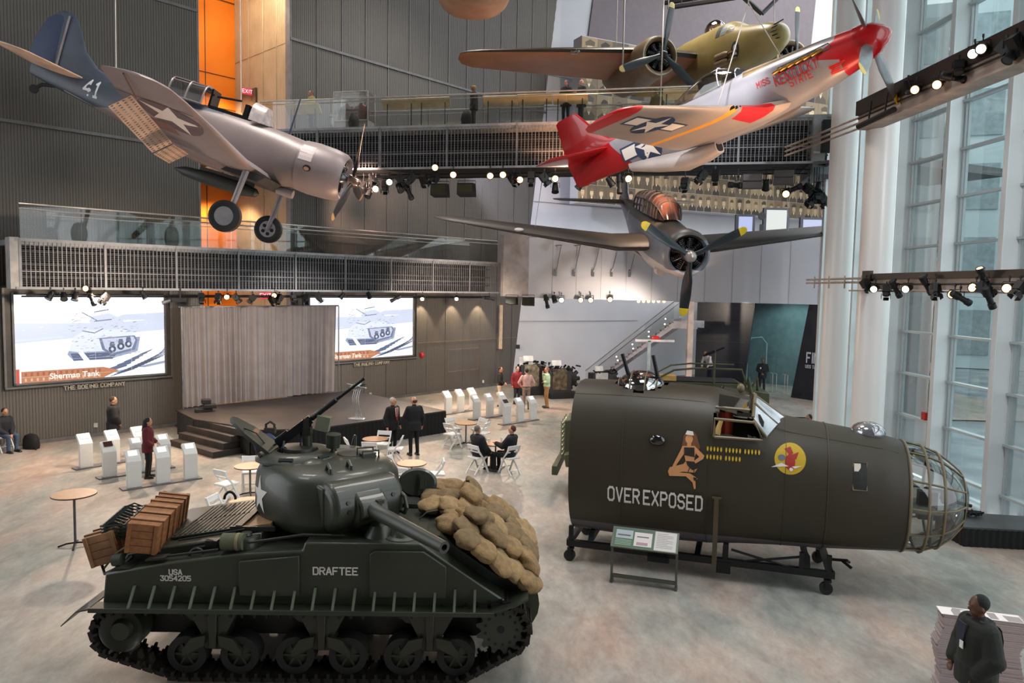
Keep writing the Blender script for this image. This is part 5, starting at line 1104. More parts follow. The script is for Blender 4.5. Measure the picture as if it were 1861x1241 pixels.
for x in (0, 4.62):
    for y in (-.85, .75):
        mb = MB(); mb.lathe([(-.04, .04), (-.04, .11), (.04, .11), (.04, .04)], 20, 'y', (x, y, .11)); w_ = mb.build('caster_wheel', TRK, bn)
        mb = MB(); mb.box((x + .02, y, .25), (.12, .12, .04)); mb.box((x + .01, y - .055, .18), (.07, .012, .16)); mb.box((x + .01, y + .055, .18), (.07, .012, .16)); mb.build('caster_fork', CR, w_)
# information stand in front of the bomber
A0, A1 = G(1111, 1057), G(1228, 1073); md = (A0 + A1) / 2; L_ = (A1 - A0).length; an = math.degrees(math.atan2(A1.y - A0.y, A1.x - A0.x))
t = thing('information_stand', 'metal framed reading stand with a green photo panel before the bomber nose section', 'information stand', md, rz(an))
mb = MB()
for s in (-1, 1): mb.bb(s * L_ / 2 - .02, s * L_ / 2 + .02, -.02, .02, 0, .78); mb.box((s * L_ / 2, .02, .03), (.05, .14, .06))
mb.bb(-L_ / 2, L_ / 2, -.02, .02, .10, .16); mb.build('frame', M('stand_grey', (96, 98, 92), .4, .5), t)
TT = Matrix.Translation((0, .06, .82)) @ Matrix.Rotation(R(40), 4, 'X')
mb = MB(); mb.T = TT; mb.box((0, 0, 0), (L_ + .04, .42, .04)); pn_ = mb.build('panel_board', M('stand_olive', (84, 90, 76), .5), t, bevel=.004)
mb = MB(); mb.T = TT; hw_ = L_ / 2
def pr(c, x0, x1, y0, y1, lay=0): mb.col = tuple(L3(c)[:3]); mb.poly([(x0, y0, .021 + lay * .001), (x1, y0, .021 + lay * .001), (x1, y1, .021 + lay * .001), (x0, y1, .021 + lay * .001)])
pr((50, 84, 58), -hw_ + .02, hw_ * .28, -.19, .19); pr((150, 160, 164), -hw_ + .05, -hw_ * .38, -.02, .15, 1); pr((70, 76, 70), -hw_ + .08, -hw_ * .45, .03, .06, 2); pr((196, 188, 184), -hw_ * .33, hw_ * .22, -.15, .13, 1); pr((40, 44, 50), -hw_ * .25, hw_ * .12, .03, .05, 2); pr((150, 120, 130), -hw_ * .25, hw_ * .1, -.13, -.07, 2); pr((186, 182, 178), hw_ * .3, hw_ - .02, -.19, .19, 1)
for k in range(9): pr((130, 126, 122), hw_ * .36, hw_ * (.86 if k % 3 else .7), .14 - k * .034, .15 - k * .034, 2)
for k in range(4): pr((140, 160, 140), -hw_ + .05, -hw_ * .4, -.06 - k * .03, -.05 - k * .03, 2)
mb.build('printed_panel', CM('printed', 0, .5), pn_, smooth=0)
# ============================================================ HANGING AIRCRAFT
def foil(xle, y, z, c, t, n=9, camber=.02, vert=False):
    up_, lo = [], []
    for k in range(n + 1):
        s = (1 - math.cos(PI * k / n)) / 2; h = 5 * t * (.2969 * math.sqrt(s) - .126 * s - .3516 * s * s + .2843 * s ** 3 - .1036 * s ** 4) * c; m_ = camber * c * math.sin(PI * s)
        up_.append((s, h + m_)); lo.append((s, -h + m_))
    pts = up_[::-1] + lo[1:-1]
    return [((xle - s * c), y + (h if vert else 0), z + (0 if vert else h)) for s, h in pts]
def sub(secs, step):
    out = []
    for a, b in zip(secs, secs[1:]):
        k = max(1, int(max(abs(a[1] - b[1]), abs(a[2] - b[2])) / step))
        for i in range(k): out.append(tuple(a[j] + (b[j] - a[j]) * i / k for j in range(5)))
    return out + [secs[-1]]
def fring(x, zc, hw, ht, hb, e=2.2, n=36):
    out = []
    for k in range(n):
        a = 2 * PI * k / n; c, s_ = math.cos(a), math.sin(a)
        out.append((x, hw * math.copysign(abs(c) ** (2 / e), c), zc + (ht if s_ > 0 else hb) * math.copysign(abs(s_) ** (2 / e), s_)))
    return out
def fuse(secs, step=.15):
    out = []
    for a, b in zip(secs, secs[1:]):
        k = max(1, int(abs(a[0] - b[0]) / step))
        for i in range(k):
            t = i / k; out.append(tuple(a[j] + (b[j] - a[j]) * t for j in range(6)))
    return [fring(*s) for s in out + [secs[-1]]]
def skin(rings, fn, mats, name, parent, cap=True, smooth=50):
    mb = MB(); mb.loft(rings, cap)
    for i, f_ in enumerate(mb.f):
        c = Vector((0, 0, 0))
        for j in f_: c += Vector(mb.v[j])
        mb.mi[i] = fn(c / len(f_))
    return mb.build(name, mats, parent, smooth=smooth)
def prop(parent, x, z, y, rad, n, phase, w_, matb, matt, tip=.12, hubr=.14, hub_m=None, twist=40, blade_off=.12):
    hb = MB(); hb.lathe([(x - .12, hubr * 1.1), (x + .05, hubr * 1.1), (x + .16, hubr * .8), (x + .22, .02)], 18, 'x', (0, y, z)); hub = hb.build('propeller_hub', hub_m or M('prop_hub', (120, 120, 124), .25, .8), parent)
    for k in range(n):
        T = Matrix.Translation((x, y, z)) @ Matrix.Rotation(phase + 2 * PI * k / n, 4, 'X')
        def sec(r, c, th, tw):
            q = Matrix.Rotation(R(tw), 4, 'Z'); return [T @ (q @ Vector((dx, dy, 0)) + Vector((0, 0, r))) for dx, dy in [(th * math.cos(a), c / 2 * math.sin(a)) for a in [2 * PI * i / 12 for i in range(12)]]]
        S_ = [(.08, .5, 1.2, 0), (.2, .55, 1.0, twist * .9), (.4, .95, .55, twist * .75), (.65, 1., .35, twist * .5), (1 - tip, .85, .25, twist * .3)]
        mb = MB(); mb.loft([sec(rad * a, w_ * b, .045 * c, d) for a, b, c, d in S_]); bl = mb.build('propeller_blade', matb, parent, smooth=60)
        mb = MB(); mb.loft([sec(rad * (1 - tip), w_ * .852, .0115, twist * .3), sec(rad * (1 - tip * .4), w_ * .74, .01, twist * .28), sec(rad * (1 - tip * .1), w_ * .45, .008, twist * .25), sec(rad, w_ * .1, .006, twist * .25)]); mb.build('blade_tip', matt, bl, smooth=60)
def engine(parent, x, z, y, r, nm='radial_engine'):
    mb = MB(); mb.lathe([(x - .35, r * .98), (x - .3, .05)], 24, 'x', (0, y, z)); e = mb.build('engine_bay', M('dark_void', 0), parent)
    mb = MB()
    for k in range(9):
        a = 2 * PI * k / 9
        for j in range(5): mb.cyl((x - .2 + .0, y + math.cos(a) * r * (.42 + j * .1), z + math.sin(a) * r * (.42 + j * .1)), (x - .2, y + math.cos(a) * r * (.47 + j * .1), z + math.sin(a) * r * (.47 + j * .1)), .09 if j % 2 else .105, n=10)
        mb.tube([(x - .05, y + math.cos(a + .12) * r * .36, z + math.sin(a + .12) * r * .36), (x - .08, y + math.cos(a + .12) * r * .85, z + math.sin(a + .12) * r * .85)], .016, 5)
    mb.build('cylinders', M('engine_cyl', (96, 94, 96), .35, .8, (50, 48, 50), 14), e)
    mb = MB(); mb.lathe([(x - .22, r * .40), (x - .08, r * .38), (x + .02, r * .26), (x + .08, r * .16)], 20, 'x', (0, y, z)); mb.build('crankcase', M('crankcase', (104, 104, 108), .3, .7), e)
INS_B, INS_W, INS_R = (38, 52, 82), (226, 216, 206), (150, 44, 40)
def insignia(r, bars=True, red=False, blue=INS_B, white=INS_W):
    P = []
    if bars: P += [(blue, rect(-2.12 * r, -.32 * r, 2.12 * r, .62 * r)), (white, rect(-2.0 * r, -.2 * r, 2.0 * r, .5 * r))]
    P += [(blue, ell(0, 0, r, r, 36)), (white, star(0, 0, r * .98))]
    if bars: P = P[:2] + [P[2], P[3]]
    return P
RED = M('tail_red', (160, 16, 22), .22, 0, (148, 14, 20), 1, coat=.6); SIL = M('bare_metal', (186, 172, 164), .36, .2, (170, 158, 152), 1.4); SIL2 = M('grey_skin', (160, 162, 170), .4, .3, (148, 150, 158), 1.4); OLV = M('antiglare', (104, 80, 40), .3, .4); YEL = M('tip_yellow', (232, 200, 40), .4); BLK = M('prop_black', (32, 34, 38), .4, .2); mark2 = CM('painted_marks', 0, .55)
# ---------------------------------------------------------------- red tailed fighter
PA = Vector((8.289, 16.824, 11.112)); PR = rotm(-43.44, 15.418, 11.114)
ft = thing('fighter_plane', 'silver fighter plane with red nose and red tail hanging at upper right', 'airplane', PA, PR)
FS_ = [(-.68, 0, .40, .40, .46, 2.1), (-1.4, 0, .45, .48, .60, 2.2), (-2.4, 0, .49, .55, .72, 2.3), (-3.3, 0, .50, .62, .80, 2.3), (-4.4, 0, .48, .60, .82, 2.2), (-5.4, .02, .43, .56, .74, 2.1), (-6.4, .05, .34, .50, .62, 2.1), (-7.4, .08, .24, .44, .50, 2.1), (-8.4, .1, .15, .38, .46, 2.0), (-9.15, .1, .06, .34, .44, 2.0)]
def f_mi(c):
    if c.x > -1.05 or (c.x > -1.75 and abs(c.z + .02 - (c.x + 1.05) * .1) < (c.x + 1.75) * .38 and c.y < 0): return 1
    if c.x < -7.35 - (c.z) * .75: return 1
    if c.z > .40 and -3.3 < c.x < -1.05: return 2
    return 0
FP = paint('fighter_paint', (146, 143, 148), [((96, 74, 38), [(0, 0, 1, -.42), (1, 0, 0, 3.3)]), ((168, 18, 24), [(1, 0, 0, 1.08)]), ((158, 16, 22), [(-1, 0, -.75, -7.3)]), ((168, 18, 24), [(.42, 0, 1, .62), (.42, 0, -1, .76), (1, 0, 0, 1.75)])], .32, .2)
fz = skin(fuse(FS_, .15), lambda c: 0, [FP], 'fuselage', ft); fb = bvh_of(fz)
mb = MB(); mb.lathe([(-.70, .42), (-.5, .41), (-.3, .34), (-.12, .21), (-.03, .09), (0, .01)], 32); sp_ = mb.build('spinner', RED, ft)
prop(ft, -.45, 0, 0, 1.68, 4, R(118), .36, M('prop_grey', (112, 112, 116), .35, .4), YEL, hubr=.05, twist=30)
# radiator scoop
mb = MB(); sc2 = [(-4.55, -.86, .24, .16, .18, 3), (-4.9, -.88, .30, .22, .24, 2.8), (-5.6, -.84, .33, .3, .3, 2.6), (-6.4, -.66, .30, .3, .22, 2.4), (-7.2, -.42, .2, .2, .14, 2.2)]
mb.loft([fring(*s) for s in sc2]); so = mb.build('radiator_scoop', SIL, ft)
mb = MB(); mb.T = Matrix(); mb.loft([fring(-4.545, -.86, .19, .115, .13, 3), fring(-4.56, -.86, .20, .12, .135, 3)]); mb.build('scoop_mouth', M('dark_void', 0), so)
def w_mi(c): return 1 if abs(c.y) > 4.95 else 0
for s in (-1, 1):
    ws_ = sub([(-2.35, s * .40, -.62, 3.05, .13), (-2.75, s * .95, -.58, 2.65, .14), (-3.6, s * 5.25, -.20, 1.35, .11)], .25) + [(-3.72, s * 5.5, -.18, 1.1, .1), (-3.95, s * 5.62, -.17, .7, .08)]
    wg = skin([foil(*q) for q in ws_], lambda c: 0, [paint('fighter_wing_paint', (168, 152, 142), [((192, 22, 26), [(0, -1, 0, -5.12)]), ((192, 22, 26), [(0, 1, 0, -5.12)]), ((238, 160, 40), [(0, 1, 0, 2.30), (0, -1, 0, -2.06)]), ((196, 24, 28), [(1, 0, 0, 3.3), (.25, 1, 0, 2.6), (0, -1, 0, -.75)])], .36, .2)], 'wing', ft)
    if s < 0:
        wb = bvh_of(wg); T_ = Matrix(((0, 1, 0, -4.18), (-1, 0, 0, -3.85), (0, 0, 1, -3), (0, 0, 0, 1)))
        project(insignia(.50), wb, T_, (0, 0, 1), .12).build('wing_insignia', mark2, wg, smooth=0)
        mb = MB()
        for y in (-1.9, -2.08, -2.26): mb.cyl((-2.95, y, -.48), (-3.3, y, -.50), .035, n=8)
        mb.build('gun_ports', M('dark_void', 0), wg)
    st_ = [(-7.7, s * .12, .38, 1.45, .09), (-8.35, s * 1.85, .40, .78, .08), (-8.5, s * 2.0, .40, .5, .06)]
    skin([foil(*q, camber=0) for q in sub(st_, .3)], lambda c: 0, [RED], 'tailplane', ft)
fn = [(-6.75, 0, .44, 2.35, .03), (-7.55, 0, .62, 1.75, .06), (-7.95, 0, .95, 1.38, .075), (-8.45, 0, 1.70, .85, .07), (-8.55, 0, 1.76, .65, .05)]
skin([foil(x, y, z, c, t, camber=0, vert=True) for x, y, z, c, t in fn], lambda c: 0, [RED], 'tail_fin', ft)
mb = MB(); mb.loft([foil(-8.55, 0, z, c, .08, camber=0, vert=True) for z, c in ((-.38, .45), (-.3, .68), (.4, .78), (.62, .76))]); mb.build('rudder', RED, ft)
mb = MB(); cn = [(-3.2, .5, .04, .02, .0, 2), (-3.5, .5, .28, .28, .0, 2), (-3.95, .5, .35, .50, .0, 2), (-4.4, .5, .33, .50, .0, 2), (-5.0, .5, .25, .34, 0, 2), (-5.7, .5, .08, .08, 0, 2)]
mb.loft([[p for p in fring(*s)][:19] for s in cn], cap=False, closed=False); mb.build('canopy', GL('canopy_glass', (235, 225, 215), .14), ft)
mb = MB()
for s in cn[1:3]: mb.tube(fring(*s)[:19], .018, 5)
mb.build('canopy_frame', SIL2, ft)
mb = MB(); mb.box((-4.4, 0, .55), (.3, .35, .6)); mb.box((-3.6, 0, .62), (.5, .5, .12)); mb.build('cockpit_seat', M('dark_void', 0), ft)
# exhausts, vents, marks
project([((26, 22, 18), [(-2.42, .10), (-2.42, .26), (-1.22, .30), (-1.17, .22), (-1.22, .14)])], fb, Matrix.Translation((0, -3, 0)) @ Matrix.Rotation(PI / 2, 4, 'X'), (0, 1, 0), .15).build('exhaust_slot', mark2, ft, smooth=0)
for k in range(6):
    x = -1.38 - k * .19; mb = MB(); mb.tube([(x, -.44, .20), (x - .06, -.53, .18), (x - .2, -.57, .15)], [.045, .04, .036], 8); mb.build('exhaust_stack', M('exhaust_gold', (160, 120, 60), .3, .8), ft)
vent = [((196, 24, 28), rect(-1.34, -.42, -.98, -.22))] + [((120, 16, 18), rect(-1.31, -.40 + k * .035, -1.0, -.39 + k * .035)) for k in range(5)]
txt = []
for tx, u, v, h_, sl in (('MISS', -2.98, .0, .14, 0), ('KENTUCKY', -2.54, -.14, .23, 0), ('STATE', -2.22, -.30, .16, 0)):
    a, wd = letters(tx, h_, (166, 22, 28), 1.05, 1.6, narrow=.62 if len(tx) > 5 else .75); txt += shift(a, u, v)
project(vent, fb, Matrix.Translation((0, -3, 0)) @ Matrix.Rotation(PI / 2, 4, 'X'), (0, 1, 0), .2).build('red_vent', mark2, ft, smooth=0)
project(txt, fb, Matrix.Translation((0, -3, 0)) @ Matrix.Rotation(PI / 2, 4, 'X'), (0, 1, 0), .2).build('nose_lettering', mark2, ft, smooth=0)
project([(c, p) for c, p in insignia(.44)], fb, Matrix.Translation((-6.35, -3, -.12)) @ Matrix.Rotation(PI / 2, 4, 'X'), (0, 1, 0), .10, .012).build('fuselage_insignia', mark2, ft, smooth=0)
def cable(label, a, b, name='suspension_cable', r=.014, grp=None):
    o = MB().cyl(a, b, r, n=6).build(name, M('cable_steel', (190, 180, 170), .4, .6)); tag(o, label, 'cable', grp); return o
def W_(T, p): return T @ Vector(p)
FM_ = Matrix.Translation(PA) @ PR
ap = AY(1360, 5, W_(FM_, (-3.3, 0, .6)).y + .2)
cable('steel cable from above down to the fighter wing beside its cockpit', ap, W_(FM_, (-3.6, -1.9, -.42)), grp='cables holding the red nosed fighter')
cable('steel cable from above down to the fighter engine cowling', ap, W_(FM_, (-2.4, 0, .54)), grp='cables holding the red nosed fighter')
cable('vertical steel cable rising from the joint of the two fighter cables', ap, ap + Vector((0, 0, 6)))
tl = W_(FM_, (-4.4, -3.1, -.3)); cable('vertical steel cable rising from the fighter right wing', tl, tl + Vector((0, 0, 12)))
# ---------------------------------------------------------------- dive bomber with perforated flaps
DA = Vector((-4.665, 20.985, 8.196)); DR = rotm(-.02, -16.2, -1.3); DM = Matrix.Translation(DA) @ DR
db = thing('dive_bomber', 'grey dive bomber numbered 41 with perforated flaps hanging nose down at upper left', 'airplane', DA, DR)
DU = M('seagrey_upper', (74, 82, 96), .5, 0, (62, 70, 84), 1.5); DL = M('seagrey_lower', (142, 128, 128), .42, .1, (131, 119, 120), 1.5); DD = M('rudder_blue', (44, 58, 92), .5, 0, (36, 48, 80), 1.5); FLC = M('flap_cream', (214, 184, 164), .5); GRN = M('grey_panel', (140, 130, 134), .5)
DS = [(-1.32, 0, .66, .66, .68, 2.1), (-2.0, .0, .60, .72, .80, 2.2), (-2.9, 0, .56, .76, .86, 2.3), (-4.2, .0, .52, .78, .80, 2.3), (-5.4, .05, .44, .72, .62, 2.2), (-6.6, .12, .33, .55, .46, 2.1), (-7.8, .22, .22, .38, .34, 2.0), (-8.8, .32, .12, .26, .26, 2.0), (-9.3, .38, .05, .18, .2, 2.0)]
def d_mi(c): return 1 if (c.z > .05 + (c.x + 9) * .045 and c.x < -4.4) or (c.x < -5.0 and c.z > -.05 + (c.x + 9) * .03) else 0
dz = skin(fuse(DS, .15), lambda c: 0, [paint('dive_bomber_paint', (132, 119, 118), [((66, 72, 82), [(-.10, 0, 1, -1.02), (-1, 0, -.2, -3.6)]), ((66, 72, 82), [(-.16, 0, 1, -.98), (-1, 0, 0, -5.6)])], .42, .1)], 'fuselage', db); dbv = bvh_of(dz)
mb = MB(); mb.lathe([(-1.36, .70), (-1.0, .73), (-.5, .71), (-.22, .66), (-.1, .58), (-.14, .50), (-.3, .47)], 40, cap=False); cw = mb.build('engine_cowling', DL, db, smooth=60)
engine(db, -.12, 0, 0, .5)
prop(db, .12, 0, 0, 1.62, 3, R(20), .27, M('prop_dark', (56, 50, 50), .4, .3), M('tip_tan', (212, 160, 96), .5), tip=.1, hubr=.15, hub_m=M('hub_chrome', (200, 170, 160), .15, .9))
project([((22, 18, 16), ell(-1.0, -.1, .11, .085)), ((190, 140, 116), ell(-1.01, -.12, .075, .05))], bvh_of(cw), Matrix.Translation((0, -3, 0)) @ Matrix.Rotation(PI / 2, 4, 'X'), (0, 1, 0), .1).build('cowl_port', mark2, cw, smooth=0)
project([((196, 180, 180), rect(-1.32, .08, -.94, .52)), ((120, 110, 112), rect(-1.32, .29, -1.12, .30))], bvh_of(cw), Matrix.Translation((0, -3, 0)) @ Matrix.Rotation(PI / 2, 4, 'X'), (0, 1, 0), .1).build('cowl_panel', mark2, cw, smooth=0)
mb = MB(); mb.lathe([(-1.9, .0), (-1.85, .10), (-1.5, .13), (-1.38, .12)], 12, 'x', (0, 0, -.86)); mb.build('oil_cooler_scoop', DL, db)
a, wd = letters('41', .42, (206, 206, 210), 1.0, 1.6, narrow=.7); project(shift(a, -7.62, .06), dbv, Matrix.Translation((0, -3, 0)) @ Matrix.Rotation(PI / 2, 4, 'X'), (0, 1, 0), .2).build('number_lettering', mark2, db, smooth=0)
def grid_plate(mb, P00, P10, P11, P01, nu, nv, fill=.5):
    P00, P10, P11, P01 = map(Vector, (P00, P10, P11, P01))
    def Q(u, v): return P00.lerp(P10, u).lerp(P01.lerp(P11, u), v)
    for i in range(nu):
        for j in range(nv):
            u0, u1, v0, v1 = i / nu, (i + 1) / nu, j / nv, (j + 1) / nv; du, dv = (u1 - u0) * (1 - fill) / 2, (v1 - v0) * (1 - fill) / 2
            o = [Q(u0, v0), Q(u1, v0), Q(u1, v1), Q(u0, v1)]; q = [Q(u0 + du, v0 + dv), Q(u1 - du, v0 + dv), Q(u1 - du, v1 - dv), Q(u0 + du, v1 - dv)]
            O = [mb.vt(x) for x in o]; I_ = [mb.vt(x) for x in q]
            for k in range(4): mb.fc((O[k], O[(k + 1) % 4], I_[(k + 1) % 4], I_[k]))
WSD = [(-1.95, .35, -.66, 2.75, .15), (-2.02, 1.85, -.58, 2.55, .15), (-2.40, 3.5, -.16, 2.15, .13), (-2.55, 4.8, .06, 1.75, .11), (-2.60, 5.5, .14, 1.5, .1), (-2.72, 5.9, .16, 1.15, .08), (-2.95, 6.1, .16, .55, .06)]
def wat(y):
    y = abs(y)
    for a, b in zip(WSD, WSD[1:]):
        if a[1] <= y <= b[1]: t = (y - a[1]) / (b[1] - a[1]); return [a[i] + (b[i] - a[i]) * t for i in range(5)]
    return list(WSD[-1])
for s in (-1, 1):
    wg = skin([foil(q[0], s * q[1], q[2], q[3], q[4]) for q in sub(WSD, .25)], lambda c: 0, [DL], 'wing', db)
    for (y0, y1, ang, ln, nu) in ((.75, 1.8, 42, .6, 10), (1.9, 4.35, 42, .58, 24)):
        mb = MB()
        a, b = wat(y0), wat(y1); q0 = (a[0] - a[3] * .80, s * y0, a[2] - .05); q1 = (b[0] - b[3] * .80, s * y1, b[2] - .04)
        dx, dzz = -math.cos(R(ang)) * ln, -math.sin(R(ang)) * ln
        grid_plate(mb, q0, q1, (q1[0] + dx, q1[1], q1[2] + dzz), (q0[0] + dx, q0[1], q0[2] + dzz), nu, 4, .42)
        mb.build('lower_dive_flap', FLC, wg, smooth=0)
    mb = MB(); a, b = wat(1.9), wat(4.35); q0 = (a[0] - a[3] * .80, s * 1.9, a[2] + .08); q1 = (b[0] - b[3] * .8, s * 4.35, b[2] + .06)
    grid_plate(mb, q0, q1, (q1[0] - .38, q1[1], q1[2] + .3), (q0[0] - .38, q0[1], q0[2] + .3), 24, 4, .42); mb.build('upper_dive_flap', DU, wg, smooth=0)
    mb = MB(); a, b = wat(4.42), wat(5.9); mb.tube([(a[0] - a[3] * .72, s * 4.42, a[2] - .09), (b[0] - b[3] * .6, s * 5.9, b[2] - .03)], .016, 5); mb.tube([(wat(4.4)[0] - .05, s * 4.42, wat(4.4)[2] - .1), (a[0] - a[3] * .98, s * 4.42, a[2] - .03)], .008, 4); mb.build('aileron_gap', M('gap_rust', (110, 76, 50), .6), wg)
    if s < 0:
        wb = bvh_of(wg); T_ = Matrix(((0, 1, 0, -3.35), (-1, 0, 0, -3.75), (0, 0, 1, -3), (0, 0, 0, 1)))
        project([((92, 76, 80), ell(0, 0, .74, .74, 40)), ((218, 208, 204), star(0, 0, .74)), ], wb, T_, (0, 0, 1), .12).build('wing_star', mark2, wg, smooth=0)
        project([((122, 110, 116), rect(1.55, -.5, 2.35, .15)), ((112, 84, 78), rect(2.7, -.2, 3.2, .35))], wb, Matrix(((0, 1, 0, -3.9), (-1, 0, 0, 0), (0, 0, 1, -3), (0, 0, 0, 1))), (0, 0, 1), .15).build('wing_panels', mark2, wg, smooth=0)
    skin([foil(*q, camber=0) for q in sub([(-7.75, s * .15, .46, 1.5, .09), (-8.1, s * 1.9, .48, 1.0, .08), (-8.4, s * 2.25, .48, .5, .06)], .3)], lambda c: 0, [M('stab_cream', (222, 190, 168), .5)], 'tailplane', db)
skin([foil(x, 0, z, c, .07, camber=0, vert=True) for x, z, c in ((-6.5, .56, 2.5), (-7.5, .85, 1.6), (-7.95, 1.2, 1.2), (-8.25, 1.75, .9), (-8.45, 2.02, .55), (-8.6, 2.1, .25))], lambda c: 0, [DU], 'tail_fin', db)
mb = MB(); mb.loft([foil(-8.62 - (.02 if z > 1.9 else 0), 0, z, c, .08, camber=0, vert=True) for z, c in ((.3, .6), (.6, .85), (1.2, .80), (1.8, .6), (2.1, .22))]); rd = mb.build('rudder', DD, db)
mb = MB(); mb.cyl((-8.62, -.06, .6), (-8.62, -.06, 2.0), .03, n=6); mb.build('hinge_strip', GRN, rd)
# canopies and rear gun
mb = MB(); mb.loft([fring(x, .72, w_, h, 0, 2.6)[:19] for x, w_, h in ((-2.45, .2, .04), (-2.62, .40, .50), (-3.0, .42, .56))], cap=False, closed=False); wsc = mb.build('windshield', M('pale_perspex', (196, 186, 184), .2, .1, (160, 150, 150), 6), db)
mb = MB(); mb.loft([fring(x, .74, w_, h, 0, 3)[:19] for x, w_, h in ((-4.35, .42, .56), (-5.3, .42, .52))], cap=False, closed=False); rc = mb.build('rear_canopy', GL('perspex', (220, 215, 215), .55, .15), db)
mb = MB()
for x in (-4.35, -4.8, -5.3): mb.tube(fring(x, .74, .43, .56 if x > -5 else .53, 0, 3)[:19], .025, 5)
for kk in (0, 5, 13, 18): mb.tube([fring(-4.35, .74, .43, .56, 0, 3)[kk], fring(-5.3, .74, .43, .53, 0, 3)[kk]], .02, 5)
mb.box((-4.82, 0, 1.27), (.98, .5, .03)); mb.build('rear_canopy_frame', DL, db)
mb = MB(); mb.box((-3.6, 0, .75), (1.2, .5, .1)); mb.box((-3.2, 0, .95), (.12, .4, .35)); mb.box((-4.2, 0, 1.0), (.06, .5, .5)); mb.cyl((-4.1, -.1, 1.1), (-3.4, -.15, 1.18), .03); mb.build('cockpit_interior', GM, db)
mb = MB(); mb.cyl((-1.95, 0, .7), (-1.9, -.08, 1.72), .035, .02, 8); mb.build('antenna_mast', M('mast_blue', (40, 56, 84), .5), db)
for s in (-1, 1):
    ax = Vector((-2.35, s * 1.72, -2.0)); mb = MB(); mb.tube([(-2.2, s * 1.6, -.7), (-2.28, s * 1.6, -1.5), (-2.35, s * 1.62, -2.0)], [.085, .075, .06], 10); mb.cyl((-2.35, s * 1.6, -2.0), ax, .05); lg = mb.build('landing_gear_strut', M('strut_grey', (150, 142, 146), .4, .3), db)
    mb = MB(); mb.lathe([(-.09, .23), (-.13, .34), (-.08, .41), (.08, .41), (.13, .34), (.09, .23)], 36, 'y', tuple(ax), False); mb.build('tyre', M('tyre', (22, 22, 24), .75), lg)
    mb = MB(); mb.lathe([(-.10, .02), (-.10, .245), (.10, .245), (.10, .02)], 32, 'y', tuple(ax))
    if s > 0:
        mb2_ = MB()
        for k in range(5): a = 2 * PI * k / 5; mb2_.cyl((ax.x + .14 * math.cos(a), ax.y - .10, ax.z + .14 * math.sin(a)), (ax.x + .14 * math.cos(a), ax.y - .108, ax.z + .14 * math.sin(a)), .055, n=10)
        mb2_.build('wheel_openings', M('dark_void', 0), lg)
    mb.build('wheel_hub', M('hub_grey', (150, 146, 150), .45, .2), lg)
mb = MB(); mb.prism([(-1.7, -.72), (-2.7, -.70), (-2.9, -.86), (-1.9, -.9)], -1.5, 1.5); mb.build('wheel_well', M('well_dark', (50, 46, 44), .7), db)
mb = MB(); mb.lathe([(-4.9, .02), (-4.6, .14), (-3.9, .19), (-2.9, .19), (-2.5, .12), (-2.4, .01)], 16, 'x', (0, .3, -1.12)); mb.box((-3.4, .3, -.95), (1.6, .06, .2)); mb.build('bomb', M('bomb_dark', (44, 48, 46), .5), db)
mb = MB(); mb.tube([(-8.3, 0, .1), (-8.9, 0, -.02), (-9.05, 0, -.16)], .05, 6); mb.lathe([(-.03, .03), (-.03, .12), (.03, .12), (.03, .03)], 14, 'y', (-9.08, 0, -.2)); mb.build('tail_wheel', M('tyre', 0), db)
mb = MB(); mb.cyl((-8.2, -.1, 0), (-4.8, -.1, -.62), .02, n=6); mb.build('arrestor_hook', GRN, db)
p = W_(DM, (-6.9, 0, .5)); cable('steel cable holding the tail of the dive bomber', p, p + Vector((.1, 0, 10)))
p = W_(DM, (-3.4, 0, .9)); cable('steel cable rising from the cockpit of the dive bomber', p, p + Vector((0, 0, 10)))
# ---------------------------------------------------------------- torpedo bomber seen head on
TA = Vector((5.525, 23.426, 6.382)); TRr = rotm(-86.581, -12.265, .303); TMx = Matrix.Translation(TA) @ TRr
tb_ = thing('torpedo_bomber', 'blue-grey propeller plane with yellow blade tips hanging head on in the middle', 'airplane', TA, TRr)
TU = M('navy_upper', (54, 50, 48), .5, 0, (50, 44, 42), 1.5); TS_ = M('navy_side', (104, 110, 122), .42, 0, (92, 99, 112), 1.5); TW = M('navy_white', (196, 188, 188), .4, 0, (184, 176, 178), 1.5)
TSc = [(-.62, 0, .70, .70, .72, 2.0), (-1.5, -.05, .70, .76, .86, 2.1), (-2.6, -.05, .68, .86, 1.02, 2.3), (-4.0, 0, .64, .88, 1.08, 2.4), (-6.0, .1, .56, .80, 1.05, 2.3), (-7.2, .2, .46, .7, .9, 2.2), (-8.6, .32, .32, .5, .55, 2.1), (-10.2, .5, .16, .3, .3, 2), (-11.4, .6, .05, .2, .2, 2)]
def t_mi(c): return 0 if c.z > .42 else (2 if c.z < -.45 else 1)
TBP = paint('torpedo_bomber_paint', (104, 110, 122), [((58, 54, 52), [(0, 0, 1, -.46)]), ((196, 188, 188), [(0, 0, -1, -.50)])], .42)
tf = skin(fuse(TSc, .2), lambda c: 0, [TBP], 'fuselage', tb_); tbv = bvh_of(tf)
mb = MB(); mb.lathe([(-.64, .72), (-.35, .73), (-.12, .68), (-.04, .60), (-.1, .54), (-.25, .52)], 44, cap=False)
mi_ = []
for i, f_ in enumerate(mb.f):
    z_ = sum(mb.v[j][2] for j in f_) / len(f_); mb.mi[i] = 0 if z_ > .38 else (2 if z_ < -.2 else 1)
for i in range(len(mb.mi)): mb.mi[i] = 0
mb.v = [(x, y * 1.07, z * 1.07) for x, y, z in mb.v]; mb.build('engine_cowling', TBP, tb_, smooth=60)
engine(tb_, -.04, 0, 0, .60)
prop(tb_, .22, 0, 0, 1.92, 3, R(178), .34, M('prop_steel', (58, 62, 66), .3, .5), YEL, tip=.13, hubr=.17, hub_m=M('hub_pale', (176, 168, 164), .3, .5), twist=45)
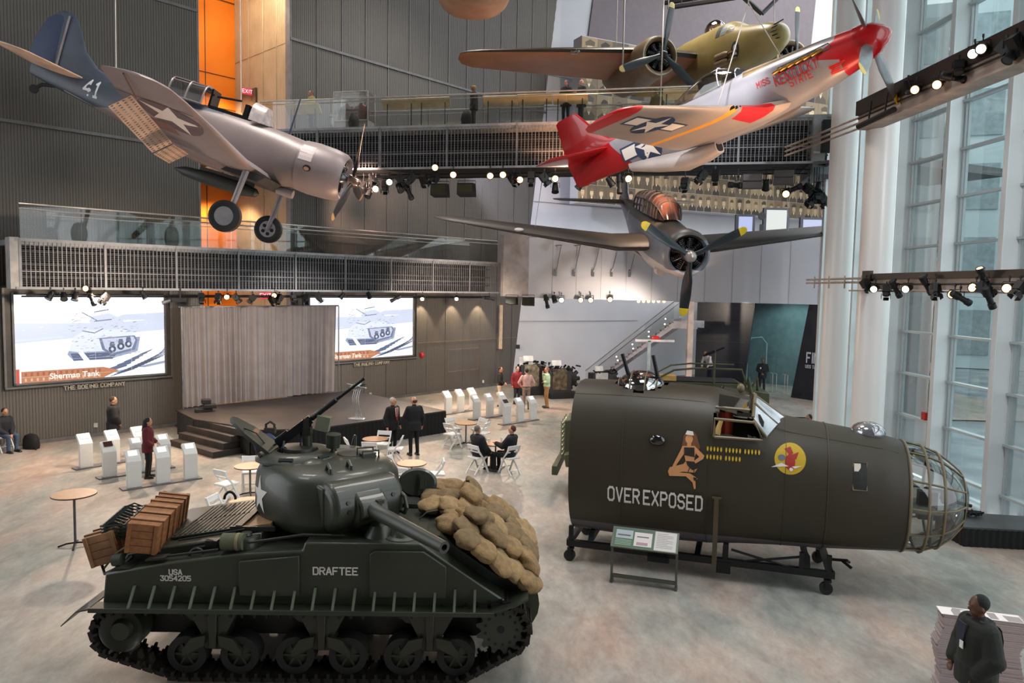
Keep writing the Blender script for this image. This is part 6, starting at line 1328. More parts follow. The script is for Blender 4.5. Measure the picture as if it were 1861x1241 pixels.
for s in (-1, 1):
    WT = [(-2.35, s * .45, -.12, 3.0, .15), (-2.4, s * 1.7, -.16, 2.9, .15), (-2.75, s * 4.6, .18, 2.2, .13), (-3.2, s * 7.5, .52, 1.4, .11), (-3.35, s * 8.0, .58, 1.1, .09), (-3.6, s * 8.2, .60, .6, .08)]
    wg = skin([foil(*q) for q in sub(WT, .3)], lambda c: 0, [TU], 'wing', tb_)
    mb = MB(); mb.loft([[(q[0] - .16 * q[3], q[1], q[2] - q[4] * q[3] * .47), (q[0] - .96 * q[3], q[1], q[2] - .03), (q[0] - .96 * q[3], q[1], q[2] - .05), (q[0] - .16 * q[3], q[1], q[2] - q[4] * q[3] * .50)] for q in sub(WT[:4], .5)]); mb.build('wing_underside', TW, wg)
    skin([foil(*q, camber=0) for q in sub([(-9.6, s * .15, .62, 1.6, .1), (-9.95, s * 2.9, .66, 1.0, .08), (-10.2, s * 3.2, .66, .5, .06)], .4)], lambda c: 0, [TU], 'tailplane', tb_)
mb = MB(); mb.sph((-2.95, -5.2, .30), (.18, .18, .07), 12, 8); mb.build('wing_lamp', TW, tb_)
skin([foil(x, 0, z, c, .09, camber=0, vert=True) for x, z, c in ((-9.2, .6, 2.2), (-9.8, 1.1, 1.7), (-10.1, 1.7, 1.35), (-10.4, 2.05, .8))], lambda c: 0, [TS_], 'tail_fin', tb_)
mb = MB(); GHs = [(-2.2, .3, .06), (-2.75, .44, .62), (-3.5, .46, .78), (-4.8, .46, .80), (-6.0, .42, .70), (-6.6, .40, .62)]
mb.loft([fring(x, .78, w_, h, 0, 2.8)[:19] for x, w_, h in GHs], cap=False, closed=False); mb.build('canopy_glass', M('amber_perspex', (96, 54, 42), .15, .1, (40, 34, 34), 2.5), tb_)
mb = MB()
for x, w_, h in GHs[1:] + [(-3.1, .45, .7), (-4.1, .46, .79), (-5.4, .44, .75)]: mb.tube(fring(x, .78, w_ + .01, h + .01, 0, 2.8)[:19], .026, 5)
for kk in (3, 9, 15): mb.tube([fring(x, .78, w_ + .01, h + .01, 0, 2.8)[kk] for x, w_, h in GHs], .022, 5)
mb.build('canopy_frame', TU, tb_)
mb = MB(); mb.cyl((-5.0, 0, 1.4), (-5.2, 0, 2.1), .03, .015, 8); mb.cyl((-3.4, 0, 1.5), (-3.3, 0, 2.2), .03, .015, 8); mb.build('antenna_mast', TU, tb_)
a, wd = letters('70', .34, (200, 202, 206), 1., narrow=.75) if False else letters('10', .34, (200, 202, 206), 1., narrow=.75)
project(shift(a, -7.6, .2), tbv, Matrix.Translation((0, -3, 0)) @ Matrix.Rotation(PI / 2, 4, 'X'), (0, 1, 0), .2).build('side_number', mark2, tb_, smooth=0)
mb = MB(); mb.lathe([(-2.4, .1), (-2.2, .17), (-1.9, .14)], 12, 'x', (0, -.35, -.9)); mb.prism([(-2.2, -.9), (-2.6, -1.02), (-6.5, -1.05), (-6.5, -.95)], -.3, .3); mb.build('bomb_bay_doors', TW, tb_)
for y_, nm_ in ((-4.6, 'left'), (4.6, 'right')):
    p = W_(TMx, (-3.4, y_, .3)); cable('steel cable to the %s wing of the head on propeller plane' % nm_, p, Vector((p.x + .3, p.y + 1.2, 9.5)), r=.012)
# ---------------------------------------------------------------- twin engine bomber
BA = Vector((9.297, 26.458, 14.281)); BR = rotm(-74.042, -4.004, 4.566); BMM = Matrix.Translation(BA) @ BR
tw = thing('twin_engine_bomber', 'tan and olive twin engine bomber hanging above the upper walkway', 'airplane', BA, BR)
BT = M('bomber_tan', (150, 132, 80), .38, .1, (136, 119, 72), 1.2); BW = M('bomber_wing_under', (164, 108, 70), .5, 0, (150, 98, 64), 1.2); BO2 = M('bomber_brown', (120, 98, 70), .45, 0, (104, 84, 60), 1.5)
bs = [(.05, 0, .06, .06, .06, 2), (-.05, 0, .26, .26, .26, 2), (-.25, 0, .43, .42, .42, 2.1), (-.7, 0, .58, .55, .58, 2.3), (-1.5, 0, .66, .66, .76, 2.5), (-2.3, .05, .70, .78, .9, 2.6), (-3.0, .1, .72, 1.05, 1.0, 2.5), (-3.8, .1, .72, 1.10, 1.05, 2.6), (-6.5, .1, .70, 1.05, 1.05, 2.7), (-9.0, .15, .58, .85, .85, 2.5), (-12.2, .3, .25, .45, .45, 2.2)]
bf = skin(fuse(bs, .2), lambda c: 0, [BT], 'fuselage', tw); bbv = bvh_of(bf)
mb = MB(); mb.sph((-4.5, 0, 1.15), (.48, .42, .42), 18, 10); mb.build('top_turret', GL('turret_perspex', (225, 205, 190), .4), tw)
mk_s = Matrix.Translation((0, -3, 0)) @ Matrix.Rotation(PI / 2, 4, 'X')
project([((60, 58, 52), [(-2.72, .62), (-2.72, .98), (-2.45, .86), (-2.3, .62)]), ((104, 116, 122), [(-3.05, .60), (-3.05, 1.02), (-2.8, 1.0), (-2.8, .60)]), ((60, 62, 62), [(-3.4, .60), (-3.4, 1.0), (-3.12, 1.0), (-3.12, .60)]), ((40, 44, 46), ell(-2.0, -.12, .24, .30)), ((220, 214, 206), ell(-2.0, -.06, .1, .12)), ((220, 214, 206), [(-2.1, -.3), (-1.9, -.3), (-2.0, -.02)])], bbv, mk_s, (0, 1, 0), .12).build('side_windows', mark2, tw, smooth=0)
mb = MB()
for a_ in range(6):
    a = -.9 + a_ * .42; mb.cyl((-.2, -.40 * math.cos(a), .32 * math.sin(a) + .1), (.14, -.42 * math.cos(a), .34 * math.sin(a) + .1), .022, n=6)
mb.build('nose_guns', M('black_metal', 0), tw)
mb = MB()
for z in (-.45, -.2): mb.lathe([(-3.3, .02), (-3.1, .13), (-2.5, .13), (-2.3, .07)], 12, 'x', (0, -.78, z)); mb.cyl((-2.3, -.78, z), (-1.75, -.78, z), .035, n=8)
mb.build('gun_pack', BO2, tw)
for s in (-1, 1):
    WB = [(-4.7, s * .6, .28, 3.6, .16), (-4.65, s * 2.95, .42, 3.4, .16), (-4.85, s * 6.5, .40, 2.6, .14), (-5.15, s * 9.6, .36, 1.7, .12), (-5.35, s * 10.1, .36, 1.25, .1), (-5.65, s * 10.3, .36, .6, .08)]
    def wb_mi(c): return 1 if c.z > .0 and False else 0
    rings = [[(x, y, z + (x - q[0]) * .17) for x, y, z in foil(*q)] for q in sub(WB, .4)]; n_ = len(rings[0])
    mb = MB(); mb.loft(rings)
    for i, f_ in enumerate(mb.f):
        if len(f_) == 4:
            kk = i % n_; mb.mi[i] = 0 if kk < 9 + 1 else 1
    wg = mb.build('wing', [M('wing_top_dark', (52, 42, 28), .4), BW], tw, smooth=50)
    nc = MB(); nc.loft([fring(x, z, r, rt_, rb, 2.1, 32) for x, z, r, rt_, rb in ((-4.0, -.05, .76, .76, .78), (-4.7, -.05, .74, .75, .82), (-5.5, -.1, .66, .66, .95), (-7.0, -.1, .5, .5, .95), (-8.4, 0, .25, .25, .6), (-9.2, .1, .05, .05, .2))]); nc.T = Matrix()
    nv = nc; nv.v = [(x, y + s * 2.95, z) for x, y, z in nv.v]; na = nv.build('engine_nacelle', BO2, tw)
    mb = MB(); mb.lathe([(-4.1, .78), (-3.9, .79), (-3.66, .75), (-3.56, .66), (-3.6, .58), (-3.8, .56)], 36, 'x', (0, s * 2.95, -.05), cap=False); mb.build('engine_cowling', BO2, tw, smooth=60)
    mb = MB(); mb.tube([(-3.58, s * 2.95 + .69 * math.cos(a), -.05 + .69 * math.sin(a)) for a in [2 * PI * k / 36 for k in range(37)]], .035, 6); mb.build('cowl_lip', M('lip_pale', (190, 176, 150), .35, .3), tw)
    engine(tw, -3.55, -.05, s * 2.95, .56)
    prop(tw, -3.3, -.05, s * 2.95, 1.92, 3, R(-12) if s < 0 else R(0), .32, M('prop_dark2', (44, 52, 56), .4, .3), M('tip_cream', (220, 196, 130), .5), tip=.1, hubr=.13, hub_m=BLK, twist=35)
    if s < 0:
        mb = MB(); mb.sph((-5.02, s * 5.9, .36), (.22, .3, .12), 14, 8); mb.build('landing_lamp', GL('lamp_cover', (225, 210, 190), .3), wg)
for p_, nm_ in (((-4.8, -2.0, .8), 'right engine side'), ((-4.4, -4.4, .5), 'right wing')):
    p = W_(BMM, p_); cable('steel cable to the twin engine bomber, %s' % nm_, p, p + Vector((0, 0, 9)))
p = W_(BMM, (-.6, 0, .5)); cable('steel cable to the nose of the twin engine bomber', p, p + Vector((-.3, 0, 9)))
p = AY(1135, 0, 29); cable('pale vertical rope rising behind the twin engine bomber wing', Vector((p.x, p.y, 13.8)), Vector((p.x, p.y, 22)), 'hanging_rope', .03)
# ---------------------------------------------------------------- belly of another aircraft at the very top
c0 = AY(857, 10, 22.0)
fg = thing('hanging_fuselage', 'rounded tan aircraft belly just showing at the top edge of the hall', 'airplane', (c0.x - .10, 23.0, 15.98), rotm(-88))
hs = [(.0, 0, 1.0, .9, .9, 3.0), (-.15, 0, 1.2, 1.0, 1.1, 2.8), (-.6, 0, 1.3, 1.15, 1.25, 2.7), (-2, 0, 1.34, 1.2, 1.3, 2.6), (-3.9, 0, 1.34, 1.2, 1.3, 2.5), (-4.2, 0, 1.2, 1.1, 1.15, 2.5)]
hf = skin(fuse(hs, .2), lambda c: 0, [M('belly_tan', (164, 134, 106), .45, 0, (136, 104, 82), 1.2)], 'fuselage', fg)
MB().tube([(-.3 + .0, -1.0, -.86), (-.32, 0, -1.09), (-.3, 1.0, -.86)], .012, 5).build('red_line', M('line_red', (150, 60, 40), .5), fg)
cable('steel cable above the tan aircraft belly', (c0.x, 24, c0.z + 1.8), (c0.x, 24, c0.z + 8))
# ============================================================ SCREENS, CURTAIN, STAGE
def screen(x0, x1, ytop, ybot0, ybot1, label, fx0, fx1):
    s0, zt = wpx(x0, ytop); s1, _ = wpx(x1, ytop); _, zb = wpx(x1, ybot1)
    zt = 4.76; zb = 1.99; t = thing('video_screen', label, 'screen', WP(s0, 0, .05), None); t.matrix_world = FRM(s0, 0, .06); Wd = s1 - s0; Hd = zt - zb
    mb = MB(); mb.bb(-.28, Wd + .22, -.03, .02, zb - .12, zt + .22); mb.build('surround', M('screen_surround', (74, 70, 66), .5, .3), t)
    mb = MB()
    for (a, b, c, d_) in ((-.30, -.24, zb - .14, zt + .2), (-.06, .0, zb - .06, zt + .06), (Wd, Wd + .06, zb - .06, zt + .06), (Wd + .20, Wd + .25, zb - .14, zt + .2)): mb.bb(a, b, .0, .09, c, d_)
    mb.bb(-.3, Wd + .25, .0, .12, zb - .16, zb - .11); mb.bb(-.06, Wd + .06, .0, .09, zb - .06, zb)
    mb.build('bezel', M('trim_metal', 0), t)
    mb = MB(); lay = [0]
    def P(c, pts, k=None):
        lay[0] += 1; mb.col = tuple(L3(c)[:3]); mb.poly([(u * Wd, .04 + lay[0] * .0002, zb + v * Hd) for u, v in pts])
    P((246, 248, 255), rect(0, 0, 1, 1)); P((206, 214, 234), [(0, .45), (.45, .5), (1, .56), (1, .70), (.6, .66), (0, .68)]); P((238, 242, 254), rect(.55, .7, 1, .84)); P((214, 222, 240), [(.0, .47), (.3, .5), (.3, .52), (0, .5)]); P((206, 212, 232), [(.62, .70), (1, .68), (1, .78), (.7, .76)])
    P((252, 253, 255), [(.0, .12), (.36, .28), (.42, .20), (.3, .08), (0, .06)])
    # tank picture: hull, turret, gun, running gear
    P((150, 160, 186), [(.32, .30), (.36, .22), (.60, .22), (.80, .30), (.82, .48), (.60, .48), (.36, .46)]); P((84, 94, 124), [(.36, .22), (.62, .22), (.66, .30), (.34, .31)])
    P((222, 228, 242), [(.33, .34), (.36, .50), (.46, .60), (.66, .62), (.78, .52), (.74, .36), (.58, .32), (.40, .32)]); P((206, 214, 232), [(.46, .58), (.48, .74), (.60, .78), (.70, .70), (.72, .58)])
    P((110, 120, 150), [(.53, .48), (.78, .50), (.80, .44), (.78, .32), (.62, .26), (.55, .34)]); P((196, 203, 222), [(.55, .47), (.77, .485), (.785, .44), (.76, .34), (.62, .29), (.57, .35)])
    for cx, cy in ((.62, .34), (.68, .37), (.735, .395)): P((66, 74, 100), ell(cx, cy, .026, .045, 14)); P((206, 212, 230), ell(cx, cy, .011, .02, 10)); P((96, 106, 136), [(cx - .02, cy + .04), (cx + .02, cy + .04), (cx + .013, cy + .09), (cx - .013, cy + .09)])
    for a, b in (((.42, .80), (.52, .70)), ((.5, .69), (.62, .71)), ((.50, .80), (.6, .83)), ((.42, .58), (.5, .55)), ((.5, .55), (.56, .60))): P((110, 120, 150), [(a[0], a[1]), (b[0], b[1]), (b[0], b[1] - .012), (a[0], a[1] - .012)])
    P((252, 253, 255), [(.38, .34), (.41, .35), (.49, .16), (.46, .13)])
    for k in range(10): P((92, 102, 128), [(.50 + k * .05, .04 + k * .035), (.72 + k * .03, .14 + k * .03), (.72 + k * .03, .12 + k * .03), (.50 + k * .05, .025 + k * .035)])
    P((246, 248, 255), [(.40, .14), (.62, .20), (1, .42), (1, .37), (.6, .14), (.44, .10)]); P((150, 158, 180), [(.62, .06), (1, .16), (1, .13), (.66, .04)]); P((252, 253, 255), [(.62, .02), (.8, .1), (1, .06), (1, 0), (.6, 0)])
    rg = random.Random(9)
    for k in range(230):
        u, v = rg.uniform(.02, .97), rg.uniform(.3, .97); ins = .33 < u < .8 and .24 < v < .78
        if k % 2: u, v = rg.uniform(.34, .80), rg.uniform(.24, .72)
        a_ = rg.uniform(.006, .03); b_ = rg.uniform(.004, .012); g_ = rg.choice((120, 150, 176)) if ins or k % 2 else rg.choice((214, 222, 232)); P((g_, min(255, g_ + 6), min(255, g_ + 20)), [(u, v), (u + a_, v + b_ * .6), (u + a_ * .8, v + b_), (u, v + b_ * .7)])
    for k in range(17): x_ = .60 + k * .024; y_ = .015 + k * .016; P((70, 80, 104), [(x_, y_), (min(.995, x_ + .17), y_ + .07), (min(.995, x_ + .17), y_ + .062), (x_, y_ - .008)])
    P((186, 120, 84), [(.03, .0), (.55, .0), (.66, .08), (.55, .13), (.03, .13)]); P((212, 168, 140), rect(.03, .06, .60, .066)); P((200, 80, 60), rect(0.0, .0, .02, .16)); P((252, 252, 255), rect(.02, .0, .03, .16))
    for k in range(14): P((160, 90, 64), rect(.05 + k * .036, .075, .065 + k * .036, .115)); P((214, 176, 150), rect(.05 + k * .036, .015, .062 + k * .036, .05))
    for k in (.25, .5, .75): P((208, 214, 228), rect(k - .001, 0, k + .001, 1)); P((208, 214, 228), rect(0, k - .0015, 1, k + .0015))
    mb.build('picture', CM('screen_picture', 1.25, .3), t, smooth=0)
    cu = bpy.data.curves.new('caption', 'FONT'); cu.body = 'Sherman Tank'; cu.size = .25; cu.offset = .004; cu.space_character = 1.0
    me = bpy.data.objects.new('caption', cu); COL.objects.link(me); bpy.context.view_layer.update(); ms = bpy.data.meshes.new_from_object(me); bpy.data.objects.remove(me)
    o = bpy.data.objects.new('caption', ms); COL.objects.link(o); o.parent = t; ms.materials.clear(); ms.materials.append(EM('cap_white', (255, 250, 240), 1.2))
    o.matrix_local = Matrix.Translation((.2 * Wd, .125, zb + .03 * Hd)) @ Matrix.Rotation(PI / 2, 4, 'X')
    return t
screen(22, 295, 537, 697, 672, 'large left video screen on the ribbed wall showing an old tank photograph', 6, 313)
screen(560, 748, 537, 650, 645, 'right video screen partly behind the curtain showing an old tank photograph', 560, 762)
def wall_word(px, py, px2, label, h=.16):
    s0, z = wpx(px, py); s1, _ = wpx(px2, py); p, wd = letters('THE BOEING COMPANY', h, (0, 0, 0), 1.25, 1.8); k = (s1 - s0) / wd
    t = thing('wall_lettering', label, 'lettering', WP(s0, z, .06)); t.matrix_world = FRM(s0, z, .06)
    x = 0; mb = MB()
    for c, pts in p: mb.prism([(u * k, v * k) for u, v in pts], .0, .04)
    mb.build('letters', M('letter_metal', (206, 194, 176), .4, .2), t, smooth=0); mb = MB(); mb.bb(0, s1 - s0, .0, .03, -.03, -.012); mb.build('rail', M('trim_metal', 0), t)
wall_word(115, 708, 225, 'raised metal company name lettering under the left screen'); wall_word(641, 665, 705, 'raised metal company name lettering under the right screen')
# pale batten light on the right of the far wall, access panel lines, fittings
s, z = wpx(905, 634); t = thing('wall_light_strip', 'tall pale vertical light strip on the grey wall beside the white wall', 'wall light'); t.matrix_world = FRM(s, 0, .1); MB().bb(-.1, .1, -.05, .12, 1.97, 4.3).build('strip_housing', M('strip_pale', (226, 196, 168), .5), t); MB().bb(-.16, -.1, -.05, .05, 1.97, 4.3).build('back_rail', M('trim_metal', 0), t)
mb = MB(); a0, z0 = wpx(813, 676); a1, z1 = wpx(870, 632); mb.T = FRM(0, 0, .02)
for (x0, x1, y0, y1) in ((a0, a1, z0, z0 + .02), (a0, a1, z1, z1 + .02), (a0, a0 + .02, z0, z1), (a1, a1 + .02, z0, z1), (S_N1 + 4, S_END - 1, 2.52, 2.54)): mb.bb(x0, x1, .0, .02, y0, y1)
struct(mb.build('trim_7', M('trim_warm', (150, 124, 100), .5)))
s, z = wpx(764, 645); tag(MB().sph((0, 0, 0), (.12, .08, .12)).build('alarm_bell', M('alarm_red', 0), loc=WP(s, z, .12)), 'small red alarm bell at the lower right corner of the right screen', 'alarm')
for px, py, lb in ((173, 772, 'white wall socket behind the left kiosks'), (672, 716, 'white wall socket behind the stage'), (877, 693, 'small pale wall socket beside the standing visitors'), (517, 118, 'small white sensor box high in the beige alcove')):
    if px == 517: q = AY(px, py, 30.9); o = MB().box((0, 0, 0), (.16, .1, .2)).build('wall_box', M('white_plastic', (214, 210, 204), .4), loc=q)
    else: s, z = wpx(px, py); o = MB().box((0, 0, 0), (.1, .06, .14)).build('wall_box', M('white_plastic', (214, 210, 204), .4), loc=WP(s, z, .05))
    tag(o, lb, 'wall box')
q = AY(941, 630, 39.6); tag(MB().box((0, 0, 0), (.22, .08, .22)).build('wall_box', M('black_metal', 0), loc=q), 'small dark box on the white wall beside the grey wall', 'wall box')
# curtain
c0 = wpx(328, 560, 1.0)[0]; c1 = wpx(613, 560, 1.0)[0]; rr = random.Random(2)
t = thing('stage_curtain', 'tall pleated grey curtain hanging on a pipe behind the stage', 'curtain'); t.matrix_world = FRM(c0, 0, 1.0); Wc = c1 - c0; mb = MB(); n = 340; rows3 = []
ph = [rr.uniform(0, 6) for _ in range(6)]
for z in (.82, 1.4, 2.4, 3.4, 4.2, 4.36):
    k = 1 - (z - .8) / 3.6; r_ = []
    for i in range(n + 1):
        u = i / n; x = u * Wc; sp = .5 + .5 * math.sin(u * 9 + ph[0]); y = (.05 + .05 * k) * math.sin(u * 150 + 2.2 * math.sin(u * 23 + ph[1]) + .4 * k * math.sin(u * 37)) * (.5 + .5 * sp) + .03 * math.sin(u * 61 + ph[2]) + .04 * k * math.sin(u * 31)
        r_.append((x + .10 * k * (1 - 2 * u) * .6, y, z))
    rows3.append(r_)
mb.loft(rows3, cap=False, closed=False); mb.build('drape', M('curtain_cloth', (140, 132, 131), .85, 0, (130, 122, 121), 2), t, smooth=80)
mb = MB(); mb.cyl((-.05, 0, 4.37), (Wc + .05, 0, 4.37), .03); mb.cyl((0, .1, .8), (0, .1, 4.37), .025); mb.cyl((Wc, .1, .8), (Wc, .1, 4.37), .025); mb.build('support_pipe', M('steel', 0), t)
# stage
ST = [(-11.5, 25.2), (-10.3, 23.75), (-8.85, 22.95), (-7.9, 22.15), (-6.1, 22.55), (-2.34, 26.29), (-6.7, 30.9), (-11.75, 25.55)]
t = thing('stage', 'low black skirted stage with a dark worn top before the curtain', 'stage', (-7, 26, 0)); Mi = Matrix.Translation((7, -26, 0))
mb = MB(); mb.T = Mi; mb.prism(ST, .74, .80, 'xy'); mb.build('stage_top', M('stage_top', (58, 49, 45), .5, 0, (40, 35, 34), 1.5), t)
mb = MB(); mb.T = Mi
for (a, b) in zip(ST[:6], ST[1:6]):
    a, b = Vector(a), Vector(b); L_ = (b - a).length; d = (b - a) / L_; nn = Vector((d.y, -d.x)); k = int(L_ / .05); R0, R1 = [], []
    for i in range(k + 1): q = a + d * (i * L_ / k) + nn * (.02 + .018 * math.sin(i * 1.9)); R0.append((q.x, q.y, .0)); R1.append((q.x, q.y, .76))
    mb.loft([R0, R1], cap=False, closed=False)
mb.build('skirt', M('skirt_black', (16, 15, 16), .9), t, smooth=60)
t = thing('stage_steps', 'four dark wooden steps at the left end of the stage', 'steps', (-9.9, 22.4, 0)); T0 = Matrix.Translation((9.9, -22.4, 0))
cor = [((308, 799), (387, 822)), ((324, 786), (406, 806)), ((339, 773), (420, 793)), ((354, 762), (440, 782))]
for k, (a, b) in enumerate(cor):
    z = .19 * (k + 1); A_, B_ = G(*a, z), G(*b, z); nn = Vector((-(B_ - A_).y, (B_ - A_).x, 0)).normalized(); dep = .42 * (4 - k) * .9
    mb = MB(); mb.T = T0; mb.prism([(A_.x, A_.y), (B_.x, B_.y), ((B_ + nn * dep).x, (B_ + nn * dep).y), ((A_ + nn * dep).x, (A_ + nn * dep).y)], z - .19, z, 'xy'); mb.build('step', M('step_wood', (50, 39, 33), .6, 0, (34, 27, 24), 3), t, bevel=.006)
q = G(370, 748, .8)
for k, (dx, dy, w_, h_, lb) in enumerate(((0, 0, .55, .12, 'flat black equipment case at the bottom of the pile on the stage corner'), (.2, .05, .4, .14, 'black equipment case on the right of the pile on the stage corner'), (.05, .1, .3, .16, 'small black bag topping the pile on the stage corner'))):
    o = MB().box((0, 0, h_ / 2), (w_, .3, h_), .5).build('equipment_case', M('matte_black', 0), loc=(q.x + dx, q.y + dy, .8 + (0, 0 + .12, .26)[k] * (1 if k else 0) - (0 if k != 1 else 0)), bevel=.02); tag(o, lb, 'case', 'black cases on the stage corner')
# clear curved lectern
q = G(648, 761, .8); t = thing('lectern', 'clear lectern with four curved silver rods standing on the stage', 'lectern', q, rz(40)); LM = M('lectern_silver', (214, 214, 218), .2, .7)
mb = MB(); mb.lathe([(0, .28), (.02, .28), (.03, .26)], 24, 'z'); mb.build('base', LM, t)
for k in range(4): MB().tube([(.12, -.2 + k * .13, .02), (.0, -.2 + k * .13, .35), (-.05, -.2 + k * .13, .7), (.05, -.2 + k * .13, 1.05)], .018, 8).build('rod', LM, t)
MB().box((.0, 0, 1.1), (.45, .6, .02), 0, 0, -.25).build('reading_top', GL('acrylic', (230, 235, 238), .4), t, smooth=0); MB().tube([(.2, -.3, 1.05), (.2, .3, 1.05), (-.2, .3, 1.16), (-.2, -.3, 1.16), (.2, -.3, 1.05)], .012, 6).build('top_rim', LM, t)
# bundle with blue jacket on a case behind the turret
q = G(484, 856)
t = thing('road_case', 'black road case with gear on top beside the stage front, behind the turret', 'road case', q, rz(20)); MB().box((0, 0, .42), (.55, .5, .78)).build('case_body', M('matte_black', 0), t, bevel=.02); MB().box((0, 0, .82), (.57, .52, .03)).build('metal_edge', M('black_metal', 0), t)
mb = MB(); rings = []
for k, (w_, z) in enumerate(((.30, .62), (.33, .78), (.30, .9), (.2, 1.0), (.1, 1.04))): rings.append([((w_ + .03 * math.sin(5 * a + k)) * math.cos(a), (w_ * .9 + .03 * math.sin(4 * a + k)) * math.sin(a), z + .02 * math.sin(3 * a)) for a in [2 * PI * i / 20 for i in range(20)]])
mb.loft(rings); tag(mb.build('blue_jacket', M('jacket_blue', (38, 50, 92), .8, 0, (26, 34, 66), 6, bump=.4, bscale=10), loc=q + Vector((-.02, 0, .02))), 'crumpled blue jacket thrown over the black case by the stage', 'jacket')
mb = MB(); mb.tube([(-.12, 0, 0), (-.12, 0, .25), (0, 0, .33), (.12, 0, .25), (.12, 0, 0)], .035); mb.box((0, 0, .08), (.3, .16, .16)); tag(mb.build('tool_bag', M('bag_dark', (40, 36, 26), .8), loc=q + Vector((.05, .2, 1.04))), 'dark open bag with yellow lining on top of the blue jacket pile', 'bag')

# ============================================================ KIOSKS, TABLES, CHAIRS
KW = M('kiosk_white', (214, 212, 208), .45, 0, (208, 206, 202)); EM('tablet_on', (250, 250, 250), 1.1)
def kiosk_proto(on=True):
    t = thing('kiosk', '', 'kiosk'); mb = MB(); mb.prism([(0, .03), (0, .70), (.06, .78), (.24, .96), (.30, .90), (.13, .72), (.12, .66), (.12, .03)], -.17, .17, 'yz'); mb.build('post', KW, t, bevel=.008)
    Tt = Matrix.Translation((0, .16 - .012, .88 + .012)) @ Matrix.Rotation(R(45), 4, 'X')
    mb = MB(); mb.T = Tt; mb.box((0, 0, 0), (.22, .16, .012)); mb.build('tablet_screen', EM('tablet_on', 0, 0) if on else M('tablet_dark', (60, 30, 34), .2), t); return t
KP = {True: None, False: None}
def kiosk(p, ang, label, grp, on=True):
    if KP[on] is None: KP[on] = kiosk_proto(on); o = KP[on]; mw = rz(ang); mw.translation = p; _kc[o.name] = [(c, []) for c in kids(o)]; o.matrix_world = mw; o['label'] = label; o['group'] = grp; return o
    return dup(KP[on], p, rz(ang), label, grp)
nm3 = ['left', 'middle', 'right']
for gi, (rows_px, where, off_) in enumerate((([((158, 851), (255, 835)), ((201, 868), (300, 852)), ((245, 888), (348, 872))], 'left kiosk group', {(1, 0)}), ([((816, 753), (861, 746)), ((868, 762.5), (915, 755)), ((923, 771.5), (970, 764))], 'kiosk group beside the stage', {(2, 0)}))):
    for ri_, (a, b) in enumerate(rows_px):
        A_, B_ = G(*a), G(*b); d = (B_ - A_).normalized(); an = math.degrees(math.atan2(d.y, d.x))
        o = MB(); L_ = (B_ - A_).length; o.bb(-.3, L_ + .26, -.08, .26, 0, .035); o = o.build('kiosk_base_rail', M('rail_grey', (112, 110, 110), .5, .3), bevel=.004); mw = rz(an); mw.translation = A_; o.matrix_world = mw
        tag(o, 'long grey floor plate under the %s row of the %s' % (['back', 'middle', 'front'][ri_], where), 'floor plate', 'floor plates of the ' + where)
        for k in range(3):
            p = A_.lerp(B_, k / 2); kiosk(p, an, '%s white kiosk in the %s row of the %s%s' % (nm3[k], ['back', 'middle', 'front'][ri_], where, ', dark screen' if (ri_, k) in off_ else ''), 'white tablet kiosks, ' + where, (ri_, k) not in off_)
TT_ = M('table_top', (178, 136, 102), .5, 0, (166, 124, 92), 6); TE_ = M('table_edge', (60, 44, 34), .5); TP_ = M('table_pole', (110, 110, 112), .3, .8)
def table(p, label, h=.75, r=.38, grp='round cafe tables'):
    t = thing('round_table', label, 'table', p, None, grp)
    MB().lathe([(h - .025, r), (h - .004, r)], 40, 'z').build('table_edge', TE_, t); MB().lathe([(h - .004, r - .004), (h, r - .006)], 40, 'z').build('table_top', TT_, t); MB().cyl((0, 0, .05), (0, 0, h - .02), .025, n=12).build('pole', TP_, t)
    mb = MB()
    for k in range(4): a = k * PI / 2 + .4; mb.tube([(0, 0, .07), (.15 * math.cos(a), .15 * math.sin(a), .06), (.30 * math.cos(a), .30 * math.sin(a), .015)], .018, 6)
    mb.build('cross_foot', M('black_metal', 0), t); return t
CW = M('chair_white', (226, 224, 222), .4, 0, (220, 218, 216))
def chair_proto():
    t = thing('folding_chair', '', 'chair')
    for s in (-1, 1):
        y = s * .20
        mb = MB(); mb.loft([[(x + a, y + b, z) for a, b in ((-.027, -.016), (.027, -.016), (.027, .016), (-.027, .016))] for x, z in ((.24, 0), (.13, .24), (.02, .46), (-.14, .66), (-.20, .82))]); mb.build('side_frame', CW, t)
        mb = MB(); mb.loft([[(x + a, s * .175 + b, z) for a, b in ((-.024, -.014), (.024, -.014), (.024, .014), (-.024, .014))] for x, z in ((-.26, 0), (-.08, .22), (.14, .43))]); mb.build('leg', CW, t)
    MB().box((.0, 0, .455), (.43, .40, .05)).build('seat', CW, t, bevel=.012)
    mb = MB(); mb.box((-.185, 0, .76), (.03, .41, .13), 0, 0, -.2); mb.build('back_slat', CW, t, bevel=.01); mb = MB(); mb.box((-.13, 0, .63), (.02, .40, .035), 0, 0, -.2); mb.build('back_slat', CW, t)
    mb = MB(); mb.box((.17, 0, .17), (.025, .38, .025)); mb.build('stretcher', CW, t); mb = MB(); mb.box((-.18, 0, .1), (.025, .35, .025)); mb.build('stretcher', CW, t)
    return t
CP = [None]
def chair(p, ang, label):
    g_ = 'white folding chairs around the cafe tables'
    if CP[0] is None: CP[0] = chair_proto(); o = CP[0]; _kc[o.name] = [(c, []) for c in kids(o)]; mw = rz(ang); mw.translation = p; o.matrix_world = mw; o['label'] = label; o['group'] = g_; return o
    return dup(CP[0], p, rz(ang), label, g_)
def face(p, c): return math.degrees(math.atan2(c[1] - p[1], c[0] - p[0]))
table(G(137, 992), 'tall round cocktail table with a pale top standing alone left of the tank', 1.06, .405, None) if False else None
t = table(G(137, 992), 'tall round cocktail table with a pale top standing alone left of the tank', 1.06, .405); del t['group']
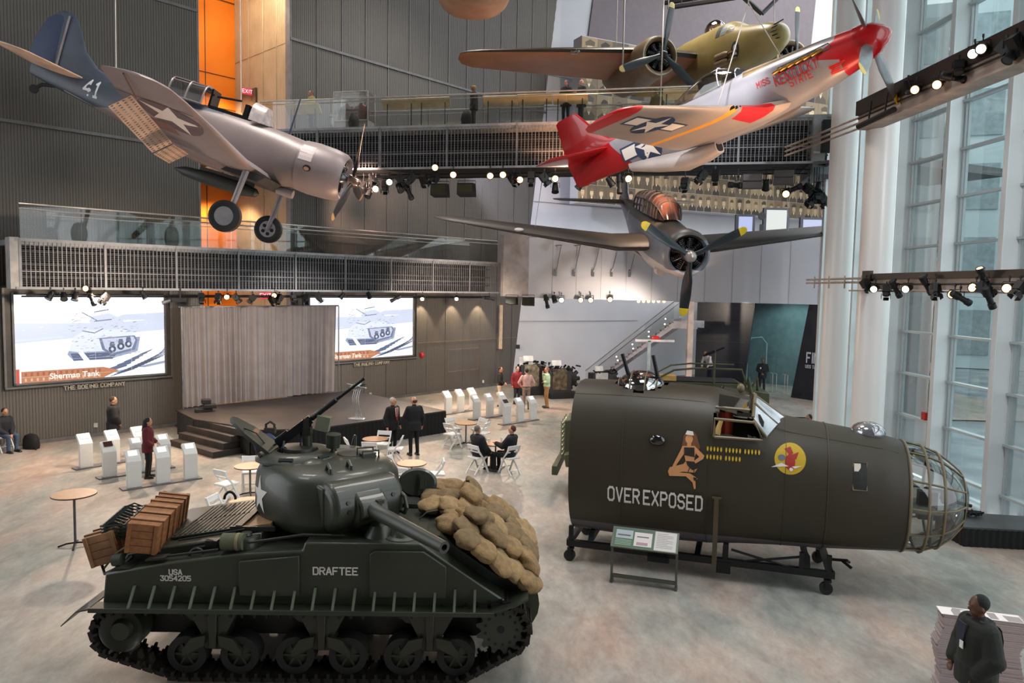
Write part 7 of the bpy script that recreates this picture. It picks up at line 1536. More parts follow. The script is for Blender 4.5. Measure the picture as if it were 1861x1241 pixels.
tabs = {'A': ((-3.98, 21.47), 'round table before the stage skirt, behind the tank turret', [(-.62, -.28), (-.02, -.62), (.60, .02), (.1, .66)]),
 'B': ((-2.51, 18.59), 'round table in the middle, right behind the tank turret', [(-.55, .30), (.62, .1), (-.15, -.62), (-.62, -.2)]),
 'C': ((-1.48, 24.28), 'round table near the right corner of the stage', [(-.42, -.48), (-.45, .42), (.42, .38), (.55, -.22)]),
 'D': ((-.42, 21.17), 'round table with two seated men in dark suits', [(-.50, -.52), (.42, -.50)]),
 'E': ((-6.44, 18.0), 'round table half hidden behind the rear of the turret', [(-.35, -.60), (-.18, .55)]),
 'F': ((-2.45, 16.26), 'round table mostly hidden by the open driver hatch', [(.3, .62), (-.3, .6)]),
 'G': ((-5.42, 15.01), 'round table just showing over the tank rear deck', [(-.62, .12)])}
cl = {'A': ['left of the table before the stage', 'nearest side of the table before the stage', 'right of the table before the stage', 'stage side of the table before the stage'], 'B': ['behind left of the middle table', 'right of the middle table', 'near side of the middle table', 'left of the middle table'], 'C': ['front left of the table at the stage corner', 'back left of the table at the stage corner', 'back right of the table at the stage corner', 'front right of the table at the stage corner'], 'D': ['under the seated man with grey hair', 'under the seated man with brown hair'], 'E': ['left of the turret, in front of its table', 'behind the table left of the turret'], 'F': ['behind the open driver hatch, to the right', 'behind the open driver hatch, to the left'], 'G': ['low behind the rear deck, left of its table']}
for k_, (c, lb, ch) in tabs.items():
    table((c[0], c[1], 0), lb)
    for (dx, dy), l2 in zip(ch, cl[k_]): p = (c[0] + dx, c[1] + dy, 0); chair(p, face(p, c), 'white folding chair ' + l2)
tag(MB().lathe([(0, .03), (.1, .035), (.1, .03)], 12, 'z').build('cup', M('paper_white', (230, 230, 226), .5), loc=(-.62, 21.3, .75)), 'white cup on the table of the two seated men', 'cup')
tag(MB().lathe([(0, .03), (.12, .03), (.15, .02)], 12, 'z').build('bottle', M('paper_white', 0), loc=(-.25, 21.32, .75)), 'small pale bottle on the table of the two seated men', 'bottle')

# ============================================================ PEOPLE
def cap(mb, p0, r0, p1, r1, n=12, sy=1., f=None):
    p0, p1 = Vector(p0), Vector(p1); a = (p1 - p0); L_ = a.length or 1e-4; a = a / L_; u = a.orthogonal().normalized(); v = a.cross(u); rings = []
    for s, p, r in ((-1, p0, r0), (1, p1, r1)):
        for k in ((80, 60, 35, 12) if s < 0 else (-12, 12, 35, 60, 80)):
            th = R(k) * (1 if s < 0 else 1); off = -math.sin(R(k)) * r if s < 0 else math.sin(R(k)) * r; rr_ = math.cos(R(k)) * r
            if s > 0 and k < 0: continue
            rings.append([p + a * off + (u * math.cos(2 * PI * i / n) + v * math.sin(2 * PI * i / n)) * rr_ for i in range(n)])
    mb.loft(rings)
def remesh(mb, name, mat, parent, vox, smooth_it=3):
    me = bpy.data.meshes.new(name); me.from_pydata(mb.v, [], mb.f); o = bpy.data.objects.new(name + '_tmp', me); COL.objects.link(o)
    m_ = o.modifiers.new('r', 'REMESH'); m_.mode = 'VOXEL'; m_.voxel_size = vox; s_ = o.modifiers.new('s', 'SMOOTH'); s_.iterations = smooth_it; s_.factor = .6
    dg = bpy.context.evaluated_depsgraph_get(); nm = bpy.data.meshes.new_from_object(o.evaluated_get(dg)); bpy.data.objects.remove(o)
    nm.name = name; nm.materials.clear(); nm.materials.append(mat); nm.shade_smooth(); q = bpy.data.objects.new(name, nm); COL.objects.link(q); q.parent = parent; return q
_cm = {}
def cloth(c, rough=.85):
    k = 'cloth_%d_%d_%d' % c; return M(k, c, rough, 0, tuple(int(v * .85) for v in c), 5, bump=.25, bscale=14)
def person(label, loc, head, H=1.75, top=(30, 30, 34), bot=(26, 26, 30), hair=(50, 36, 26), skn=(190, 140, 112), pose=None, hairstyle='short', coat=.0, lean=0., seat=False, vox=.015, extras=(), shoe=(22, 20, 20), turn=0., undershirt=None, group=None, female=False, nod=0., nm='person'):
    k = H / 1.75; P = dict(pose or {}); t = thing(nm, label, 'person', loc, rz(head) @ Matrix.Scale(k, 4), group)
    pz = .52 if seat else .93; LT = Matrix.Translation((0, 0, pz)) @ Matrix.Rotation(R(lean), 4, 'Y'); sw = .165 if female else .19
    def U(x, y, z): return LT @ Vector((x, y, z - .93))          # upper body point given in standing coordinates
    sh = {s: U(0, s * sw, 1.42) for s in (-1, 1)}; arm = {}
    for s, kk in ((1, 'L'), (-1, 'R')):
        e, w_ = P.get(kk, ((-.04, .25, 1.14), (.04, .27, .90))); arm[s] = (U(e[0], s * e[1], e[2]), U(w_[0], s * w_[1], w_[2]))
    leg = {}
    for s, kk in ((1, 'LL'), (-1, 'RL')):
        if seat: kn, an_ = P.get(kk, ((.42, .13, .50), (.40, .12, .09)))
        else: kn, an_ = P.get(kk, ((.02, .10, .50), (-.02, .11, .09)))
        leg[s] = (Vector((kn[0], s * kn[1], kn[2])), Vector((an_[0], s * an_[1], an_[2])))
    def torso(mb, g, z0=.86, z1=1.5, hip=.165, waist=.14, chest=.185):
        prof = [(.84, hip * .9, .11), (.93, hip, .12), (1.08, waist, .105), (1.25, chest * .95, .118), (1.36, chest, .118), (1.44, chest * .8, .09), (1.49, .075, .07)]
        rings = []
        for z, w_, d_ in prof:
            if z0 - .01 <= z <= z1 + .01: rings.append([U((d_ + g) * math.cos(a) * (1.0 if math.cos(a) > 0 else .95), (w_ + g) * math.sin(a), z) for a in [2 * PI * i / 20 for i in range(20)]])
        mb.loft(rings)
    hc = U(.02, 0, 1.635); HR = Matrix.Translation(hc) @ Matrix.Rotation(R(turn), 4, 'Z') @ Matrix.Rotation(R(lean * .4 + nod), 4, 'Y')
    b = MB(); torso(b, 0); cap(b, U(-.005, 0, 1.46), .058, U(.01, 0, 1.56), .052)
    b.T = HR; b.sph((0, 0, .02), (.095, .077, .112), 18, 12); b.sph((.03, 0, -.055), (.062, .052, .058), 12, 8); b.sph((.098, 0, -.015), (.02, .013, .024), 8, 6); b.sph((.082, 0, -.058), (.016, .026, .009), 8, 5)
    for s in (-1, 1): b.sph((-.005, s * .078, -.01), (.02, .012, .03), 8, 6); b.sph((.082, s * .032, .035), (.014, .022, .008), 8, 5)
    b.T = Matrix()
    for s in (-1, 1):
        e, w_ = arm[s]; cap(b, sh[s], .055, e, .042); cap(b, e, .042, w_, .028); d = (w_ - e).normalized(); side = d.cross(Vector((0, 0, 1)) if abs(d.z) < .9 else Vector((1, 0, 0))).normalized()
        hp = w_ + d * .07; cap(b, w_, .026, hp, .032)
        for f_ in range(4):
            o_ = side * ((f_ - 1.5) * .019); a1 = hp + d * .03 + o_; ln = (.055, .065, .06, .045)[f_]; nrm = d.cross(side); cap(b, a1, .0105, a1 + d * ln * .5 + nrm * .004, .010, 6); cap(b, a1 + d * ln * .5 + nrm * .004, .010, a1 + d * ln + nrm * .022, .0085, 6)
        cap(b, w_ + d * .03 + side * .028, .012, w_ + d * .075 + side * .058, .010, 6)
        kn, an_ = leg[s]; hp_ = Vector((0, s * .085, pz)); cap(b, hp_, .085, kn, .055); cap(b, kn, .055, an_, .036)
    remesh(b, 'body', M('skin_%d_%d_%d' % skn, skn, .5, 0, tuple(int(v * .93) for v in skn), 4), t, vox)
    g = .018 + coat; b = MB(); torso(b, g, .86 if coat < .02 else .84)
    if coat >= .02: b.loft([[U((.125 + g) * math.cos(a), (.17 + g) * math.sin(a), z) for a in [2 * PI * i / 20 for i in range(20)]] for z in (.76, .9, 1.0)]) if not seat else None
    for s in (-1, 1):
        e, w_ = arm[s]; cap(b, sh[s] - Vector((0, s * coat * .4, coat * .5)), .060 + g * .75, e, .046 + g * .8); end = e.lerp(w_, .92 if not P.get('short') else .05); cap(b, e, .046 + g * .9, end, .034 + g * .7)
    cap(b, U(-.01, 0, 1.44), .075, U(0, 0, 1.50), .066); remesh(b, 'jacket' if coat >= .02 else 'shirt', cloth(top), t, vox, 4)
    b = MB()
    for s in (-1, 1):
        kn, an_ = leg[s]; hp_ = Vector((0, s * .085, pz)); cap(b, hp_, .098, kn, .068); cap(b, kn, .068, an_ + Vector((0, 0, .0)), .055)
    b.loft([[LT @ Vector((.128 * math.cos(a), .172 * math.sin(a), z)) for a in [2 * PI * i / 18 for i in range(18)]] for z in (-.09, 0, .08)]); remesh(b, 'trousers', cloth(bot), t, vox, 3)
    for s in (-1, 1):
        an_ = leg[s][1]; d = Vector((1, 0, 0)) ; b = MB(); cap(b, an_ + Vector((-.03, 0, -.045)), .045, an_ + Vector((.15, s * .02, -.05)), .038); b.box(an_ + Vector((.06, s * .01, -.08)), (.27, .09, .02)); remesh(b, 'shoe', M('shoe_%d' % shoe[0], shoe, .4), t, .012, 2)
    b = MB(); b.T = HR
    if hairstyle == 'bald': b.sph((-.03, 0, -.0), (.088, .081, .06), 14, 8)
    elif hairstyle == 'long': b.sph((-.018, 0, .035), (.098, .088, .108), 16, 10); b.T = Matrix(); cap(b, HR @ Vector((-.06, 0, .0)), .085, U(-.09, 0, 1.40), .075); 
    elif hairstyle == 'cap': b.sph((-.005, 0, .06), (.108, .09, .085), 16, 10); b.box((.10, 0, .07), (.10, .13, .012))
    elif hairstyle == 'helmet': b.sph((0, 0, .05), (.13, .12, .11), 16, 10)
    else: b.sph((-.022, 0, .042), (.094, .083, .099), 16, 10)
    remesh(b, 'cap' if hairstyle == 'cap' else ('helmet' if hairstyle == 'helmet' else 'hair'), M('hair_%d_%d_%d' % hair, hair, .8, 0, tuple(int(v * .8) for v in hair), 20, bump=.3, bscale=60), t, .010, 1)
    if extras is not None:
        b = MB(); b.T = HR
        for s in (-1, 1): b.sph((.088, s * .032, .012), (.010, .014, .007), 8, 5)
        b.build('eyes', M('eye_dark', (24, 20, 18), .3), t)
    def strip(c, x, w0, w1, z0, z1, nm):
        b = MB(); b.loft([[U(x, -w0, z0), U(x, w0, z0), U(x - .02, w0, z0), U(x - .02, -w0, z0)], [U(x - .01, -w1, z1), U(x - .01, w1, z1), U(x - .03, w1, z1), U(x - .03, -w1, z1)]]); b.build(nm, cloth(c), t)
    if undershirt: strip(undershirt, .118 + g + .022, .035, .07, 1.18, 1.46, 'shirt_front')
    for e in (extras or ()):
        if e[0] == 'tie': strip(e[1], .118 + g + .03, .022, .016, 1.08, 1.45, 'tie')
        if e[0] == 'badge': b = MB(); b.box(U(.118 + g + .02, e[2], e[3]), (.01, .055, .085)); b.build('badge', M('paper_white', 0), t)
        if e[0] == 'belt': b = MB(); b.loft([[LT @ Vector((.136 * math.cos(a), .18 * math.sin(a), z)) for a in [2 * PI * i / 20 for i in range(20)]] for z in (.03, .07)]); b.build('belt', M('belt', (34, 28, 24), .5), t)
    return t
def toward(p, q): return math.degrees(math.atan2(q[1] - p[1], q[0] - p[0]))
crossed = {'L': ((.06, .24, 1.18), (.22, .02, 1.18)), 'R': ((.06, .24, 1.16), (.22, .0, 1.14))}
hands_front = {'L': ((.0, .25, 1.16), (.18, .06, 1.02)), 'R': ((.0, .25, 1.16), (.18, .04, 1.02))}
person('man in black jacket and khaki trousers standing with his back turned behind the left kiosks', G(207, 826), 30, 1.76, (16, 16, 18), (150, 134, 108), (60, 44, 34), coat=.05, pose={'L': ((.05, .26, 1.16), (.14, .17, .98)), 'R': ((.05, .26, 1.16), (.14, .17, .98))}, turn=-10)
person('woman in maroon sweater and black trousers standing among the left kiosks', G(270, 868), 12, 1.62, (92, 18, 32), (20, 18, 22), (28, 20, 18), hairstyle='long', coat=.022, female=True, pose={'R': ((.0, .22, 1.12), (.16, .2, .98)), 'L': ((.02, .22, 1.12), (.18, .16, 1.02))})
person('white haired man in dark suit with red tie talking beside the stage', G(713, 824), -35, 1.76, (14, 13, 16), (14, 13, 16), (200, 190, 176), (204, 146, 118), coat=.035, undershirt=(214, 190, 190), extras=(('tie', (176, 24, 34)),), turn=35)
person('balding man in dark suit seen from behind, talking to the man with the red tie', G(752, 827), 120, 1.82, (14, 14, 18), (14, 14, 18), (70, 54, 44), (196, 140, 112), coat=.035, hairstyle='bald', pose={'L': ((.08, .24, 1.18), (.26, .14, 1.16))}, turn=20)
sd_ = {'L': ((.1, .25, 1.16), (.34, .16, 1.12)), 'R': ((.05, .26, 1.14), (.24, .2, .98))}
person('grey haired man in dark suit seated with his back to us at the table', (-.92 + .03, 20.65 + .03, 0), 46, 1.76, (16, 16, 20), (44, 42, 46), (110, 100, 94), coat=.03, seat=True, pose=sd_, lean=-6)
person('brown haired man in dark suit seated at right of the table, turned left', (-.02, 20.68, 0), 150, 1.78, (14, 16, 24), (18, 20, 26), (84, 48, 34), (204, 148, 120), coat=.03, seat=True, lean=-8, pose={'L': ((.12, .24, 1.18), (.36, .2, 1.2)), 'R': ((.05, .26, 1.16), (.2, .22, 1.0))}, turn=20)
person('man in black vest and pale trousers standing beside the grey wall', G(908, 738), -10, 1.74, (26, 22, 20), (196, 170, 148), (30, 24, 22), (176, 120, 96), pose={**{'L': ((.04, .24, 1.15), (.2, .1, 1.05))}, 'R': ((.04, .26, 1.15), (.2, .16, 1.02))}, turn=-10)
person('man in pink shirt and grey trousers seen from behind near the engine displays', G(956, 744), 100, 1.76, (206, 164, 156), (140, 118, 108), (34, 26, 24), extras=(('belt',),), pose={'L': ((.02, .33, 1.16), (.1, .2, .98)), 'R': ((.02, .33, 1.16), (.1, .2, .98))})
person('person in red top and dark coat standing behind the man in the pink shirt', G(939, 734), -60, 1.70, (120, 24, 34), (30, 32, 44), (26, 20, 20), (180, 124, 100), coat=.02)
person('man in mint green shirt and khaki trousers, hand raised to his face', G(993, 741), 190, 1.78, (176, 204, 168), (158, 118, 74), (120, 90, 70), (206, 130, 106), extras=(('belt',),), pose={'R': ((.08, .25, 1.2), (.16, .05, 1.5)), 'L': ((.0, .26, 1.14), (.12, .1, 1.12))}, coat=.015)
person('guard in black uniform standing before the teal lit gallery entrance', G(1384, 714), -110, 1.80, (14, 15, 20), (14, 14, 18), (24, 20, 18), (110, 76, 56), coat=.02, pose=hands_front, extras=(('badge', 0, -.09, 1.28),))
person('man in white shirt leaning over the military vehicle behind the bomber section', (10.1, 37.3, .55), 215, 1.78, (206, 196, 190), (24, 26, 40), (100, 64, 50), (190, 120, 96), lean=32, pose={'L': ((.2, .24, 1.24), (.42, .2, 1.12)), 'R': ((.2, .24, 1.24), (.42, .14, 1.12))})
mb = MB(); mb.box((10.2, 37.3, .28), (2.0, 1.6, .54)); tag(mb.build('low_platform', M('matte_black', 0)), 'low black platform under the man in the white shirt', 'platform')
person('dark haired person whose head just shows over the bomber section before the columns', tuple(G(1471, 754, 1.72).xy) + (0,), 200, 1.72, (24, 24, 28), (24, 24, 28), (28, 22, 20), (150, 104, 80), coat=.03)
q = G(12, 820); person('seated person in dark top and jeans at the left edge by the wall', (q.x - .1, q.y, 0), -20, 1.74, (30, 34, 42), (66, 84, 110), (34, 26, 22), (176, 126, 104), seat=True, coat=.02, lean=8, pose={'L': ((.1, .22, 1.14), (.3, .06, 1.0)), 'R': ((.1, .22, 1.14), (.3, .06, 1.0))})
chair((q.x - .12, q.y, 0), -20, 'white folding chair under the seated person at the left edge')
q = G(57, 815); mb = MB(); mb.loft([[(w_ * math.cos(a), w_ * .62 * math.sin(a), z) for a in [2 * PI * i / 16 for i in range(16)]] for z, w_ in ((0, .24), (.1, .26), (.3, .24), (.42, .18), (.47, .06))]); mb.tube([(.16, -.1, .05), (.26, -.2, .05), (.3, -.24, .02)], .02, 6); tag(mb.build('backpack', M('matte_black', 0), loc=q), 'black backpack on the floor against the wall at far left', 'backpack')
def on_bridge(px, off=-.7): q = on_uw(px, 215, off); return (q.x, q.y, 11.25)
person('person in pale olive jacket standing at the left end of the upper walkway', on_bridge(566, -.8), 215, 1.66, (150, 140, 84), (52, 56, 84), (120, 84, 66), (170, 120, 104), coat=.035, pose={'R': ((.05, .26, 1.18), (.2, .16, 1.2)), 'L': ((.04, .26, 1.16), (.1, .24, .98))}, shoe=(60, 30, 28))
person('person in yellow cap and dark coat with a bag on the upper walkway', on_bridge(861, -.7), 170, 1.58, (34, 28, 28), (26, 24, 28), (176, 134, 70), (120, 84, 66), hairstyle='cap', coat=.03)
person('woman in dark coat standing on the upper walkway under the bomber wing', on_bridge(1028, -.6), -120, 1.62, (24, 20, 20), (28, 26, 28), (84, 50, 38), (180, 124, 104), hairstyle='long', coat=.05, pose=hands_front, female=True)
person('bald man in dark jacket and jeans beside the woman on the upper walkway', on_bridge(1056, -.9), 200, 1.70, (30, 34, 30), (58, 64, 72), (190, 150, 130), (206, 150, 130), hairstyle='bald', coat=.04, pose=crossed)
person('mannequin soldier in olive uniform and helmet on the upper walkway', tuple(on_bridge(1193, -1.6)), -110, 1.45, (92, 80, 42), (84, 72, 40), (88, 80, 44), (150, 120, 90), hairstyle='helmet', coat=.03, extras=None, nm='mannequin')['category'] = 'mannequin'
# foreground guard and the stack of printed boards
q = G(1783, 1087, 1.80)
GP_ = person('man in dark green and black windbreaker with a white badge at the lower right corner', (q.x, q.y, 0), 183, 1.82, (26, 30, 25), (16, 16, 20), (14, 12, 12), (92, 58, 42), coat=.058, vox=.010, pose={'L': ((.0, .27, 1.13), (.10, .16, .93)), 'R': ((-.02, .30, 1.13), (.12, .22, .95))}, extras=(('badge', 0, .03, 1.22),), turn=-14, undershirt=(34, 36, 52), nod=4)
mb = MB(); mb.tube([(.12 * math.cos(a) - .01, .115 * math.sin(a), 1.475 + .02 * math.cos(a)) for a in [R(50) + R(260) * k / 12 for k in range(13)]], .032, 8); mb.build('jacket_collar', cloth((26, 30, 25)), GP_)
mb = MB(); mb.loft([[(-.19 - .035 * (1 - (y / .14) ** 2) + (.03 if z > 1.35 else 0), y, z) for y in (-.14, -.07, 0, .07, .14)] for z in (.92, 1.1, 1.3, 1.42)], cap=False, closed=False); mb.build('jacket_back_panel', cloth((62, 72, 54)), GP_)
c = G(1790, 1132, 1.0); rs = random.Random(4)
for k in range(40):
    z = .026 * k; o = MB().box((0, 0, .012), (.98, .26, .0235), 0).build('printed_board', M('board_pale', (168, 152, 150), .7, 0, (156, 142, 142), 2)) if k == 0 else o0.copy()
    if k == 0: o0 = o
    else: COL.objects.link(o)
    mw = rz(-15.5); mw.translation = (c.x + .03 + rs.uniform(-.018, .018) + .04 * math.sin(k * .22), c.y + .16 + rs.uniform(-.01, .01), z); o.matrix_world = mw
    tag(o, 'pale board in the tall stack beside the man in the windbreaker', 'board', 'stack of pale printed boards')
mb = MB(); mb.col = L3((226, 218, 214))[:3]
def tp(c_, pts, l): mb.col = tuple(L3(c_)[:3]); mb.poly([(u, v, 1.042 + l * .0008) for u, v in pts])
tp((228, 220, 216), rect(-.49, -.13, .49, .13), 0); tp((150, 142, 138), [(-.34, -.12), (-.24, -.13), (-.22, .06), (-.14, .1), (-.30, .12), (-.34, .02)], 1); tp((150, 142, 138), rect(.1, -.1, .2, .1), 1); tp((150, 142, 138), [(.30, -.12), (.48, -.12), (.48, .06), (.28, .06)], 1)
o = mb.build('printed_board', CM('printed', 0, .5)); mw = rz(-15.5); mw.translation = (c.x + .03, c.y + .16, 0); o.matrix_world = mw; tag(o, 'topmost board of the pale stack, white with large grey letter shapes', 'board', 'stack of pale printed boards')
o = MB().box((0, 0, 0), (1.0, .3, .02)).build('pallet', M('matte_black', 0)); bpy.data.objects.remove(o)

# ============================================================ FAR EXHIBITS
# black skirted platform right
PT = [G(1701, 966), G(1750, 993), G(1860, 999)]; zt = .42
mb = MB(); A_, B_, C_ = PT; ex = (C_ - B_).normalized(); D_ = C_ + ex * .9; far = Vector((ex.y * -1, ex.x, 0)) * 1.05
poly = [(A_.x, A_.y), (B_.x, B_.y), (D_.x, D_.y), ((D_ + far).x, (D_ + far).y), ((B_ + far).x - .05, (B_ + far).y + .1)]
t = thing('platform', 'low black skirted platform by the glass wall at right', 'platform', (B_.x, B_.y, 0)); T0 = Matrix.Translation((-B_.x, -B_.y, 0))
mb.T = T0; mb.prism(poly, zt - .04, zt, 'xy'); mb.build('platform_top', M('plat_top', (58, 58, 60), .5, 0, (48, 48, 50)), t)
mb = MB(); mb.T = T0; pl = [Vector(p) for p in poly] + [Vector(poly[0])]
for a, b in zip(pl, pl[1:]):
    L_ = (b - a).length; d = (b - a) / L_; nn = Vector((d.y, -d.x)); k = max(2, int(L_ / .04)); R0, R1 = [], []
    for i in range(k + 1): q = a + d * (i * L_ / k) + nn * (.0 + .012 * math.sin(i * 1.9)); R0.append((q.x, q.y, 0)); R1.append((q.x, q.y, zt - .03))
    mb.loft([R0, R1], cap=False, closed=False)
mb.build('skirt', M('skirt_black', 0), t, smooth=60)
q = G(1768, 938, zt); mb = MB(); rr = random.Random(8)
for k in range(7): mb.tube([(rr.uniform(-.2, .2), rr.uniform(-.12, .12), rr.uniform(.02, .14)) for _ in range(6)], .016, 5)
tag(mb.build('cable_coil', M('matte_black', 0), loc=q), 'tangled black cable on the platform by the glass wall', 'cable')
# dark gallery walls
DW = M('dark_wall', (40, 40, 46), .25, 0, (24, 26, 34), .8); 
def upright(nm, a, b, z0, z1, mt, th=.2, lean=0.):
    a, b = Vector((*a, 0)), Vector((*b, 0)); d = (b - a).normalized(); n_ = Vector((-d.y, d.x, 0)) * th; mb = MB()
    mb.loft([[a + Vector((0, 0, z0)), b + Vector((0, 0, z0)), b + n_ + Vector((0, 0, z0)), a + n_ + Vector((0, 0, z0))], [a + Vector((0, 0, z1)), b + d * lean + Vector((0, 0, z1)), b + d * lean + n_ + Vector((0, 0, z1)), a + n_ + Vector((0, 0, z1))]]); return struct(mb.build(nm, mt, smooth=0))
g1, g2, g3, g4 = G(1262, 700), G(1350, 707), G(1437, 722), G(1484, 729); e4 = g3 + (g4 - g3).normalized() * 6.5
upright('wall_gallery_left', g1.xy, g2.xy, 0, 5.2, DW, .3, .5)
a, b = g3, e4; d = (b - a).normalized(); mb = MB(); mb.loft([[a, b, b + Vector((.2, .2, 0)), a + Vector((.2, .2, 0))], [a + d * .85 + Vector((0, 0, 5.2)), b + Vector((0, 0, 5.2)), b + Vector((.2, .2, 5.2)), a + d * .85 + Vector((.2, .2, 5.2))]]); struct(mb.build('wall_gallery_right', DW, smooth=0))
upright('wall_gallery_back', (11.5, 45.0), (21.5, 36.0), 0, 5.4, M('teal_wall', (96, 120, 122), .7, 0, (84, 108, 110)), .2)
mb = MB(); mb.poly([(9, 40, 5.2), (20, 31, 5.2), (24, 38, 5.2), (13, 46, 5.2)]); struct(mb.build('ceiling_entrance', M('ceil_dark', 0), smooth=0))
spot('entrance_light', (14.6, 39.2, 5.0), (15.6, 41.0, .6), 300, (.70, .96, 1), 120); spot('entrance_light', (16.6, 37.6, 3.0), (16.8, 40.0, .2), 160, (.75, .97, 1), 120)
mb = MB(); 
for k in range(3):
    z = 1.4 + k * 1.1; mb.loft([[g1 + Vector((0, -.02, z)), g2 + Vector((0, -.02, z)), g2 + Vector((0, -.05, z)), g1 + Vector((0, -.05, z))], [g1 + Vector((0, -.02, z + .02)), g2 + Vector((0, -.02, z + .02)), g2 + Vector((0, -.05, z + .02)), g1 + Vector((0, -.05, z + .02))]])
struct(mb.build('trim_8', M('trim_dark', (66, 66, 76), .4)))
def sign(txt, px, py, px2, h, label, a, b, colr=(190, 190, 196), nar=.62):
    d = (b - a).normalized(); n_ = Vector((d.y, -d.x, 0)); 
    if n_.dot(CAM - a) < 0: n_ = -n_
    r = ray(px, py); t_ = (a + n_ * .03 - CAM).dot(n_) / r.dot(n_); q = CAM + r * t_; mb = MB(); p, wd = letters(txt, h, colr, 1.1, 1.5, narrow=nar); mb.T = Matrix.Translation(q) @ Matrix(((d.x, n_.x, 0, 0), (d.y, n_.y, 0, 0), (0, 0, 1, 0), (0, 0, 0, 1)))
    for c_, pts in p: mb.prism([(u, v) for u, v in pts], 0, .02)
    tag(mb.build('sign_lettering', M('sign_white', colr, .5, 0, colr), smooth=0), label, 'sign')
sign('FINAL MISSION', 1466, 658, 0, .46, 'large white FINAL MISSION lettering on the dark gallery wall', g3, g4); sign('USS TANG SUBMARINE EXPERIENCE', 1464, 668, 0, .14, 'small white line of lettering below FINAL MISSION on the dark wall', g3, g4, nar=.8)
for i, (px, py) in enumerate(((1403, 708), (1410, 709), (1425, 711), (1430, 712))):
    q = G(px, py + 4); mb = MB(); mb.cyl((0, 0, 0), (0, 0, .98), .022, n=8); mb.cyl((0, 0, 0), (0, 0, .02), .14, n=14); mb.cyl((0, 0, .98), (-.12, 0, 1.02), .02, n=6)
    tag(mb.build('barrier_post', M('rail_steel', 0), loc=q), ['first', 'second', 'third', 'fourth'][i] + ' steel barrier post from the left at the teal lit entrance', 'barrier post', 'barrier posts at the entrance')
q0, q1 = G(1398, 697), G(1448, 706); mb = MB(); mb.box((q0 + q1) / 2 + Vector((.6, .9, .35)), (3.4, .3, .7), -.65); tag(mb.build('curved_bench', M('bench_pale', (190, 206, 206), .4)), 'low pale bench wall inside the teal lit entrance', 'bench')
mb = MB(); mb.tube([Vector(G(1360, 704)) + Vector((0, .4, 0)), Vector(G(1360, 704)) + Vector((0, .4, 2.3)), Vector(G(1366, 704)) + Vector((0, .4, 2.7)), Vector(G(1378, 704)) + Vector((.2, .4, 2.75)), Vector(G(1388, 704)) + Vector((.2, .4, 2.4)), Vector(G(1388, 704)) + Vector((.2, .4, 0))], .04, 8); tag(mb.build('arch_frame', M('arch_teal', (120, 150, 150), .4)), 'rounded pale arch outline at the teal lit entrance', 'arch')
# white post and stairs
q = AY(1254, 600, 35.5); mb = MB(); mb.bb(-.13, .13, -.13, .13, 1.55 - 1.55, 4.8); tag(mb.build('white_post', M('post_warm', (226, 196, 180), .5), loc=(q.x, q.y, 0)), 'square white post under the mezzanine left of the dark gallery wall', 'post')
t = thing('staircase', 'white staircase with lit handrails climbing to the mezzanine behind the propeller blade', 'staircase', (4.5, 38, 0)); T0 = Matrix.Translation((-4.5, -38, 0))
def sp2(px, py, Y): return AY(px, py, Y)
f0, f1 = Vector((3.9, 38.6, 0.0)), Vector((8.0, 36.6, 3.75)); f2 = f1 + Vector((1.1, -.35, 0)); hd = (f1 - f0); hd.z = 0; hd.normalize(); sd2 = Vector((-hd.y, hd.x, 0))
for s_ in (0, 1.6):
    mb = MB(); mb.T = T0; o_ = sd2 * s_; mb.loft([[f0 + o_ + Vector((0, 0, -.0)), f0 + o_ + hd * .1, f0 + o_ + hd * .1 + sd2 * .06, f0 + o_ + sd2 * .06], [f1 + o_ + Vector((0, 0, -.05)), f1 + o_ + Vector((0, 0, -.38)), f1 + o_ + Vector((0, 0, -.38)) + sd2 * .06, f1 + o_ + Vector((0, 0, -.05)) + sd2 * .06]])
    mb.loft([[f1 + o_ + Vector((0, 0, z)) + sd2 * y for y, z in ((0, -.38), (.06, -.38), (.06, -.02), (0, -.02))], [f2 + o_ + Vector((0, 0, z)) + sd2 * y for y, z in ((0, -.38), (.06, -.38), (.06, -.02), (0, -.02))]])
    mb.build('stringer', M('stringer_white', (206, 200, 204), .5), t, smooth=0)
N2 = 20
for k in range(N2):
    p = f0.lerp(f1, (k + .5) / N2); mb = MB(); mb.T = T0; mb.box(p + sd2 * .8 + Vector((0, 0, .0)), (.26, 1.6, .05), math.atan2(hd.y, hd.x)); mb.box(p + sd2 * .8 + hd * .12 + Vector((0, 0, .09)), (.02, 1.55, .15), math.atan2(hd.y, hd.x)); mb.build('tread', M('tread_grey', (150, 132, 134), .5), t)
for s_ in (0, 1.6):
    mb = MB(); mb.T = T0; o_ = sd2 * s_ + Vector((0, 0, .95)); mb.tube([f0 + o_, f1 + o_, f2 + o_], .025, 6)
    mb.build('handrail', M('rail_steel', 0), t)
    mb = MB(); mb.T = T0; mb.loft([[f0 + sd2 * s_ + Vector((0, 0, .1)), f1 + sd2 * s_ + Vector((0, 0, .1))], [f0 + o_, f1 + o_]], cap=False, closed=False); mb.build('glass_panel', GL('rail_glass'), t, smooth=0)
for k in range(12):
    p = f0.lerp(f1, k / 11) + sd2 * (1.55 if k % 2 else .03) + Vector((0, 0, .42)) - Vector((4.5, 38, 0)); MB().sph(p, .035, 8, 6).build('step_light', EM('lamp_white', 0, 0), t)
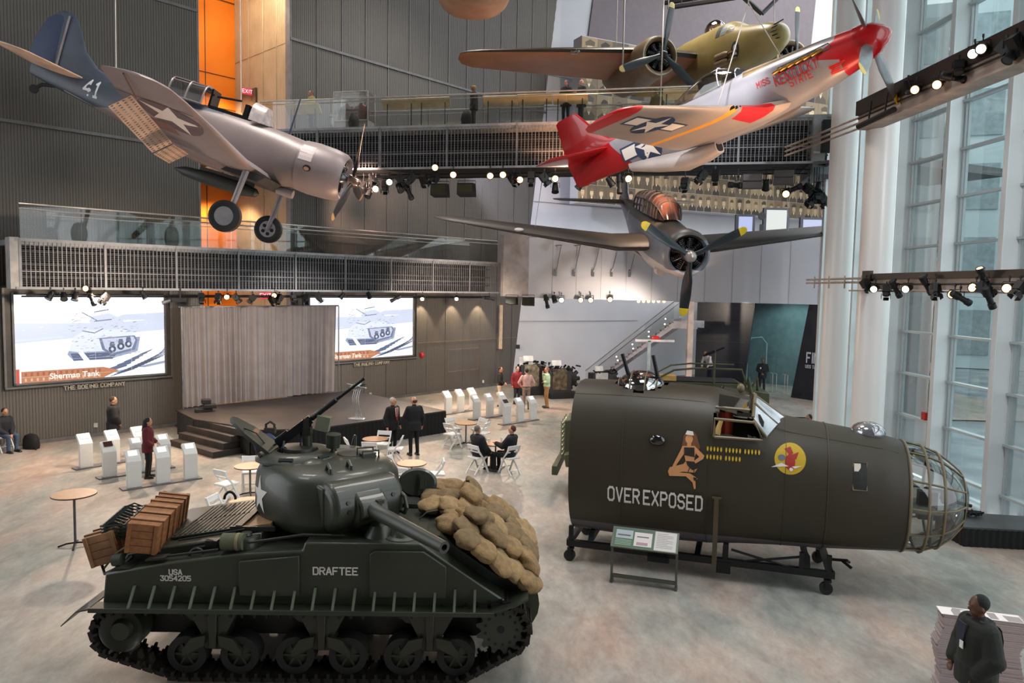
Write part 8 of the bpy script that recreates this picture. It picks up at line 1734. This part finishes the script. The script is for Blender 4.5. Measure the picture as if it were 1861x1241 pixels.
# barrier beam with red disc, black counter
q = AY(1190, 619, 33.0); t = thing('barrier_beam', 'white horizontal beam with a red disc on a grey post before the stairs', 'barrier', (q.x, q.y, 0)); MB().box((0, 0, q.z), (1.75, .1, .1)).build('beam', M('stringer_white', 0), t); MB().box((-.25, 0, q.z / 2), (.14, .1, q.z)).build('post', M('post_teal', (150, 166, 168), .5), t); MB().sph((.05, .05, q.z + .1), (.2, .05, .12)).build('red_disc', M('alarm_red', 0), t)
q = AY(1215, 680, 32.5); tag(MB().box((0, 0, .55), (3.6, .5, 1.15), -.1).build('black_counter', M('matte_black', 0), loc=(q.x + .4, q.y, 0), bevel=.02), 'long black topped counter behind the bomber section dome', 'counter')
for k in range(5):
    mb = MB(); mb.lathe([(0, .05), (.1, .055), (.2, .02), (.24, .02)], 10, 'z'); o = mb.build('bottle', M('black_metal', 0), loc=(q.x - .9 + k * .17, q.y, 1.13)); tag(o, 'small black item on the black counter behind the dome', 'bottle', 'small black items on the counter')
tag(MB().lathe([(0, .22), (.03, .2), (.3, .0)], 14, 'z').build('coffee_urn', M('steel', 0), loc=(AY(1160, 668, 31.5).x, 32.5, 1.13)), 'shiny steel rack item at the foot of the stairs', 'urn')
# engine displays
EN = M('engine_dark', (48, 44, 40), .4, .5, (26, 24, 24), 6)
def display(px, py, w_, h_, label, pane, Yoff=0, ang=20):
    q = G(px, py); t = thing('engine_display', label, 'exhibit', q, rz(ang))
    MB().box((0, 0, .12), (w_, .9, .24)).build('base', M('matte_black', 0), t, bevel=.02); MB().box((-w_ * .12, .1, h_ * .48), (w_ * .72, .6, h_ * .72)).build('cabinet', M('cab_dark', (40, 38, 38), .5), t, bevel=.03)
    mb = MB(); mb.box((-w_ * .16, -.22, h_ * .55), (w_ * .46, .03, h_ * .62)); mb.build('front_panel', pane, t)
    mb = MB(); mb.lathe([(-.18, .1), (-.14, .36), (.14, .36), (.18, .1)], 18, 'y', (w_ * .22, .0, h_ * .55))
    for k in range(9): a = 2 * PI * k / 9; mb.cyl((w_ * .22 + .3 * math.cos(a), 0, h_ * .55 + .3 * math.sin(a)), (w_ * .22 + .52 * math.cos(a), 0, h_ * .55 + .52 * math.sin(a)), .1, n=8)
    mb.build('radial_engine', EN, t)
    rr = random.Random(int(px)); mb = MB()
    for k in range(16): p = Vector((rr.uniform(-w_ / 2, w_ / 2), rr.uniform(-.3, .3), h_ * .84 + rr.uniform(0, .16))); mb.tube([p, p + Vector((rr.uniform(-.3, .3), rr.uniform(-.2, .2), rr.uniform(-.2, .16)))], rr.uniform(.02, .07), 7)
    mb.build('pipework', EN, t)
    mb = MB(); mb.box((-w_ * .3, -.3, h_ + .06), (w_ * .3, .03, .26), 0, -.3); mb.build('caption_board', M('paper_white', 0), t)
PTN = M('tan_front', (150, 138, 112), .5, 0, (60, 54, 46), 4)
display(972, 716, 1.7, 1.75, 'dark engine display with a tan front panel behind the man in pink', PTN); display(1022, 722, 1.6, 1.65, 'dark engine display with a brown gun like panel right of the man in green', M('brown_panel', (110, 92, 60), .5, 0, (40, 34, 28), 5))
display(1097, 713, 1.5, 1.2, 'low display case with white front panel behind the bomber top', M('white_panel', (206, 204, 200), .5))
q = G(955, 718); tag(MB().box((0, 0, 1.62), (.7, .05, .45), .3, -.3).build('photo_panel', M('paper_white', 0), loc=(q.x, q.y + .3, 0)), 'white photo panel above the left engine display', 'panel')
# lit exhibition panels on the mezzanine
for (x0, x1, y0, y1, c_, em, lb) in ((1341, 1371, 393, 424, (196, 206, 250), .9, 'small bluish lit panel on the mezzanine left of the white panel'), (1391, 1434, 381, 424, (230, 234, 230), 1.0, 'tall white lit panel with a dark badge on the mezzanine'), (1458, 1512, 399, 424, (206, 216, 250), .9, 'wide bluish lit panel on the mezzanine beside the column')):
    a, b = AY(x0, y1, 33.5), AY(x1, y0, 33.2); t = thing('lit_panel', lb, 'display panel', (a.x, a.y, 7.5)); w_ = b.x - a.x; h_ = b.z - 7.5
    MB().bb(-.12, w_ + .12, -.05, .15, 0, h_ + .1).build('panel_frame', M('frame_dark', (52, 52, 66), .5), t); MB().bb(0, w_, -.07, -.05, .05, h_).build('lit_face', EM('lit_%d' % x0, c_, em), t)
    if x0 == 1391: mb = MB(); mb.cyl((-.22, -.1, h_ * .8), (-.22, -.06, h_ * .8), .17, n=20); mb.bb(-.3, -.14, -.1, -.06, .1, h_ * .55); mb.build('badge', M('black_metal', 0), t); p, wd = letters('THE WAR AT SEA', .09, (150, 150, 150), 1.0); 
# ============================================================ VEHICLES BEHIND THE BOMBER SECTION
OV = M('vehicle_olive', (74, 76, 52), .5, 0, (62, 64, 44), 2)
t = thing('military_vehicle', 'olive open topped military vehicle with windshield frame behind the bomber section', 'vehicle', (7.6, 30.0, 0), rz(-8))
mb = MB(); mb.prism([(-1.9, .7), (-1.9, 1.62), (1.6, 1.62), (2.0, 1.4), (2.7, 1.3), (2.7, .7)], -.95, .95); mb.build('hull', OV, t, bevel=.02)
mb = MB(); mb.tube([(-1.85, -.95, 1.62), (-1.0, -.95, 2.1), (-.2, -.95, 2.2), (1.6, -.95, 2.2), (1.8, -.95, 1.62)], .045, 6); mb.tube([(-1.85, .95, 1.62), (-1.0, .95, 2.1), (-.2, .95, 2.2), (1.6, .95, 2.2)], .04, 6); mb.cyl((.55, -.95, 1.6), (.55, -.95, 2.95), .045, n=8); mb.build('roll_frame', OV, t)
mb = MB(); mb.bb(-1.6, 1.5, -.8, .8, 1.625, 1.66); mb.build('open_interior', M('dark_void', 0), t); mb = MB(); mb.bb(-1.85, -.9, -.9, -.2, 1.66, 1.86); mb.build('stowed_box', M('tan_harness', 0), t)
mb = MB(); mb.tube([(1.7, -.9, 1.5), (1.85, -1.0, 1.9), (2.0, -.9, 1.3)], .09, 7); mb.tube([(2.0, -.8, 1.4), (2.2, -.9, 1.9), (2.3, -.7, 1.3)], .07, 7); mb.build('rolled_net', M('canvas_green', 0), t)
mb = MB(); mb.cyl((.55, -.95, 2.9), (.2, -.95, 2.75), .06, n=8); mb.cyl((.9, -.95, 3.05), (.1, -.95, 2.7), .035, n=8); mb.build('mounted_gun', GM, t)
for x in (-1.3, 1.9):
    for y in (-.95, .95): MB().lathe([(-.13, .2), (-.13, .42), (.13, .42), (.13, .2)], 22, 'y', (x, y, .42)).build('wheel', TRK, t)
t = thing('military_truck', 'olive truck front with louvred grille showing left of the bomber section', 'truck', (2.05, 18.9, 0), rz(170))
mb = MB(); mb.prism([(.6, .95), (.6, 1.95), (-.2, 2.1), (-2.0, 2.1), (-2.0, .75), (.0, .75)], -.6, .6); mb.build('bonnet', OV, t, bevel=.03)
mb = MB()
for k in range(8): mb.box((.64, 0, 1.05 + k * .115), (.05, 1.05, .035), 0, 0, .5)
for y in (-.55, -.2, .2, .55): mb.box((.67, y, 1.45), (.03, .04, .95))
mb.build('grille', M('grille_light', (150, 156, 120), .5), t)
mb = MB(); mb.bb(.7, .85, -.95, .95, .62, .86); mb.build('bumper', OV, t, bevel=.02); mb = MB(); mb.prism([(.55, 1.15), (.1, 1.3), (-.9, 1.25), (-1.0, .9), (.5, .85)], -.98, -.6); mb.build('mudguard', OV, t, bevel=.02); mb = MB(); mb.prism([(.55, 1.15), (.1, 1.3), (-.9, 1.25), (-1.0, .9), (.5, .85)], .6, .98); mb.build('mudguard', OV, t, bevel=.02)
for x in (-.35, ):
    for y in (-.8, .8): MB().lathe([(-.13, .2), (-.13, .45), (.13, .45), (.13, .2)], 24, 'y', (x, y, .45)).build('wheel', TRK, t)
